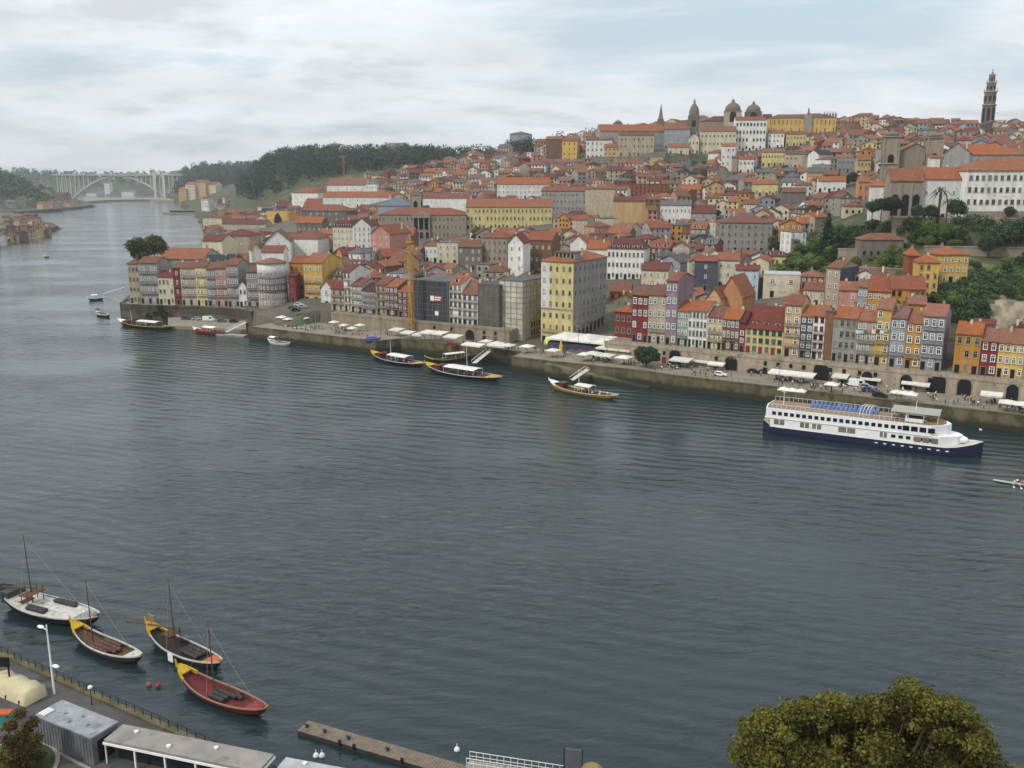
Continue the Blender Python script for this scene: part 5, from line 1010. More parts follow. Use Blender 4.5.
def city_trees(n, seed):
    r_ = random.Random(seed); got = []; tries = 0
    while len(got) < n and tries < 9000:
        tries += 1; px, py = r_.uniform(236, 790), r_.uniform(172, 300); Y = march(px, py); g = onY(px, py, Y); s_, t_ = ST(g.x, g.y)
        if t_ < 45 or Y > 960: continue
        if any(in_rect(g.x, g.y, f, .5) for f in FOOT if abs(f[0]-g.x)+abs(f[1]-g.y) < 60) or any(math.hypot(g.x-q[0].x, g.y-q[0].y) < 14 for q in got): continue
        h = r_.uniform(5, 8.5); pt = proj(g.x, g.y, g.z+h)[1]
        if any(YY > Y+2 and x0-1 < px < x1+1 and pt < y1-1 and py > y0 for (x0, x1, y0, y1, YY) in PROT): continue
        lm = min(LM, key=lambda l: (l[0]-px)**2+((l[1]-py)*1.6)**2); rel = 'uphill behind' if py < lm[1] else 'left of' if px < lm[0]-4 else 'right of' if px > lm[0]+4 else 'below'; got.append((g, h, r_.choice(['round', 'round_light', 'round', 'olive']), f"{rel} the {lm[2]}"))
    got.sort(key=lambda q: q[0].x/q[0].y)
    for i, (g, h, kd, w_) in enumerate(got):
        nm = {'round': 'small dark green tree', 'round_light': 'small light green tree', 'olive': 'small yellowish tree'}[kd]; same = [q for q in got if q[2:] == (kd, w_)]; k = [q[0] for q in same].index(g)
        tree(kd, (g.x, g.y, Tz(g.x, g.y)-.3), h, (f"{ORD[k]} {nm} {w_}".replace(' from left', '') if len(same) > 1 else f"{nm} among the roofs {w_}"), group='small trees among the hillside roofs')
city_trees(60, 17)
# ivy-like mass on the cliff that nobody could count
def mass(name, label, polys, n, size, hmax, m, seed, Yr=(300, 1200), clump=2.2):
    rng = np.random.default_rng(seed); C_ = []
    for poly, k in polys:
        xs = [a for a, b_ in poly]; ys = [b_ for a, b_ in poly]; c = 0
        while c < k:
            px, py = rng.uniform(min(xs), max(xs)), rng.uniform(min(ys), max(ys))
            if not bool(inside(np.array([px]), np.array([py]), poly)[0]): continue
            c += 1; Y = march(px, py, *Yr); g = onY(px, py, Y); z = Tz(g.x, g.y); s = clump*rng.uniform(.6, 1.3)
            if any(in_rect(g.x, g.y, f, .3) for f in FOOT if abs(f[0]-g.x)+abs(f[1]-g.y) < 40): continue
            C_.append((g.x, g.y, z+s*.25, s, s, s*hmax))
    o = link(name, leaf_mesh(name, leaf_cloud(C_, n, size, rng, .5), m)); kind(o, 'stuff'); o['label'] = label; o['category'] = 'vegetation'
mass('undergrowth', 'tangled dark green undergrowth covering the cliff and garden terraces', [([(925, 322), (922, 300), (968, 280), (1060, 256), (1060, 298), (985, 298), (984, 338), (945, 338)], 560), ([(870, 216), (868, 232), (905, 236), (1060, 240), (1060, 222)], 160), ([(800, 256), (815, 236), (860, 226), (862, 250)], 60)], 38000, .45, .7, L_DARK, 3)
mass('undergrowth', 'bright green shrubs and ground cover along the foot of the hillside garden', [([(765, 274), (810, 244), (905, 248), (905, 270), (860, 274)], 300), ([(985, 292), (930, 284), (968, 270), (1060, 262), (1060, 285)], 60)], 22000, .42, .6, L_MID, 13)
def ivy():
    rng = np.random.default_rng(61); bl = []
    for px, w_ in ((150, 1.), (158, 1.5), (162, 1.6), (166, 1.2), (206, .8), (214, .8), (222, .9), (230, .9), (236, .8)):
        for q in range(3): c = onz(px+rng.normal()*1.5, 320.4, 0); bl.append((c.x, c.y-.5, 6.2-rng.random()*(4.5 if 145 < px < 170 else 1.2), 1.1*w_, .5, .9*w_))
    o = link('ivy', leaf_mesh('ivy', leaf_cloud(bl, 3500, .3, rng, .4), L_DARK)); kind(o, 'stuff'); o['label'] = 'dark ivy hanging over the headland wall'; o['category'] = 'ivy'
ivy()
# far woods: one mass
def woods(name, label, pts, h, m, per, size, seed):
    rng = np.random.default_rng(seed); bl = []
    for x, y, z in pts:
        s = h*rng.choice([.55, .75, 1, 1.2, 1.7])*rng.uniform(.85, 1.15); bl.append((x, y, z+s*.55, s*.42, s*.42, s*.5)); bl.append((x+rng.normal()*2, y+rng.normal()*2, z+s*.75, s*.25, s*.25, s*.3))
    o = link(name, leaf_mesh(name, leaf_cloud(bl, per*len(pts), size, rng, .6), m)); kind(o, 'stuff'); o['label'] = label; o['category'] = 'wood'
rng = np.random.default_rng(77); P1 = []
while len(P1) < 1150:
    Y = rng.uniform(1230, 1720); px = rng.uniform(236, 452); X = (px-512)/F*(Y*cp+3); z = Tz(X, Y)
    if px > 440 and Y < 1330: continue
    if z < 30: continue
    if any(in_rect(X, Y, f, 3) for f in FOOT if abs(f[0]-X)+abs(f[1]-Y) < 60): continue
    P1.append((X, Y, z))
woods('wooded_hill', 'dark continuous wood covering the hilltop behind the white convent', P1, 14, L_FAR, 60, 1.35, 1)
P1 = []
while len(P1) < 700:
    Y = rng.uniform(2150, 2900); px = rng.uniform(176, 262); X = (px-512)/F*(Y*cp+6); z = Tz(X, Y)
    if z > 14: P1.append((X, Y, z))
woods('wooded_hill', 'hazy wood on the far slope right of the arch bridge', P1, 15, L_FAR, 34, 2.2, 2)
P1 = []
while len(P1) < 700:
    px = rng.uniform(-60, 92); py = rng.uniform(196, 212); p = onz(px, py, 0); z = zat(G2, p.x, p.y)
    if z > 9 and not any(in_rect(p.x, p.y, f, 2) for f in FOOT if abs(f[0]-p.x)+abs(f[1]-p.y) < 80): P1.append((p.x, p.y, z))
woods('wooded_hill', 'blue-green wood on the left bank hill', P1, 15, L_FAR, 34, 2.2, 3)
P1 = []; XX, YY, ZZ = R1
for i in range(900): a, c = rng.integers(1, 12), rng.integers(0, 90); P1.append((XX[a, c]+rng.normal()*12, YY[a, c]+rng.normal()*20, ZZ[a, c]-1))
woods('wooded_hill', 'palest hazy wood on the ridge beyond the arch bridge', P1, 17, L_FAR, 22, 3., 4)
P1 = []
while len(P1) < 330:
    px = rng.uniform(452, 640) if rng.random() < .5 else rng.uniform(452, 560); Y = rng.uniform(1100, 1250); X = (px-512)/F*(Y*cp+3); P1.append((X, Y, Tz(X, Y)))
woods('treeline', 'thin dark treeline on the crest left of the monastery', P1, 11, L_FAR, 40, 1.1, 6)
def headland_trees():
    rng = np.random.default_rng(9)
    for px, py, Y, rx, rz, lab in ((140, 249, 452, 6.2, 5.4, 'rounded olive-green tree on the headland, left of a taller one'), (155, 246, 462, 6., 6.4, 'taller rounded olive-green tree on the headland behind the terrace')):
        c = onY(px, py, Y); bl = [(rng.normal()*rx*.35, rng.normal()*rx*.35, rng.normal()*rz*.28, rx*.55, rx*.55, rz*.5) for _ in range(12)]
        t = thing('headland_tree', lab, 'tree', (c.x, c.y, 9.8), 0, 'pair of headland trees'); v = leaf_cloud(bl, 5000, .5, rng, .55); v[:, 2] += c.z-9.8; link('crown', leaf_mesh('crown', v, L_HEAD), t); trunk_mb((c.z-9.8)*1.4, .5, 4, rng, 4).build('trunk', M_BARK, t)
headland_trees()
def near_tree():
    rng = np.random.default_rng(12); Y = 52.; base = onY(872, 700, Y); x0, y0 = base.x, base.y
    t = thing('broadleaf_tree', 'big olive-green broadleaf tree rising into the bottom of the view', 'tree', (x0, y0, 12.5)); bl = []
    top = [(738, 742), (748, 722), (760, 709), (778, 712), (795, 696), (812, 698), (832, 690), (850, 700), (872, 694), (890, 698), (906, 680), (922, 684), (938, 700), (952, 694), (968, 706), (980, 722), (988, 742), (994, 766)]
    tx, ty = [p[0] for p in top], [p[1] for p in top]
    for q in range(250):
        px = rng.uniform(738, 990); y0_ = float(np.interp(px, tx, ty)); py = y0_+7+abs(rng.normal())*34 if q % 2 else y0_+6+rng.random()*8; dp = rng.uniform(-1, 1)*(1.2+min(5., (py-y0_)*.11))
        c = onY(px, py, Y+dp); s = rng.uniform(.38, .95); bl.append((c.x-x0, c.y-y0, c.z-12.5, s*1.15, s*1.15, s*.75))
    for px, py in ((1006, 768), (1014, 772), (744, 764), (742, 752)): c = onY(px, py, Y-1); bl.append((c.x-x0, c.y-y0, c.z-12.5, .7, .7, .5))
    for q in range(150):
        px = rng.uniform(750, 984); c = onY(px, float(np.interp(px, tx, ty))+rng.uniform(14, 60), Y+rng.uniform(-1, 4)); s = rng.uniform(.6, 1.1); bl.append((c.x-x0, c.y-y0, c.z-12.5, s*1.1, s*1.1, s*.8))
    for q in range(90): c = onY(rng.uniform(745, 990), rng.uniform(745, 830), Y+rng.uniform(-4, 5)); s = rng.uniform(.9, 1.7); bl.append((c.x-x0, c.y-y0, c.z-12.5, s, s, s*.8))
    v = leaf_cloud(bl, 110000, .115, rng, .25); link('crown', leaf_mesh('crown', v, L_NEAR), t); b = trunk_mb(20, .5, 8, rng, 7)
    for bx in bl[::4]: b.tube((bx[0]*.75, bx[1]*.75, bx[2]-3.5), (bx[0], bx[1], bx[2]-.2), .06, .02, 5)
    b.build('trunk', M_BARK, t)
near_tree()
# ================================================================== boats
def hull_mb(L_, Bm, zf, keel=-.5, n=22, full=.55, x_off=0):
    """lofted double-ended hull: returns builder and edge curves; zf(t) is the gunwale height"""
    b = MB(); rows = []
    for i in range(n+1):
        t = i/n; x = (t-.5)*L_; hw = max(.03, Bm/2*math.sin(math.pi*min(max(t, .001), .999))**full); g = zf(t); k = keel+(g-keel)*abs(2*t-1)**5*.9
        rows.append([(x, -hw, g), (x, -hw*.86, (g+k)/2), (x, -hw*.4, k), (x, hw*.4, k), (x, hw*.86, (g+k)/2), (x, hw, g)])
    for r in rows: b.v += r
    for i in range(n):
        for j in range(5): b.f.append((i*6+j, i*6+j+1, (i+1)*6+j+1, (i+1)*6+j)); b.m.append(0)
    for i in (0, n): b.f.append(tuple(range(i*6, i*6+6))); b.m.append(0)
    return b, rows
def strip(rows, i0, i1, w, h, m=0):
    b = MB()
    for sgn, e in ((-1, 0), (1, 5)):
        for i in range(i0, i1):
            p, q = Vector(rows[i][e]), Vector(rows[i+1][e]); o = Vector((0, sgn*w, 0)); u = Vector((0, 0, h)); vs = [p-o*.6, p+o, q+o, q-o*.6]
            b.add([v-u for v in vs]+[v+u*.5 for v in vs], [(0, 3, 2, 1), (4, 5, 6, 7), (0, 1, 5, 4), (1, 2, 6, 5), (2, 3, 7, 6), (3, 0, 4, 7)], m)
    return b
def deck_mb(rows, i0, i1, drop, inset=.9):
    b = MB(); pts = [(rows[i][0][0], rows[i][0][1]*inset, rows[i][0][2]-drop) for i in range(i0, i1+1)]+[(rows[i][5][0], rows[i][5][1]*inset, rows[i][5][2]-drop) for i in range(i1, i0-1, -1)]
    k = i1-i0+1
    for i in range(k-1): a, c, d, e = pts[i], pts[i+1], pts[2*k-2-i], pts[2*k-1-i]; b.add([a, c, d, e, (a[0], a[1], a[2]-.12), (c[0], c[1], c[2]-.12), (d[0], d[1], d[2]-.12), (e[0], e[1], e[2]-.12)], [(0, 1, 2, 3), (7, 6, 5, 4), (0, 4, 5, 1), (3, 2, 6, 7)])
    return b
M_GUNW = mat('worn_white', (186, 184, 178), .75, .2, 1.5)
M_YEL = mat('boat_yellow', (186, 152, 36), .7, .2, 1.5); M_HULL = mat('tarred_hull', (42, 36, 34), .7, .2, 1); M_REDP = mat('boat_red', (104, 36, 38), .75, .25, 1.5); M_DECKW = mat('white_deck', (186, 182, 172), .8, .22, 1.2, speck=((130, 124, 114), 1.1, .58))
M_ORG = mat('boat_orange', (176, 88, 42), .6, .1); M_BARREL = mat('barrel_oak', (84, 58, 42), .7, .3, 4); M_BARRELD = mat('barrel_dark', (52, 48, 48), .7, .25, 4); M_NAVY = mat('ship_navy', (24, 32, 60), .5, .12, .3); M_ROPE = mat('rope', (150, 140, 120), .9, .1)
FARB = []
def rabelo(label, A, C, gun, deck, mast, beam=.225, canopy=None, hull=None, bow=None, far=False, group='flat-bottomed wine boats by the near quay', end=None, oar=True, mx=-.12, sheer=1.7, fb=1.1, name='wine_boat', lean=.03, cabin=False):
    a = onz(A[0], A[1], .4); c = onz(C[0], C[1], .4); L_ = (c-a).length; m_ = (a+c)/2; rz = math.atan2(c.y-a.y, c.x-a.x); Bm = L_*beam
    r = thing(name, label, 'boat', (m_.x, m_.y, 0), rz, group)
    zf = lambda t: fb+sheer*max(0, (1-2*t))**2.6+sheer*.35*max(0, 2*t-1)**2.5
    hb, rows = hull_mb(L_, Bm, zf); hb.build('hull', hull or M_HULL, r, True)
    strip(rows, 3, 22, .09, .14).build('gunwale', gun, r)
    deck_mb(rows, 1, 21, .55 if not far else .4).build('deck', deck, r)
    b = strip(rows, 0, 3, .14, .3); dm = deck_mb(rows, 0, 2, -.08, 1.0); b.add(dm.v, dm.f); b.tube(Vector(rows[0][0])+Vector((-.2, 0, -.3)), Vector(rows[0][0])+Vector((-.5, 0, .7)), .2, .1, 6); b.build('prow', bow or M_YEL, r)
    if end is not None: dm = deck_mb(rows, 18, 21, .05, .97); dm.build('end_deck', end, r)
    b = MB(); b.tube(Vector(rows[22][0])+Vector((-.3, 0, -.2)), Vector(rows[22][0])+Vector((.4, 0, .5)), .16, .08, 6); b.build('stem_post', bow or M_YEL, r)
    if mast:
        x = mx*L_; b = MB(); b.tube((x, 0, .4), (x-mast*lean, 0, mast), .12 if not far else .1, .05, 7); b.build('mast', M_WOOD if not far else M_WHITE, r)
        if not far:
            b = MB()
            for e, s in ((-.42, 0), (.4, 0), (0, 1), (0, -1)): b.tube((x-mast*lean, 0, mast*.95), (e*L_ if not s else x+.5, s*Bm*.48, fb+.3), .02, .02, 4)
            b.build('rigging', M_ROPE, r)
    if cabin:
        b = MB(); x = -.3*L_; b.box(x-.9, x+.9, -Bm*.26, Bm*.26, .5, fb+1.5, 0); b.box(x-1.1, x+1.1, -Bm*.3, Bm*.3, fb+1.503, fb+1.62, 1); b.build('cabin', [M_REDP, M_WOOD], r)
    if far and canopy: FARB.append((r, L_, Bm, fb))
    if oar:
        b = MB(); x = -.2*L_
        for q in (-1, 1):
            for e in (0, 1.3): b.tube((x+e, q*Bm*.25, fb-.5), (x+e, q*Bm*.25, fb+2.4), .07, .07, 5)
        b.box(x-.3, x+1.6, -Bm*.3, Bm*.3, fb+1.6, fb+1.7); b.build('steering_platform', M_WOOD, r)
        b = MB(); b.tube((x+1.5, .2, fb+2.5), (-.5*L_-3.4, -.6, fb+1.0), .13, .1, 6); b.tube((-.5*L_-2.4, -.52, fb+1.2), (-.5*L_-4, -.66, fb+.8), .1, .28, 4); b.build('steering_oar', M_WOOD, r)
    if canopy:
        x0, x1, m2 = canopy; b = MB(); b.ext([(-Bm*.36, fb+1.7), (0, fb+2.05), (Bm*.36, fb+1.7), (Bm*.36, fb+1.8), (0, fb+2.16), (-Bm*.36, fb+1.8)], x0*L_, x1*L_, 'x')
        b.build('canopy', m2, r); b = MB()
        for x in (x0*L_+.2, (x0+x1)/2*L_, x1*L_-.2):
            for q in (-1, 1): b.tube((x, q*Bm*.33, .5), (x, q*Bm*.33, fb+1.75), .05, .05, 5)
        b.build('canopy_post', M_WHITE, r)
        b = MB()
        for i in range(6): x = x1*L_+.6+i*.9; b.box(x, x+.45, -Bm*.3, Bm*.3, fb-.35, fb+.1) if x < .4*L_ else None
        if b.v: b.build('bench', M_WOOD, r)
    return r
def barrel_mesh(m):
    b = MB(); n = 10; prof = [(.24, -.45), (.3, -.2), (.32, 0), (.3, .2), (.24, .45)]; vs = []
    for rr_, x in prof:
        for i in range(n): t = 2*math.pi*i/n; vs.append((x, math.cos(t)*rr_, math.sin(t)*rr_+.32))
    fs = [(j*n+i, j*n+(i+1) % n, (j+1)*n+(i+1) % n, (j+1)*n+i) for j in range(4) for i in range(n)]+[tuple(range(n)), tuple(range(4*n, 5*n))]; b.add(vs, fs); return b.mesh('barrel', [m])
BM1, BM2 = barrel_mesh(M_BARREL), barrel_mesh(M_BARRELD)
def barrels(boat, spots, z, me, label, group):
    mw = Matrix.Translation(boat.location) @ Matrix.Rotation(boat.rotation_euler.z, 4, 'Z')
    for x, y in spots:
        o = link('barrel', me); p = mw @ Vector((x, y, z)); o.location = p; o.rotation_euler = (0, 0, boat.rotation_euler.z+math.pi/2*0+random.uniform(-.06, .06)); tag(o, label, 'barrel', group)
nb1 = rabelo('largest wine boat at the near quay with a flat white deck', (3, 601), (100, 626), M_DECKW, M_DECKW, 12.5, .27, None, mx=-.17, end=M_DECKW, fb=1.5, bow=M_HULL)
for o in nb1.children:
    if o.name.startswith('deck'): o.location.z = .5
b = MB(); b.box(-8.6, -6.9, -1.6, 1.6, 1.2, 3.0); b.box(-5.6, -4.2, -1.2, .9, 1.4, 1.75, 1); b.build('deck_house', [mat('boat_green', (54, 68, 60), .7, .1), M_REDP], nb1)
barrels(nb1, [(-2.2+i*.72, -1.35+j*.98) for i in range(5) for j in range(1)]+[(-2.+i*.72, -2.0) for i in range(5)], 1.42, BM2, 'dark barrel in the row nearest the quay on the white-decked boat', 'barrels on the white-decked boat')
barrels(nb1, [(-.2+i*.75, 1.5) for i in range(6)]+[(0+i*.75, 2.05) for i in range(5)], 1.42, BM2, 'dark barrel in the row farther from the quay on the white-decked boat', 'barrels on the white-decked boat')
nb2 = rabelo('wine boat with yellow prow, white rim and brown barrels, beside the white-decked boat', (74, 636), (142, 664), M_GUNW, M_WOOD, 10.2, mx=-.2, end=M_DECKW, oar=False)
barrels(nb2, [(-1.6+i*.95, -1.1+j*.72) for i in range(5) for j in range(4) if abs(j-1.5) < 2-(i > 3)], .62, BM1, 'brown oak barrel loaded in the white-rimmed boat beside the white-decked one', 'barrels in the white-rimmed boat')
nb3 = rabelo('wine boat with yellow prow, tall mast and orange end deck, farthest from the quay', (149, 637), (222, 670), M_GUNW, M_HULL, 11., mx=-.12, end=M_ORG)
barrels(nb3, [(.2+i*.95, -.4+j*.7) for i in range(4) for j in range(3)], .62, BM2, 'dark barrel stowed in the boat with the orange end deck', 'barrels in the orange-decked boat')
b = MB(); b.box(-.2, .9, -2.5, -2.42, .3, 1.5); b.build('white_board', M_WHITE, nb3); b = MB(); b.box(-7.9, -6.4, -.1, .1, 3.4, 4.2); b.tube((-7.2, 0, 2.4), (-7.2, 0, 3.5), .05, .05, 5); b.build('cloth_roll', mat('tan_cloth', (132, 116, 92), .9, .1), nb3)
nb4 = rabelo('red-decked wine boat with yellow prow, nearest the floating pontoon', (180, 681), (267, 717), mat('boat_buff', (150, 116, 96), .7, .1), M_REDP, 10.6, oar=False, mx=-.08, end=mat('boat_rose', (132, 46, 50), .7, .2, 2), hull=mat('hull_maroon', (84, 34, 36), .6, .15))
barrels(nb4, [(-.9+i*.9, -.9+j*.7) for i in range(3) for j in range(3)]+[(1.7, .5), (1.7, 1.1), (2.5, .8)], .62, BM2, 'dark barrel stowed in the red-decked boat', 'barrels in the red-decked boat')
TG = 'tour boats along the far quay'
rabelo('tour boat with white canopy and yellow prow, left of the larger canopied tour boat', (372, 357), (424, 366.5), M_GUNW, M_HULL, 7.5, .24, (-.12, .22, M_CANVAS), far=True, cabin=True, end=M_YEL, group=TG, oar=False, name='tour_boat', mx=-.12)
rabelo('larger tour boat with long white canopy and yellow prow, second along the quay', (426, 369), (502, 380.5), M_GUNW, M_HULL, 10, .24, (-.2, .2, M_CANVAS), far=True, cabin=True, end=M_YEL, group=TG, oar=False, name='tour_boat', mx=.06)
rabelo('small open passenger boat half hidden behind the larger canopied tour boat', (426, 363), (470, 358), M_YEL, M_WOOD, 0, .2, (-.1, .35, M_CANVAS), far=True, group=TG, oar=False, name='tour_boat')
rabelo('yellow-hulled tour boat moored at the slipway', (550, 387), (618, 399), M_GUNW, M_HULL, 7.5, .22, (-.08, .14, M_CANVAS), far=True, cabin=True, group=TG, oar=False, hull=M_YEL, bow=M_WHITE, name='tour_boat', mx=-.06)
rabelo('tour boat with yellow stripe moored below the headland terrace', (119, 324), (173, 329), M_YEL, M_HULL, 7, .2, (-.1, .25, M_CANVAS), far=True, cabin=True, group=TG, oar=False, name='tour_boat', mx=-.25, bow=M_WHITE)
rabelo('small red boat with white cabin roof below the headland', (194, 331), (226, 334.5), M_REDP, M_REDP, 4, .26, (-.15, .2, M_WHITE), far=True, group=TG, oar=False, hull=mat('hull_red', (168, 44, 40), .5, .1), name='tour_boat', mx=-.1, bow=M_WHITE, sheer=.8)
rabelo('small white motorboat with an orange-seated cockpit by the quay corner', (269, 342.5), (290, 345), M_WHITE, M_ORG, 0, .34, (-.4, -.15, M_WHITE), far=True, group=None, oar=False, hull=M_WHITE, name='motorboat', bow=M_WHITE, sheer=.6)
rabelo('little dark motorboat with white deck out in the river left of the headland', (97, 314), (109, 316.5), M_WHITE, M_DECKW, 0, .32, (-.45, -.1, M_HULL), far=True, group=None, oar=False, name='motorboat', bow=M_WHITE, sheer=.5)
rabelo('green fishing boat moored off the headland steps', (88, 300), (104, 299), M_WHITE, M_HULL, 5, .3, (-.3, .1, M_WHITE), far=True, group=None, oar=False, hull=mat('hull_green', (48, 78, 72), .6, .1), name='fishing_boat', bow=M_WHITE, sheer=.8)
rabelo('tiny sail-less skiff alone far out on the river', (44, 257), (49, 257), M_WHITE, M_HULL, 6, .3, far=True, group=None, oar=False, name='skiff', sheer=.4, bow=M_WHITE)
def gangway(label, A, zA, C, zC, w=1.6, m=None):
    a = onz(*A, zA); c = onz(*C, zC); d = c-a; L_ = d.length; r = thing('gangway', label, 'gangway', a); r.rotation_mode = 'QUATERNION'; r.rotation_quaternion = d.to_track_quat('X', 'Z')
    b = MB(); b.box(0, L_, -w/2, w/2, -.12, 0); b.build('walkway', m or M_DECKW, r)
    for q in (-1, 1):
        b = MB(); n = max(3, int(L_/1.5)); b.box(0, L_, q*w/2-.04, q*w/2+.04, .9, 1.0)
        for i in range(n+1): b.box(L_*i/n-.03, L_*i/n+.03, q*w/2-.03, q*w/2+.03, 0, .9)
        b.build('railing', M_WHITE, r)
gangway('white gangway from the quay corner down to the headland pontoon', (226, 332), 1.2, (246, 322), 4.6, 2)
gangway('pale gangway from the quay to the larger canopied tour boat', (474, 363), 1.6, (489, 351), 4.7, 1.8)
gangway('white gangway with open railings at the slipway tour boat', (572, 380), 1.6, (588, 369), 4.6, 1.8)
gangway('long thin footbridge from the headland to the green fishing boat', (104, 295), 1.2, (124, 289), 5, 1.4)
p = onz(232, 335, .3); b = MB(); b.box(-7, 7, -1.6, 1.6, -.3, .6); b.box(-6.8, 6.8, -1.5, 1.5, .603, .66); o = b.build('pontoon', M_STONE); o.location = (p.x, p.y, 0); o.rotation_euler = (0, 0, -.35); tag(o, 'small floating pontoon beside the red boat', 'pontoon')
p = onz(188, 214, 0); b = MB(); b.box(-42, 42, -7, 7, -1, 3, 0); b.box(-30, 30, -5, 5, 3.003, 6, 1); b.box(-31, 31, -5.5, 5.5, 6.003, 6.6, 0); o = b.build('floating_jetty', [M_STONE, M_DARK]); o.location = (p.x, p.y, 0); o.rotation_euler = (0, 0, -.1); tag(o, 'long dark floating jetty in the far river below the orange blocks', 'jetty')
# ------------------------------------------------------------------ river cruise ship
def ship():
    a = onz(765, 429, 0); c = onz(982, 456, 0); L_ = (c-a).length; m_ = (a+c)/2; rz = math.atan2(c.y-a.y, c.x-a.x); Bm = 9.4; y0 = -Bm/2
    r = thing('river_cruise_ship', 'long white river cruise ship with a navy hull moored along the quay', 'ship', (m_.x, m_.y, 0), rz); hx = L_/2
    b = MB(); n = 26; rows = []
    for i in range(n+1):
        t = i/n; x = -hx+L_*t; f = min(1, (1-t)/.13)**.55 if t > .87 else min(1, .55+(t/.06)*.45); hw = Bm/2*max(f, .02); g = 2.1+1.5*max(0, (t-.84)/.16)**1.3+1.1*max(0, (.05-t)/.05); k = -.8
        rows.append([(x, -hw, g), (x, -hw*.98, .6), (x, -hw*.9, k), (x, hw*.9, k), (x, hw*.98, .6), (x, hw, g)])
    for q in rows: b.v += q
    for i in range(n):
        for j in range(5): b.f.append((i*6+j, i*6+j+1, (i+1)*6+j+1, (i+1)*6+j)); b.m.append(0)
        b.f.append((i*6+5, i*6, (i+1)*6, (i+1)*6+5)); b.m.append(1)
    for i in (0, n): b.f.append(tuple(range(i*6, i*6+6))); b.m.append(0)
    b.build('hull', [M_NAVY, M_DECKW], r)
    def deckp(x0, x1, z0, z1, ins, tip): return [(x0, -Bm/2+ins), (x1, -Bm/2+ins), (x1+tip, -Bm*.2), (x1+tip*1.25, 0), (x1+tip, Bm*.2), (x1, Bm/2-ins), (x0, Bm/2-ins), (x0-.6, 0)]
    b = MB(); b.prism(deckp(-hx+2.2, hx-9.5, 0, 0, .12, 4), 2.1, 4.6); b.build('lower_deck', M_WHITE, r)
    b = MB(); b.prism(deckp(-hx+1., hx-11.5, 0, 0, .02, 3.4), 4.603, 7.1); b.prism(deckp(-hx+.8, hx-11.3, 0, 0, -.1, 3.5), 4.5, 4.602); b.build('upper_deck', M_WHITE, r)
    b = MB(); b.prism(deckp(-hx+1.3, hx-12, 0, 0, .3, 3.), 7.104, 7.2); b.build('sun_deck', mat('deck_brown', (132, 112, 92), .8, .15, 1), r)
    for i in range(23):
        b = MB(); x = -hx+2.6+i*(L_-17)/23; b.box(x, x+.95, -Bm/2-.05, -Bm/2+.06, 5.4, 6.3); b.build('window', M_GLASS, r)
    for x, w in ((3.2, 2.6), (9.8, 2.2), (12.8, 2.2), (19.2, 4), (29, 1.6)): b = MB(); b.box(-hx+x, -hx+x+w, -Bm/2+.05, -Bm/2+.16, 2.9, 4.2, 0); b.box(-hx+x+w/2-.1, -hx+x+w/2+.1, -Bm/2+.02, -Bm/2+.05, 2.9, 4.2, 1); b.build('window', [mat('tan_glass', (120, 110, 96), .2, .2), M_WHITE], r)  # wide lower-deck panes in a plain tan-grey tone
    for i in range(6): b = MB(); x = -hx+31.6+i*1.7; b.box(x, x+1, -Bm/2+.06, -Bm/2+.16, 3.1, 3.9); b.build('window', M_GLASS, r)
    for i in range(4): b = MB(); x = hx-17.8+i*1.9; b.box(x, x+1.5, -Bm/2-.06, -Bm/2+.05, 5.3, 6.5); b.build('window', M_GLASS, r)
    for i in range(3): b = MB(); x = hx-15+i*1.9; b.box(x, x+1.5, -Bm/2+.02, -Bm/2+.16, 2.8, 4.1); b.build('window', mat('tan_glass', (120, 110, 96), .2, .2), r)
    for i in range(9): b = MB(); x = -hx+28+i*2; b.box(x, x+.7, -Bm/2-.03, -Bm/2+.2, 1.2, 1.45); b.build('porthole', M_WHITE, r)
    b = MB()
    for i in range(32): x = -hx+1.3+i*(L_-14)/32; b.box(x-.03, x+.03, -Bm/2+.1, -Bm/2+.16, 7.2, 8.2); b.box(x-.03, x+.03, Bm/2-.16, Bm/2-.1, 7.2, 8.2)
    b.box(-hx+1.3, hx-12.5, -Bm/2+.1, -Bm/2+.16, 8.2, 8.26); b.box(-hx+1.3, hx-12.5, Bm/2-.16, Bm/2-.1, 8.2, 8.26); b.build('railing', M_WHITE, r)
    b = MB(); b.box(5, 16, -3.6, 3.6, 9.4, 9.55, 0); [b.tube((x, y, 7.2), (x, y, 9.4), .06, .06, 5, 1) for x in (5.3, 9, 12.5, 15.7) for y in (-3.4, 3.4)]; b.build('awning', [mat('grey_awning', (150, 148, 140), .9, .1), M_WHITE], r)
    b = MB(); b.box(hx-17.5, hx-13.6, -3, 3, 7.2, 9.2, 0); b.box(hx-17.9, hx-13.2, -3.3, 3.3, 9.2, 9.4, 0); b.box(hx-17.2, hx-13.55, -3.05, 3.05, 8.1, 8.9, 1); b.build('wheelhouse', [M_WHITE, M_GLASS], r)
    b = MB(); b.lathe([(2.6, 7.21), (2.6, 7.35)], hx-11.3, 0, 16, sx=1.1, sy=1.3); b.build('foredeck_floor', mat('deck_tan', (150, 116, 74), .8, .15, 1), r)
    b = MB(); b.tube((-hx+4.4, 0, 7.2), (-hx+4.4, 0, 12.4), .1, .05, 6); b.box(-hx+3.8, -hx+5, -.05, .05, 10.6, 10.7); b.build('mast', M_WHITE, r)
    b = MB(); b.tube((hx-15.5, 0, 9.4), (hx-15.5, 0, 12), .1, .05, 6); b.build('mast', M_WHITE, r)
    b = MB(); b.tube((hx-1, 0, 3.4), (hx-.6, 0, 7), .05, .04, 5, 0); b.box(hx-1.25, hx-.66, -.02, .02, 6.3, 6.7, 1); b.build('flagpole', [M_IRON, M_WHITE], r)
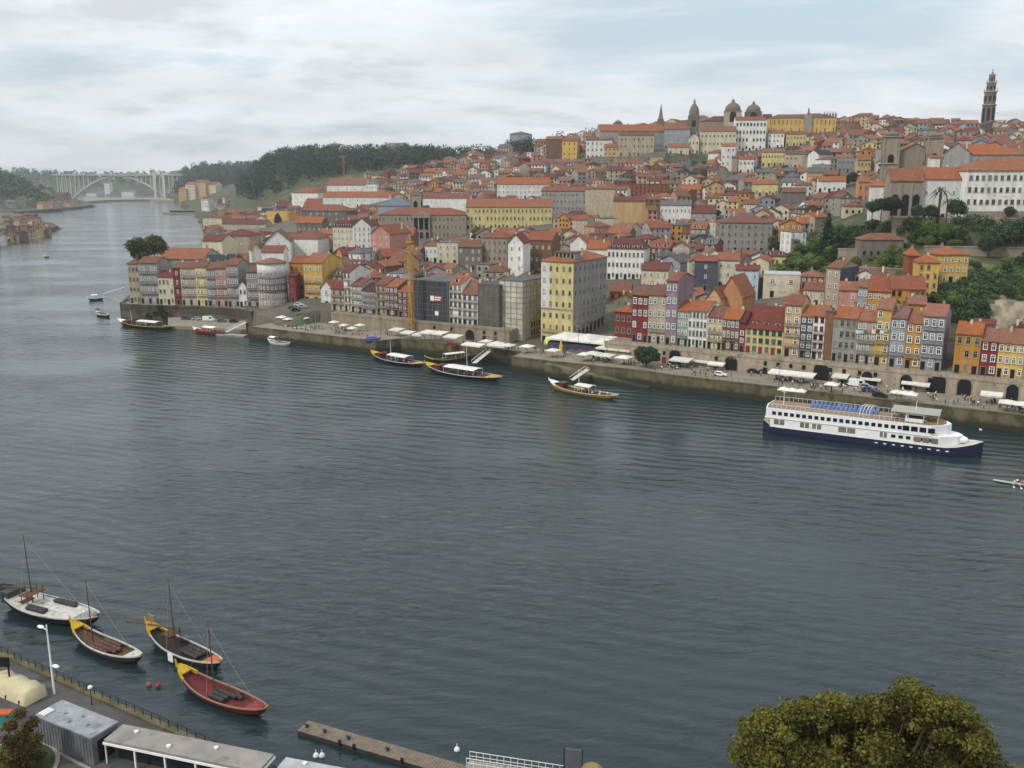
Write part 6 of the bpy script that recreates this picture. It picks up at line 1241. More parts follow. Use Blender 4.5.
    b = MB(); b.lathe([(1.1, 3.0), (1.2, 3.6), (.9, 4.1), (.2, 4.4)], hx-4.8, 0, 12, sx=1.3); b.build('windlass_cover', M_WHITE, r)
    for k in range(4):
        b = MB(); x = -1.6+k*.75
        for i in range(8): t0, t1 = math.pi*i/8, math.pi*(i+1)/8; b.tube((x+1.4*math.cos(t0)*.5, 2.6*math.cos(t0), 7.2+2.4*math.sin(t0)), (x+1.4*math.cos(t1)*.5, 2.6*math.cos(t1), 7.2+2.4*math.sin(t1)), .07, .07, 5)
        b.build('arched_frame', M_WHITE, r)
    b = MB(); b.box(-.28, .28, -.9, .55, .28, .36, 0); b.ext([(.5, .3), (1.05, .95), (1.05, 1.03), (.5, .38)], -.28, .28, 'x', 0)
    for x in (-.24, .24):
        for y in (-.8, .4): b.box(x-.03, x+.03, y-.03, y+.03, 0, .28, 1)
    dc = b.mesh('deck_chair', [mat('chair_blue', (84, 108, 158), .8, .15), M_WHITE]); mw = Matrix.Translation((m_.x, m_.y, 0)) @ Matrix.Rotation(rz, 4, 'Z')
    for i in range(16):
        for j in range(2):
            o = link('deck_chair', dc); o.location = mw @ Vector((-hx+11.4+i*1.05, .2+j*2.3, 7.2)); o.rotation_euler = (0, 0, rz); tag(o, 'blue lounger in the '+('row nearer the water' if j == 0 else 'row nearer the quay')+' on the ship sun deck', 'deck chair', 'blue loungers on the sun deck')
    for i in range(7):
        o = link('deck_table', DT); o.location = mw @ Vector((5.8+i*1.5, random.choice([-2, 0, 1.8]), 7.2)); tag(o, 'small reddish table under the grey awning of the ship', 'table', 'tables under the ship awning')
b = MB(); b.lathe([(.3, 0), (.06, .06), (.06, .68), (.5, .7), (.5, .76)], n=10); DT = b.mesh('deck_table', [WM('rust')])
ship()
# ================================================================== on the promenade
def canopy_mesh(w, d, h, rise, m, posts=False):
    b = MB(); x, y = w/2, d/2
    b.add([(-x, -y, h), (x, -y, h), (x, y, h), (-x, y, h), (-x, -y, h+.2), (x, -y, h+.2), (x, y, h+.2), (-x, y, h+.2), (0, 0, h+.2+rise)], [(0, 3, 2, 1), (0, 1, 5, 4), (1, 2, 6, 5), (2, 3, 7, 6), (3, 0, 4, 7), (4, 5, 8), (5, 6, 8), (6, 7, 8), (7, 4, 8)])
    return b.mesh('canopy', [m])
PC = canopy_mesh(3.4, 3.4, 2.3, .7, M_CANVAS); b = MB(); b.tube((0, 0, 0), (0, 0, 2.8), .05, .05, 6); b.box(-.4, .4, -.4, .4, 0, .1); PP = b.mesh('pole', [M_IRON])
def parasol(px, py, label, z=4.5, sc=1., group='pale parasols on the promenade'):
    p = onz(px, py, z+2.5); t = thing('parasol', label, 'parasol', (p.x, p.y, z), QA, group); t.scale = (sc, sc, 1); link('canopy', PC, t); link('pole', PP, t); return p
spots = [(282, 317, 1.2), (288, 319, 1), (296, 315, 1.3), (304, 318, 1), (334, 322, 1), (344, 325, .9), (360, 325, 1), (352, 328, .9)]
for i, (x, y, s) in enumerate(spots): parasol(x, y, f"{('leftmost', 'second', 'third', 'fourth', 'fifth', 'sixth', 'seventh', 'eighth')[i]} pale parasol from the left at the foot of the sloping street", 4.5, s)
for i, (x, y) in enumerate(((486, 341), (497, 343), (508, 345), (527, 346), (553, 350))): parasol(x, y, ('white parasol below the brown netted building', 'white parasol left below the pale netted building', 'middle white parasol below the pale netted building', 'white parasol at the right corner of the pale netted building', 'small cream parasol between green kiosk and white marquee')[i], 4.5, 1.3 if i else 1.1)
for i, (x, y) in enumerate(((593, 353), (606, 355), (624, 357), (584, 354))): parasol(x, y, ('white parasol in front of the white marquee, second of four', 'white parasol in front of the white marquee, third of four', 'white parasol of four closest to the round tree', 'smallest white parasol of four before the white marquee')[i], 4.5, 1.5 if i < 3 else 1.1)
for i, (x, y) in enumerate(((637, 329), (654, 331.5), (662, 334), (676, 335.5))): parasol(x, y, ('white terrace parasol under the wine-red tiled house', 'white terrace parasol under the beige terrace house', 'white terrace parasol between beige and lilac-walled houses', 'white terrace parasol under the pale green house')[i], 9.7, 1.15, 'white parasols on the upper terrace')
for i, (x, y, s) in enumerate(((832, 384, 1.1), (897, 392, 1.), (905, 393, 1.), (911, 394, 1.), (1008, 402, 1.3), (1023, 404, 1.2), (784, 389, .9), (792, 390, .9), (801, 391, .8))):
    parasol(x, y, ('lone white parasol in front of the tallest dark arch', 'left of three cream parasols behind the ship canopy', 'middle of three cream parasols behind the ship canopy', 'right of three cream parasols behind the ship canopy', 'white parasol near the round arch window at the picture edge', 'white parasol touching the picture edge', 'left of three small pale parasols before the long awning', 'middle of three small pale parasols before the long awning', 'right of three small pale parasols before the long awning')[i], 4.5, s)
def awning(x0, x1, py, z, depth, label, m=M_CANVAS, name='awning', cat='awning', posts=True, t=None):
    a = onz(x0, py if t is None else py, z); c = onz(x1, py+(x1-x0)*.12, z); mid = (a+c)/2; L_ = abs(x1-x0)*(mid.y*cp+13)/F*1.1; g = 4.5
    r = thing(name, label, cat, (mid.x, mid.y, g), QA); h = z-g
    b = MB(); b.ext([(-depth/2, h-.4), (depth/2, h), (depth/2, h+.1), (-depth/2, h-.28)], -L_/2, L_/2, 'x'); b.box(-L_/2, L_/2, -depth/2-.04, -depth/2, h-.75, h-.3); b.build('cover', m, r)
    b = MB(); n = max(2, int(L_/4)+1)
    for i in range(n): b.tube((-L_/2+.2+(L_-.4)*i/(n-1), -depth/2+.1, 0), (-L_/2+.2+(L_-.4)*i/(n-1), -depth/2+.1, h-.35), .05, .05, 5)
    b.build('post', M_IRON, r); return r
for a in ((672, 691, 357.5, 7.4, 4.5, 'wide cream awning on posts right of the round tree'), (694, 712, 359, 6.9, 2.5, 'ochre-edged white awning left of the small arch'), (709, 724, 362, 7, 2.6, 'small white awning over red-doored cafe, left of the arch'), (744, 766, 362, 7, 2.4, 'long pale awning under the yellow dormered house'),
          (772, 813, 370, 7.3, 4.5, 'longest cream awning, left of the tallest dark arch'), (834, 848, 374, 7.2, 4.5, 'pale sloping awning right of the tallest dark arch'), (850, 860, 366, 7.6, 2, 'small white awning above the white van'), (862, 880, 376.5, 6.9, 2, 'straight white awning right of the white van'), (903, 916, 381, 7, 2, 'white awning under the amber house arch'), (918, 929, 383, 7, 2, 'white awning left of the large open arch'), (983, 1001, 392, 7.4, 3.6, 'big pale blue-white awning at the right end of the arcade'),
          (770, 783, 359.5, 7.6, 1.5, 'upper white shop awning, left of a pair'), (785, 797, 361, 7.6, 1.5, 'upper white shop awning, right of a pair')): awning(*a)
for i, (x0, x1, py, z, dp) in enumerate(((391, 403, 328, 7.2, 4), (402, 414, 331, 7.2, 4), (414, 424, 333, 7.2, 4), (422, 434, 330.5, 8.2, 5), (434, 446, 331.5, 8.2, 5), (446, 461, 334.5, 8, 5), (463, 484, 342.5, 7, 4), (488, 508, 343, 7, 4))):
    awning(x0, x1, py, z, dp, f"{('leftmost', 'second', 'third', 'fourth', 'fifth', 'sixth', 'seventh', 'rightmost')[i]} white market stall canopy in the row below the black netted building", name='market_stall', cat='market stall')['group'] = 'white market stalls'
def marquee(px, py, w, d, h, rise, label, n=3):
    p = onz(px, py, 4.5+h); r = thing('marquee', label, 'marquee', (p.x, p.y, 4.5), QA); b = MB()
    for i in range(n):
        x0 = -w/2+w*i/n; x1 = x0+w/n; c = (x0+x1)/2
        b.add([(x0, -d/2, h), (x1, -d/2, h), (x1, d/2, h), (x0, d/2, h), (c, 0, h+rise), (x0, -d/2, h-.5), (x1, -d/2, h-.5), (x1, d/2, h-.5), (x0, d/2, h-.5)], [(0, 1, 4), (1, 2, 4), (2, 3, 4), (3, 0, 4), (0, 5, 6, 1), (1, 6, 7, 2), (2, 7, 8, 3), (3, 8, 5, 0)])
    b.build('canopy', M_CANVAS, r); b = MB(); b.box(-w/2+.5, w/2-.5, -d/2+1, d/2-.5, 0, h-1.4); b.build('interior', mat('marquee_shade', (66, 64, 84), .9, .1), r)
    b = MB(); [b.tube((-w/2+w*i/n, y, 0), (-w/2+w*i/n, y, h), .08, .08, 6) for i in range(n+1) for y in (-d/2, d/2)]; b.build('post', M_IRON, r)
marquee(588, 338, 27, 15, 4.2, 1.6, 'large white peaked marquee on the square by the yellow corner block')
marquee(616, 348, 13, 6, 3, .7, 'smaller white marquee between the large one and the round tree')
p = onz(548, 343, 5.6); b = MB(); b.lathe([(1.1, -1.1), (1.5, -.6), (1.6, .3), (1.45, 1.1), (.9, 1.7), (.1, 1.9)], n=14); b.box(-.8, .8, -1.62, -1.5, -.3, .8, 1); o = b.build('kiosk', [mat('lime', (186, 204, 40), .5, .1), M_WHITE], None, True); o.location = p; tag(o, 'lime green rounded kiosk on the promenade left of the marquee', 'kiosk')
p = onz(561, 352, 4.5); b = MB(); b.lathe([(.7, 0), (.7, 2.2), (.5, 2.6), (.3, 4), (.05, 5)], n=8); o = b.build('feather_banner', mat('banner_yellow', (206, 170, 50), .7, .1)); o.location = p; tag(o, 'yellow standing banner right of the lime kiosk', 'banner')
p = onz(372, 340.5, 4.6); b = MB(); b.lathe([(2.4, 0), (2.3, .8), (1.2, 1.4), (.1, 1.6)], n=10, sx=1.2, sy=.6); o = b.build('covered_stall', mat('tarp_blue', (58, 66, 140), .7, .15)); o.location = p; tag(o, 'low stall covered with a blue tarpaulin at the quay edge', 'stall')
p = onz(452, 346, 4.5); b = MB(); b.box(-2, 2, -.5, .5, 0, 1.1); b.box(-2.2, 2.2, -.6, .6, 1.103, 1.2); o = b.build('stall_counter', WM('red')); o.location = p; o.rotation_euler = (0, 0, QA); tag(o, 'red stall counter at the quay edge below the white stalls', 'stall')
for px, py, h, lab in ((505, 345, 10, 'tall thin lamp post at the quay below the pale netted building'), (541, 356, 9, 'lamp post on the quay left of the slipway'), (578, 358, 11, 'lamp post in front of the white marquee'), (381, 335, 9, 'lamp post on the quay left of the market stalls'), (731, 377, 6, 'lamp post near the small dark arch'), (779, 386, 6, 'lamp post near the long cream awning'), (317, 330, 8, 'lamp post at the quay before the sloping street')):
    p = onz(px, py, 4.5); r = thing('lamp_post', lab, 'lamp post', p, QA); b = MB(); b.tube((0, 0, 0), (0, 0, h), .09, .05, 6); b.build('pole', M_IRON, r); b = MB(); b.box(-.7, .7, -.1, .1, h, h+.12); b.box(-.9, -.5, -.16, .16, h-.12, h); b.box(.5, .9, -.16, .16, h-.12, h); b.build('lamp_head', M_STONE, r)
def fence_run():
    s0, s1 = 60, 160; x, y = XY(s0, .25); r = thing('quay_railing', 'thin iron railing along the quay edge behind the ship', 'railing', (x, y, 4.85), QA); b = MB()
    for i in range(int((s1-s0)/2)): b.box(i*2, i*2+.05, 0, .05, 0, 1.)
    b.build('post', M_IRON, r); b = MB(); b.box(0, s1-s0, 0, .05, 1, 1.05); b.box(0, s1-s0, 0, .04, .5, .54); b.build('rail', M_IRON, r)
fence_run()
def crane():
    p = t_line_Y(411.5, 19.5, 10); zt = onY(411.5, 243, p.y).z-4.5
    r = thing('tower_crane', 'yellow lattice crane mast standing in front of the black netted building', 'crane', (p.x, p.y, 4.5), QA); my = mat('crane_yellow', (172, 132, 58), .7, .15); w = .8; b = MB()
    for sx in (-w, w):
        for sy in (-w, w): b.tube((sx, sy, 0), (sx, sy, zt), .12, .12, 4)
    n = int(zt/1.7)
    for i in range(n):
        z0, z1 = zt*i/n, zt*(i+1)/n
        for sy in (-w, w): b.tube((-w, sy, z0), (w, sy, z1), .08, .08, 4); b.tube((-w, sy, z1), (w, sy, z1), .08, .08, 4); b.tube((sy, -w, z0), (sy, w, z1), .08, .08, 4); b.tube((w, sy, z0), (-w, sy, z1), .1, .1, 4)
    b.build('mast', my, r); b = MB(); b.box(-1.3, 1.3, -1.3, 1.3, zt, zt+.5); [b.tube((sx, sy, zt+.5), (0, 0, zt+3.6), .14, .1, 4) for sx in (-.8, .8) for sy in (-.8, .8)]; b.build('top_section', my, r)
    b = MB(); b.box(-2.2, 2.2, -2.2, 2.2, -.02, .7); b.build('base_block', M_STONE, r); b = MB(); b.box(1.0, 2.2, -.7, .7, zt-2.6, zt-.6); b.build('cab', [my], r)
    Y = 1150.; p = onY(344, 175, Y); r = thing('tower_crane', 'small distant yellow crane in front of the wooded hilltop', 'crane', p, .3); h = onY(344, 157, Y).z-p.z; b = MB()
    for sx in (-.7, .7):
        for sy in (-.7, .7): b.tube((sx, sy, -12), (sx, sy, h), .2, .2, 4)
    for i in range(10): b.tube((-.7, -.7, h*i/10), (.7, -.7, h*(i+1)/10), .15, .15, 4)
    b.build('mast', my, r); b = MB(); b.tube((-5, 0, h), (4, 0, h+.6), .5, .3, 4); b.tube((0, 0, h), (0, 0, h+3), .3, .2, 4); b.build('jib', my, r)
crane()
# ------------------------------------------------------------------ vehicles
def car_proto(L_=4.2, W_=1.75, H_=1.45, van=False):
    b = MB()
    if van: prof = [(-L_/2, .35), (L_/2, .35), (L_/2, 1.0), (L_/2-.7, 1.15), (L_/2-1.3, H_), (-L_/2, H_)]
    else: prof = [(-L_/2, .35), (L_/2, .35), (L_/2, .75), (L_/2-1.1, .9), (L_/2-1.8, H_), (-L_/2+.9, H_), (-L_/2+.15, .95), (-L_/2, .9)]
    b.ext(prof, -W_/2, W_/2, 'y'); body = b
    g = MB()
    if van: g.box(L_/2-2.2, L_/2-1.2, -W_/2-.02, W_/2+.02, 1.2, H_-.25)
    else: g.ext([(L_/2-1.25, .95), (L_/2-1.85, H_-.08), (-L_/2+.95, H_-.08), (-L_/2+.45, .95)], -W_/2-.02, W_/2+.02, 'y')
    w = MB(); w.tube((0, -.12, 0), (0, .12, 0), .33, .33, 10); return body, g.mesh('window', [M_GLASS]), w.mesh('wheel', [M_DARK])
CARB, CARG, CARW = car_proto(); VANB, VANG, VANW = car_proto(5.2, 1.95, 2.2, True)
CPAINT = {'white': (220, 220, 218), 'silver': (160, 162, 166), 'black': (26, 27, 30), 'red': (140, 34, 32), 'blue': (48, 62, 110), 'grey': (92, 96, 100)}; CB = {}
def car(px, py, z, c, label, van=False, ang=0.):
    k = (c, van)
    if k not in CB: CB[k] = (VANB if van else CARB).mesh('body', [mat('car_'+c, CPAINT[c], .3, .04, spec=.6)])
    p = onz(px, py, z); r = thing('parked_van' if van else 'parked_car', label, 'van' if van else 'car', p, QA+ang, 'vehicles along the waterfront'); link('body', CB[k], r); link('window', VANG if van else CARG, r)
    for sx in ((-1.6, 1.6) if van else (-1.3, 1.3)):
        for sy in (-1, 1): o = link('wheel', CARW, r); o.location = (sx, sy*.82, .33)
for a in ((299, 306, 9.8, 'white', 'white car at the top of the open square beside the little white chapel', False, .6), (292, 309, 9.8, 'grey', 'grey car below the tall yellow shuttered house', False, .9), (296, 311.5, 9.6, 'black', 'black car in front of the grey one below the yellow house', False, .7), (303, 308, 9.6, 'silver', 'silver car right of the white one on the open square', False, .5), (326, 311, 8, 'white', 'white car on the sloping street', False, -.3),
          (186, 319.5, 1.4, 'blue', 'blue car parked on the low landing stage under the headland wall', False, .5), (197, 320, 1.4, 'silver', 'silver car between a blue car and a white van on the landing stage', False, .5), (209, 321, 1.4, 'white', 'white van parked on the low landing stage under the headland wall', True, .5), (222, 322, 1.4, 'grey', 'grey car right of the white van on the low landing stage', False, .5), (234, 322.5, 1.4, 'black', 'black car at the right end of the low landing stage', False, .5), (605, 327, 6.5, 'white', 'white van parked beside the yellow corner block arcade', True, 1.2), (581, 332, 5.6, 'silver', 'silver van behind the large white marquee', True, .9), (598, 333, 5.8, 'red', 'red car behind the large white marquee', False, .4), (858, 386.5, 4.5, 'white', 'white van in front of the arcade, right of the tallest arch', True, 0), (866, 388.5, 4.5, 'silver', 'silver car just right of the white van', False, .1), (869, 392, 4.5, 'blue', 'blue car in front of the silver car', False, 0),
          (880, 397, 4.5, 'black', 'black car on the promenade behind the ship', False, 0), (720, 376, 4.5, 'white', 'white car on the promenade by the small arch', False, .1), (754, 373, 4.5, 'black', 'black car beneath the long pale awning', False, 0), (765, 373.5, 4.5, 'grey', 'grey car right of the black car below the pale awning', False, 0), (971, 369, 9.72, 'black', 'black van on the upper street by the mustard house', True, 0), (984, 373, 9.72, 'grey', 'grey car on the upper street by the crimson house', False, 0), (1001, 375.5, 9.72, 'white', 'white car on the upper street by the pale yellow house', False, 0), (1018, 378, 9.72, 'red', 'red car on the upper street at the picture edge', False, 0)): car(*a)
# ------------------------------------------------------------------ people
def person_mesh(pose, top, legs, hair=(46, 34, 26)):
    J = {'hip': (0, 0, .92), 'belly': (0, 0, 1.1), 'chest': (0, 0, 1.34), 'neck': (0, 0, 1.5), 'head': (0, -.02, 1.64), 'crown': (0, 0, 1.76)}
    R_ = {'hip': .15, 'belly': .135, 'chest': .165, 'neck': .06, 'head': .1, 'crown': .085}; E_ = [('hip', 'belly'), ('belly', 'chest'), ('chest', 'neck'), ('neck', 'head'), ('head', 'crown')]
    for s, q in (('l', -1), ('r', 1)):
        st = {'stand': 0, 'walk': q*.22, 'sit': 0, 'row': 0}[pose]
        if pose in ('sit', 'row'): kn, an, ft = (q*.12, -.45, .92), (q*.12, -.5 if pose == 'sit' else -.9, .5 if pose == 'sit' else .8), (q*.12, -.62 if pose == 'sit' else -1.0, .47 if pose == 'sit' else .86)
        else: kn, an, ft = (q*.1, -st*.6-.03, .5), (q*.1, -st+.02, .09), (q*.11, -st-.14, .04)
        J.update({'th'+s: (q*.1, 0, .88), 'kn'+s: kn, 'an'+s: an, 'ft'+s: ft}); R_.update({'th'+s: .1, 'kn'+s: .065, 'an'+s: .045, 'ft'+s: .045}); E_ += [('hip', 'th'+s), ('th'+s, 'kn'+s), ('kn'+s, 'an'+s), ('an'+s, 'ft'+s)]
        el = (q*.26, .03+st*.3, 1.14) if pose != 'row' else (q*.24, -.25, 1.2); ha = (q*.27, -.1+st*.6, .9) if pose != 'row' else (q*.12, -.5, 1.18); tip = (ha[0]-q*.01, ha[1]-.05, ha[2]-.09)
        J.update({'sh'+s: (q*.19, 0, 1.4), 'el'+s: el, 'ha'+s: ha, 'fi'+s: tip}); R_.update({'sh'+s: .065, 'el'+s: .045, 'ha'+s: .035, 'fi'+s: .028}); E_ += [('chest', 'sh'+s), ('sh'+s, 'el'+s), ('el'+s, 'ha'+s), ('ha'+s, 'fi'+s)]
    ks = list(J); me = bpy.data.meshes.new('person_skeleton'); me.from_pydata([J[k] for k in ks], [(ks.index(a), ks.index(c)) for a, c in E_], [])
    o = bpy.data.objects.new('person_skeleton', me); COL.objects.link(o); o.modifiers.new('skin', 'SKIN'); o.modifiers.new('sub', 'SUBSURF').levels = 1
    for i, k in enumerate(ks): sv = me.skin_vertices[0].data[i]; sv.radius = (R_[k], R_[k]); sv.use_root = (k == 'hip')
    dg = bpy.context.evaluated_depsgraph_get(); m2 = bpy.data.meshes.new_from_object(o.evaluated_get(dg)); bpy.data.objects.remove(o); m2.name = 'person'
    m2.materials.clear()
    for m in (mat('skin_tone', (196, 148, 120), .6, .05), mat('cloth_%d_%d_%d' % top, top, .9, .08), mat('cloth_%d_%d_%d' % legs, legs, .9, .08), mat('hair_%d' % hair[0], hair, .8, .1)): m2.materials.append(m)
    for p in m2.polygons:
        c = p.center; arm = abs(c.x) > .215 and c.z < 1.0 or (pose == 'row' and c.y < -.38 and c.z > 1.05)
        p.material_index = 3 if c.z > 1.7 or (c.z > 1.58 and c.y > .03) else 0 if c.z > 1.47 or arm else 1 if c.z > .98 else 2
        p.use_smooth = True
    return m2
TOPS = [('red', (150, 50, 46)), ('white', (214, 212, 206)), ('dark', (44, 46, 54)), ('blue', (70, 92, 140)), ('beige', (176, 158, 130)), ('pink', (190, 130, 134)), ('black', (30, 30, 32)), ('green', (84, 110, 76))]
PM = [(n, ps, person_mesh(ps, t, random.choice([(40, 46, 66), (60, 58, 56), (150, 140, 120), (30, 30, 34)]), random.choice([(46, 34, 26), (96, 70, 44), (30, 26, 24)]))) for n, t in TOPS for ps in ('stand', 'walk')]
rp = random.Random(8)
ZN = [(300, 380, 3, 12, 'on the quay below the sloping street', 44), (385, 470, 12, 19, 'on the narrow quay below the white stalls', 26), (470, 545, 11, 18, 'on the quay below the netted buildings', 34), (556, 640, 4, 12, 'on the quay in front of the marquee', 16), (655, 765, 3, 13, 'on the promenade before the small arches', 30), (765, 870, 3, 14, 'on the promenade behind the ship stern', 48), (875, 1020, 3, 14, 'on the promenade behind the ship bow', 64), (336, 404, 24, 26, 'on the street under the row of balconied houses', 8)]
for x0, x1, t0, t1, where, n in ZN:
    cl = [(rp.uniform(x0, x1), rp.uniform(t0, t1)) for _ in range(max(2, n//5))]
    for i in range(n):
        c = rp.choice(cl) if rp.random() < .55 else (rp.uniform(x0, x1), rp.uniform(t0, t1)); px = min(max(c[0]+rp.gauss(0, 4), x0), x1); t = min(max(c[1]+rp.gauss(0, 1.2), t0), t1)
        z = 9.7 if t0 > 20 else 4.5; p = t_line_Y(px, t, z); nm, ps, me = rp.choice(PM); o = link('person', me); o.location = (p.x, p.y, z); o.rotation_euler = (0, 0, rp.uniform(0, 6.28)); o.scale = (1, 1, rp.uniform(.92, 1.05))
        tag(o, f"person in a {nm} top {'standing' if ps == 'stand' else 'walking'} {where}", 'person', 'people '+where)
SIT = [(n, person_mesh('sit', t, (40, 46, 66))) for n, t in TOPS[:6]]
for bt, L_, Bm, fb in FARB:
    if L_ < 13: continue
    mw = Matrix.Translation(bt.location) @ Matrix.Rotation(bt.rotation_euler.z, 4, 'Z'); what = bt['label'].split(',')[0]
    for i in range(9):
        nm, me = rp.choice(SIT); x = L_*(-.1+.42*i/8); o = link('person', me); o.location = mw @ Vector((x, (-1 if i % 2 else 1)*Bm*.2, fb-.95)); o.rotation_euler = (0, 0, bt.rotation_euler.z+(math.pi if i % 2 else 0)); tag(o, f"seated passenger in a {nm} top aboard the {' '.join(what.split()[:8])}", 'person', 'passengers on the tour boats')
# seating under the parasols: tables with chairs
b = MB(); b.lathe([(.3, 0), (.05, .05), (.05, .7), (.5, .72), (.5, .76)], n=10); CT = b.mesh('cafe_table', [M_WHITE]); b = MB(); b.box(-.22, .22, -.22, .22, .42, .46); b.box(-.22, .22, .18, .22, .46, .9); [b.box(x-.02, x+.02, y-.02, y+.02, 0, .42) for x in (-.2, .2) for y in (-.2, .2)]; CC = b.mesh('cafe_chair', [mat('chair_dark', (60, 50, 48), .7, .1)])
for (px, t, where, n) in ((292, 8, 'by the parasols below the open square', 6), (345, 14, 'by the parasols below the sloping street', 8), (500, 15, 'by the parasols below the pale netted building', 7), (604, 12, 'by the parasols before the marquee', 9), (676, 12, 'under the cream awning right of the round tree', 6), (790, 11, 'before the longest cream awning', 10), (838, 11, 'near the tallest dark arch', 4), (905, 10, 'under the three cream parasols', 6), (1010, 9, 'under the parasols at the picture edge', 6)):
    for i in range(n):
        p = t_line_Y(px+rp.uniform(-13, 13), t+rp.uniform(-2.5, 2.5), 4.5); o = link('cafe_table', CT); o.location = (p.x, p.y, 4.5); tag(o, 'small white cafe table '+where, 'table', 'cafe tables '+where)
        for a in (0, 2.1, 4.2): o = link('cafe_chair', CC); o.location = (p.x+math.cos(a)*.85, p.y+math.sin(a)*.85, 4.5); o.rotation_euler = (0, 0, a-math.pi/2); tag(o, 'dark cafe chair at a white table '+where, 'chair', 'cafe chairs '+where)
# laundry on the grey and cream house
p0 = t_line_Y(856, 22.6, 20); p1 = t_line_Y(888, 22.6, 20)
for i, c in enumerate(('white', 'blue', 'darkstone', 'pink', 'white', 'red', 'white', 'green')):
    q = p0.lerp(p1, (i+.5)/8); z = onY(870, 330, q.y).z+random.uniform(-.3, .3); b = MB(); n = 5
    for j in range(n): x0, x1 = -.6+1.2*j/n, -.6+1.2*(j+1)/n; y0, y1 = .06*math.sin(j*1.7), .06*math.sin((j+1)*1.7); b.add([(x0, y0, -1), (x1, y1, -1), (x1, y1*.3, 0), (x0, y0*.3, 0), (x0, y0+.02, -1), (x1, y1+.02, -1), (x1, y1*.3+.02, 0), (x0, y0*.3+.02, 0)], [(0, 1, 2, 3), (7, 6, 5, 4), (0, 4, 5, 1), (3, 2, 6, 7)])
    o = b.build('hanging_laundry', WM(c)); o.location = (q.x, q.y, z); o.rotation_euler = (0, 0, QA); tag(o, ('white sheet at the left end of the laundry line', 'pale blue cloth second on the laundry line', 'dark cloth third on the laundry line', 'pink cloth fourth on the laundry line', 'white cloth between pink and red laundry', 'dark red cloth on the laundry line', 'white cloth between red and green laundry', 'green cloth at the right end of the laundry line')[i], 'laundry', 'laundry under the eaves')
# rowing shell
def rowing():
    a = onz(993, 480.5, .1); c = onz(1030, 486.5, .1); L_ = (c-a).length; m_ = (a+c)/2; rz = math.atan2(c.y-a.y, c.x-a.x); r = thing('rowing_shell', 'thin green rowing shell with white-tipped oars at the picture edge', 'rowing boat', (m_.x, m_.y, 0), rz)
    hb, rows = hull_mb(L_, .75, lambda t: .32, -.1, 20, .5); hb.build('hull', mat('shell_green', (60, 140, 84), .4, .1), r, True); strip(rows, 0, 20, .05, .06).build('gunwale', M_WHITE, r); deck_mb(rows, 1, 19, .1).build('deck', M_WOOD, r)
    mw = Matrix.Translation((m_.x, m_.y, 0)) @ Matrix.Rotation(rz, 4, 'Z')
    for i, x in enumerate((.5, 1.9, 3.3)):
        for q in (-1, 1):
            b = MB(); b.tube((x-.4, q*.3, .5), (x+.3, q*2.9, .25), .03, .03, 5); b.box(x+.2, x+.5, q*2.9-.3, q*2.9+.3, .12, .3); b.build('oar', M_WHITE, r)
        o = link('person', ROW[i]); o.location = mw @ Vector((x, 0, -.62)); o.rotation_euler = (0, 0, rz+math.pi/2); tag(o, ('rower in a white top seated in the green shell', 'rower in an orange top seated in the green shell', 'rower in a red top seated in the green shell')[i], 'person', 'rowers')
ROW = [person_mesh('row', c, (40, 46, 66)) for c in ((214, 212, 206), (190, 96, 50), (150, 50, 46))]
rowing()
# ================================================================== near bank
NT = -209.
M_ASPH = mat('asphalt', (74, 72, 72), .95, .15, .5, .3, 8, speck=((92, 86, 80), .35, .58))
b = MB(); b.prism(stpoly([(-60, NT), (260, NT), (260, -300), (-60, -300)]), -4, 4.0); kind(b.build('near_quay', M_ASPH), 'structure')
b = MB(); b.prism(stpoly([(128, NT-1.5), (240, NT-1.5), (240, -290), (128, -290)]), 3, 12.6); kind(b.build('near_bank', M_GREEN), 'structure')
b = MB(); b.prism(stpoly([(-60, NT+.02), (260, NT+.02), (260, NT-.9), (-60, NT-.9)]), -4, 4.35); o = b.build('embankment_wall', M_QWALL); tag(o, 'pale stone kerb wall edging the near quay', 'wall')
def near_rail():
    s0, s1 = -10, 128; x, y = XY(s0, NT-.45); r = thing('quay_railing', 'low dark railing on the near quay edge above the wine boats', 'railing', (x, y, 4.35), QA); b = MB()
    for i in range(int((s1-s0)/1.5)): b.box(i*1.5, i*1.5+.08, -.04, .04, 0, .85)
    b.build('post', M_IRON, r); b = MB(); b.box(0, s1-s0, -.04, .04, .85, .92); b.box(0, s1-s0, -.03, .03, .42, .47); b.build('rail', M_IRON, r)
near_rail()
def px_frame(A, B_, C_, z):
    a, b_, c = onz(*A, z), onz(*B_, z), onz(*C_, z); ex = (b_-a); L_ = ex.length; ex.normalize(); ey = Vector((-ex.y, ex.x, 0)); d = -(c-b_).dot(ey); return a, math.atan2(ex.y, ex.x), L_, d
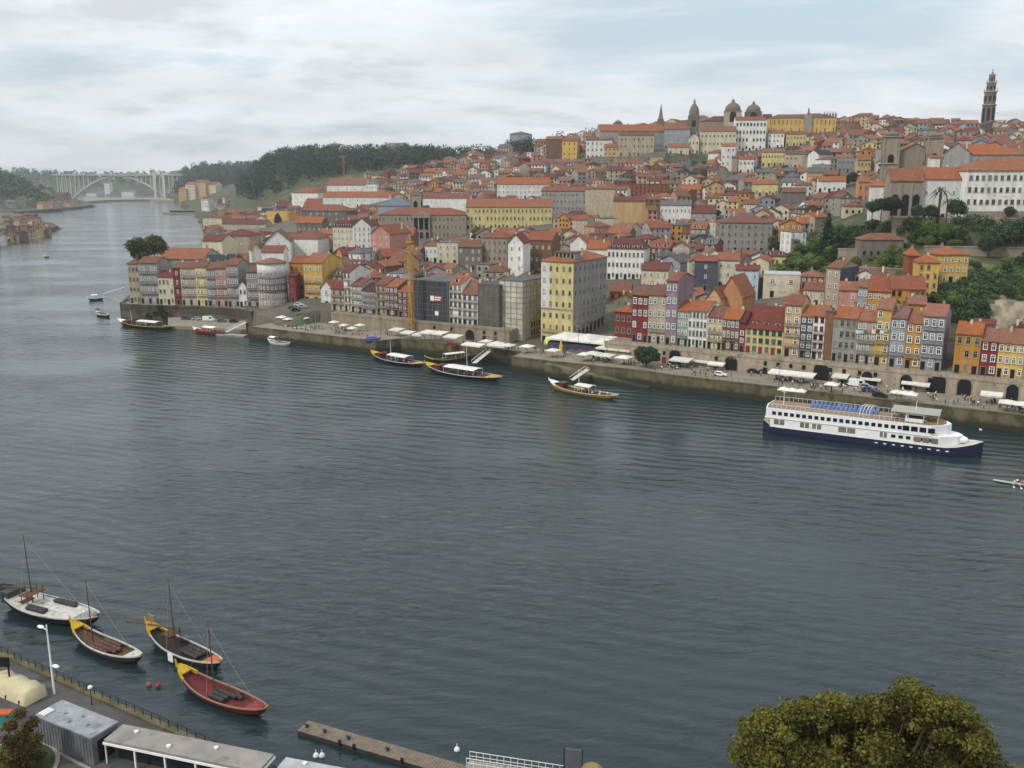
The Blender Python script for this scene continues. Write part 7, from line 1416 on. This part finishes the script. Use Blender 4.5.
def shed1():
    a, rz, L_, d = px_frame((62, 701), (117, 722.5), (88, 737), 7.3); r = thing('metal_shed', 'grey metal box shed with a pale flat roof on the near quay', 'shed', (a.x, a.y, 4), rz); mg = mat('shed_grey', (100, 101, 104), .75, .22, .5, speck=((76, 72, 68), .7, .6))
    b = MB(); b.box(0, L_, -d, 0, 0, 3.2, 0); n = int(L_/.5)
    for i in range(n): b.box(i*.5+.1, i*.5+.25, -d-.05, -d-.004, .1, 3.1, 0)
    b.build('wall', mg, r); b = MB(); b.box(-.1, L_+.1, -d-.12, .1, 3.203, 3.4); b.build('roof', mat('roof_sheet', (146, 149, 154), .6, .2, .6, speck=((112, 110, 106), .9, .56)), r)
    b = MB(); b.box(L_+.02, L_+.08, -d*.8, -d*.2, .1, 2.6); b.build('door', M_DARK, r)
    for x, y in ((L_*.3, -d*.5), (L_*.55, -d*.35), (L_*.5, -d*.75), (L_*.75, -d*.6)): b = MB(); b.lathe([(.14, 3.4), (.12, 3.6), (.2, 3.62), (.02, 3.75)], x, y, 8); b.build('vent', M_STONE, r)
    b = MB(); [b.box(.3+i*.35, .5+i*.35, -d*.95, -d*.55, 3.42, 3.6) for i in range(3)]; b.build('roof_ladder', M_WHITE, r)
shed1()
def shed2(A, B_, C_, z, label, rc, roofc, open_=True):
    a, rz, L_, d = px_frame(A, B_, C_, z); r = thing('quay_pavilion', label, 'pavilion', (a.x, a.y, 4), rz); h = z-4
    b = MB(); b.box(0, L_, -d, 0, h-.3, h, 0); b.box(-.1, L_+.1, -d-.1, .1, h-.55, h-.303, 1); b.build('roof', [mat(rc, roofc, .85, .16, .4, speck=((104, 100, 96), .5, .6)), M_WHITE], r)
    b = MB(); b.box(.6, L_-.6, -d+1.2, -.3, .02, h-.6); b.build('shaded_interior', mat('interior_shade', (34, 38, 42), .2, .2, spec=.5), r)  # dark block: colour stands in for the shade inside the open front
    b = MB(); n = max(2, int(L_/3.2)); [b.box(L_*i/n-.09 if i else .0, L_*i/n+.09, -d+.02, -d+.2, 0, h-.56) for i in range(n+1)]; b.build('post', M_WHITE, r)
    for i in range(max(2, int(L_/5))): x = (i+.5)*5; b = MB(); b.lathe([(.2, h), (.18, h+.18), (.26, h+.2), (.02, h+.32)], min(x, L_-1), -d*(.3+.4*(i % 2)), 8); b.build('roof_vent', M_WHITE, r)
shed2((123, 724), (274, 754), (98, 738.5), 6.9, 'long low pavilion with a grey-brown flat roof and dark glazed front', 'roof_felt', (132, 126, 120))
shed2((286, 757), (345, 768), (270, 766), 6.6, 'white-roofed pavilion right of the long low one', 'roof_pale', (164, 165, 168))
def wrapped():
    a, rz, L_, d = px_frame((6, 668), (44, 683), (24, 692), 5.8); r = thing('wrapped_stack', 'long stack wrapped in cream sheeting at the near quay edge', 'stack', (a.x, a.y, 4), rz); b = MB()
    n = 8; vs = []
    for i in range(n+1):
        x = L_*i/n; j = .12*math.sin(i*2.3); vs += [(x, .25, 0), (x, .1+j*.4, 1.55+j), (x, -d*.5, 1.85+j*.6), (x, -d+.1, 1.5-j), (x, -d-.3, 0)]
    b.add(vs, [(i*5+j, i*5+j+1, (i+1)*5+j+1, (i+1)*5+j) for i in range(n) for j in range(4)]+[(0, 1, 2, 3, 4), tuple(n*5+j for j in (4, 3, 2, 1, 0))]); b.build('sheeting', mat('cream_sheeting', (186, 174, 140), .8, .14, .5, .15, 1.5), r, True)
    b = MB(); [b.box(L_*f-.05, L_*f+.05, -d-.36, .3, 0, .5) for f in (.15, .5, .85)]; b.build('pallet', M_WOOD, r)
wrapped()
p = onz(1.5, 690, 4); b = MB(); [b.box(x-.08, x+.08, -.08, .08, 0, 4.2) for x in (-1.2, 1.2)]; b.box(-1.4, 1.4, -.12, .12, 3.2, 4.4); o = b.build('info_board', M_DARK); o.location = p; tag(o, 'dark board on posts left of the cream wrapped stack', 'board')
def lamp():
    p = onz(54.5, 694, 4); zt = onY(48.5, 625, p.y).z-4; r = thing('lamp_post', 'pale lamp post with two arms beside the wrapped stack', 'lamp post', p, QA); b = MB(); b.tube((0, 0, 0), (0, 0, zt), .14, .08, 8); b.build('pole', M_WHITE, r)
    for z, dx in ((zt-.7, -1.), (zt*.42, .8)):
        b = MB(); b.tube((0, 0, z), (dx, 0, z+.15), .05, .05, 6); b.build('arm', M_WHITE, r); b = MB(); b.lathe([(.1, -.06), (.3, .02), (.26, .12), (.05, .2)], 0, 0, 10, sx=1.9); o = b.build('lamp_head', M_WHITE, r); o.location = (dx*1.2, 0, z+.12)
lamp()
for px, py, lab in ((92, 695, 'slim twin-headed quay lamp beside the long railing'),):
    p = onz(px, py+10, 4); r = thing('lamp_post', lab, 'lamp post', p, QA); b = MB(); b.tube((0, 0, 0), (0, 0, 2.2), .07, .05, 6); b.build('pole', M_IRON, r); b = MB(); b.lathe([(.1, 2.2), (.3, 2.3), (.25, 2.5), (.05, 2.6)], 0, 0, 8); b.build('lamp_head', M_WHITE, r)
def kerbs():
    a = onz(40, 744, 4); c = onz(130, 790, 4); d = (c-a); L_ = d.length; b = MB(); b.box(0, L_, -.15, .15, 0, .14); o = b.build('kerb', M_STONE); o.location = a; o.rotation_euler = (0, 0, math.atan2(d.y, d.x)); kind(o, 'structure')
    p = onz(2, 772, 4.0); b = MB(); b.lathe([(5.6, 0), (5.6, .14), (5.2, .15)], n=32); o = b.build('kerb', M_STONE); o.location = p; kind(o, 'structure'); b = MB(); b.lathe([(5.15, 0), (5.15, .2)], n=32); o = b.build('grass', mat('lawn', (52, 62, 30), .95, .25, 2)); o.location = p; kind(o, 'stuff'); o['label'] = 'round patch of grass inside the kerb'; o['category'] = 'grass'
kerbs()
def near_shrub():
    rng = np.random.default_rng(31); p = onz(22, 772, 4.2); t = thing('young_tree', 'small russet and green tree at the bottom left corner', 'tree', p); bl = []
    for px, py, r_ in ((22, 712, .8), (30, 722, 1.), (14, 724, .9), (24, 738, 1.3), (36, 742, 1.), (10, 742, 1.1), (22, 756, 1.4), (38, 758, 1.), (6, 758, 1.1), (20, 768, 1.4)):
        for q in range(2): c = onY(px+rng.normal()*3, py+rng.normal()*3, p.y+rng.uniform(-1.4, 1.4)); bl.append((c.x-p.x, c.y-p.y, c.z-p.z, r_*.8, r_*.8, r_*.75))
    link('crown', leaf_mesh('crown', leaf_cloud(bl, 9000, .13, rng, .2), L_RUST), t); trunk_mb(6, .12, 4, rng, 1.4).build('trunk', M_BARK, t)
near_shrub()
p = onz(4, 724, 4); b = MB(); b.lathe([(.9, 0), (.9, .06)], n=12); b.ext([(-.9, .06), (.9, .06), (.5, 1.4), (-.5, 1.4)], -.5, .5, 'y', 0); b.box(-1.0, 1.0, -.55, .55, 1.403, 1.6, 1); o = b.build('flower_stand', [mat('stand_teal', (60, 130, 126), .6, .1), mat('stand_orange', (186, 92, 42), .7, .15)]); o.location = p; tag(o, 'small teal and orange stand at the left picture edge', 'stand')
# pontoon with railings
def pontoon():
    a, c = onz(306, 722, .7), onz(474, 770, .7); d = c-a; L_ = d.length+6; rz = math.atan2(d.y, d.x); r = thing('floating_pontoon', 'long floating wooden pontoon reaching out from the near quay', 'pontoon', (a.x, a.y, 0), rz)
    b = MB(); b.box(0, L_, -1.7, .4, -.4, .55, 0); b.build('float', mat('pontoon_side', (58, 54, 50), .9, .2), r); b = MB()
    n = int(L_/.4)
    for i in range(n): b.box(i*.4+.02, i*.4+.38, -1.8, .5, .553, .62)
    b.build('decking', mat('weathered_boards', (118, 106, 92), .9, .2, 1.2), r); b = MB(); [b.box(x, x+.3, -1.9, -1.7, .3, 1.0) for x in (6, 8, 14.5)]; b.build('fender', M_DARK, r)
    for x in (.6, 3.2, 6.6, 12): b = MB(); b.box(x, x+.25, -.9, -.7, .62, .95); b.box(x-.2, x+.45, -.88, -.72, .953, 1.05); b.build('bollard', M_IRON, r)
pontoon()
def rails_right():
    p, q = onz(478, 752, 2.4), onz(556, 764, 2.4); d = q-p; L_ = d.length; rz = math.atan2(d.y, d.x); r = thing('gangway', 'railed white gangway leading down to the floating pontoon', 'gangway', (p.x, p.y, 1.2), rz); b = MB(); b.box(-1, L_+3, -1.4, 0, -.15, 0); b.build('walkway', M_STONE, r)
    for y in (-1.35, -.05):
        b = MB(); [b.box(x*.8-1, x*.8-.95, y, y+.05, 0, 1.1) for x in range(int((L_+4)/.8))]; b.box(-1, L_+3, y, y+.05, 1.1, 1.16); b.box(-1, L_+3, y, y+.04, .55, .6); b.build('railing', M_WHITE, r)
    p = onz(573, 768, 3); b = MB(); b.box(-1., 1., -.06, .06, 0, 2.3, 0); [b.box(x-.05, x+.05, -.1, .1, -4, 2.4, 1) for x in (-1., 1.)]; o = b.build('screen_panel', [mat('grey_panel', (96, 100, 104), .4, .15), M_IRON]); o.location = p; o.rotation_euler = (0, 0, rz); tag(o, 'grey glazed screen panel at the end of the railed gangway', 'panel')
    p = onz(592, 770, 3.4); b = MB(); b.lathe([(1.2, -3), (1.2, -.3), (1.1, .2), (.7, .5), (.1, .62)], n=14); o = b.build('mooring_dolphin', mat('buff_cap', (140, 124, 74), .8, .15)); o.location = p; tag(o, 'buff round-capped mooring post right of the grey screen panel', 'post')
rails_right()
for px, py, c, lab in ((158, 685, 'red', 'small red buoy between wine boat and quay'), (149, 684, 'darkred', 'dull pink buoy left of the red buoy'), (316, 755, 'white', 'left white buoy of a pair by the pavilion roofs'), (322, 755, 'white', 'right white buoy of a pair by the pavilion roofs'), (457, 749, 'white', 'white buoy left of the railed gangway')):
    p = onz(px, py, .2); b = MB(); b.lathe([(.02, -.3), (.32, -.1), (.36, .15), (.24, .4), (.06, .5), (.05, .9)], n=10); o = b.build('buoy', mat('buoy_'+c, {'red': (150, 52, 46), 'darkred': (150, 90, 96), 'white': (214, 212, 206)}[c], .5, .1)); o.location = (p.x, p.y, 0); tag(o, lab, 'buoy', 'buoys')
# ================================================================== sky, air, sun, camera
SUN_EL, SUN_AZ = rad(44), rad(236)      # azimuth clockwise from +Y (the view axis): behind the camera, to the left
w = bpy.data.worlds.new('World'); S.world = w; w.use_nodes = True; nt = w.node_tree; N = nt.nodes; L = nt.links; N.clear()
out = N.new('ShaderNodeOutputWorld'); sky = N.new('ShaderNodeTexSky'); sky.sky_type = 'NISHITA'; sky.sun_disc = False; sky.sun_elevation = SUN_EL; sky.sun_rotation = SUN_AZ; sky.air_density = 1.3; sky.dust_density = 2.5
bg1 = N.new('ShaderNodeBackground'); bg1.inputs[1].default_value = .085; L.new(sky.outputs[0], bg1.inputs[0])
tc = N.new('ShaderNodeTexCoord'); sx = N.new('ShaderNodeSeparateXYZ'); L.new(tc.outputs['Generated'], sx.inputs[0])
def mth(op, a, b_=None, clamp=False):
    k = N.new('ShaderNodeMath'); k.operation = op; k.use_clamp = clamp
    for i, q in enumerate((a, b_)):
        if q is None: continue
        if isinstance(q, (int, float)): k.inputs[i].default_value = q
        else: L.new(q, k.inputs[i])
    return k.outputs[0]
zz = mth('ADD', mth('MAXIMUM', sx.outputs[2], 0.), .16); cb = N.new('ShaderNodeCombineXYZ'); L.new(mth('DIVIDE', sx.outputs[0], zz), cb.inputs[0]); L.new(mth('DIVIDE', sx.outputs[1], zz), cb.inputs[1])
def cn(scale, det, off, rough=.6, sy=1.):
    mp = N.new('ShaderNodeMapping'); mp.inputs['Location'].default_value = off; mp.inputs['Scale'].default_value = (1, sy, 1); L.new(cb.outputs[0], mp.inputs[0]); n = N.new('ShaderNodeTexNoise'); n.inputs['Scale'].default_value = scale; n.inputs['Detail'].default_value = det; n.inputs['Roughness'].default_value = rough; n.inputs['Distortion'].default_value = .3; L.new(mp.outputs[0], n.inputs['Vector']); return n.outputs[0]
n1 = cn(.62, 8, (3.1, 1.7, 0), .6, 1.25); n2 = cn(1.3, 6, (7.3, 2.2, 0), .55)
cov = N.new('ShaderNodeMapRange'); L.new(n1, cov.inputs[0]); cov.inputs[1].default_value = .36; cov.inputs[2].default_value = .54; cov.inputs[3].default_value = .55; cov.inputs[4].default_value = 1.
ramp = N.new('ShaderNodeValToRGB'); L.new(mth('ADD', mth('MULTIPLY', n1, .7), mth('MULTIPLY', n2, .3)), ramp.inputs[0]); e = ramp.color_ramp.elements
e[0].position = .36; e[0].color = (.58, .70, .82, 1); e[1].position = .64; e[1].color = (.55, .57, .60, 1)
for po, c in ((.43, (.64, .735, .81, 1)), (.49, (.73, .77, .805, 1)), (.54, (.66, .69, .72, 1)), (.585, (.55, .57, .60, 1))): q = e.new(po); q.color = c
bg2 = N.new('ShaderNodeBackground'); L.new(ramp.outputs[0], bg2.inputs[0]); CLOUD = .98
st_ = N.new('ShaderNodeMapRange'); L.new(sx.outputs[2], st_.inputs[0]); st_.inputs[1].default_value = .0; st_.inputs[2].default_value = .9; st_.inputs[3].default_value = CLOUD; st_.inputs[4].default_value = CLOUD*1.6; L.new(st_.outputs[0], bg2.inputs[1])
mx = N.new('ShaderNodeMixShader'); L.new(cov.outputs[0], mx.inputs[0]); L.new(bg1.outputs[0], mx.inputs[1]); L.new(bg2.outputs[0], mx.inputs[2]); L.new(mx.outputs[0], out.inputs[0])
sl = bpy.data.lights.new('sun', 'SUN'); sl.energy = 1.9; sl.angle = rad(10); sl.color = (1, .955, .89); so = bpy.data.objects.new('sun', sl); COL.objects.link(so)
dirv = Vector((math.sin(SUN_AZ)*math.cos(SUN_EL), math.cos(SUN_AZ)*math.cos(SUN_EL), math.sin(SUN_EL))); so.rotation_euler = dirv.to_track_quat('Z', 'Y').to_euler(); so.location = dirv*500
HAZE = 1
if HAZE:
    b = MB(); b.box(-2900, 3200, -150, 5600, -8, 240); m = bpy.data.materials.new('haze_air'); m.use_nodes = True; nt2 = m.node_tree; nt2.nodes.clear(); o2 = nt2.nodes.new('ShaderNodeOutputMaterial'); pv = nt2.nodes.new('ShaderNodeVolumePrincipled'); pv.inputs['Color'].default_value = (.92, .96, 1, 1); pv.inputs['Density'].default_value = .00008; pv.inputs['Anisotropy'].default_value = .1; nt2.links.new(pv.outputs[0], o2.inputs['Volume'])
    kind(b.build('haze', m), 'stuff')
cam = bpy.data.cameras.new('camera'); co = bpy.data.objects.new('camera', cam); COL.objects.link(co); cam.sensor_width = 36; cam.lens = F/1024*36; cam.clip_start = .5; cam.clip_end = 20000
co.location = (0, 0, H); co.rotation_euler = (math.pi/2-PIT, 0, 0); S.camera = co
S.view_settings.view_transform = 'Standard'; S.view_settings.look = 'None'; S.view_settings.gamma = 1; S.view_settings.exposure = .28; S.view_settings.use_curve_mapping = False
S.cycles.use_denoising = True; S.cycles.max_bounces = 5; S.cycles.diffuse_bounces = 2; S.cycles.glossy_bounces = 2; S.cycles.transmission_bounces = 2; S.cycles.volume_bounces = 0; S.cycles.transparent_max_bounces = 4; S.cycles.caustics_reflective = False; S.cycles.caustics_refractive = False
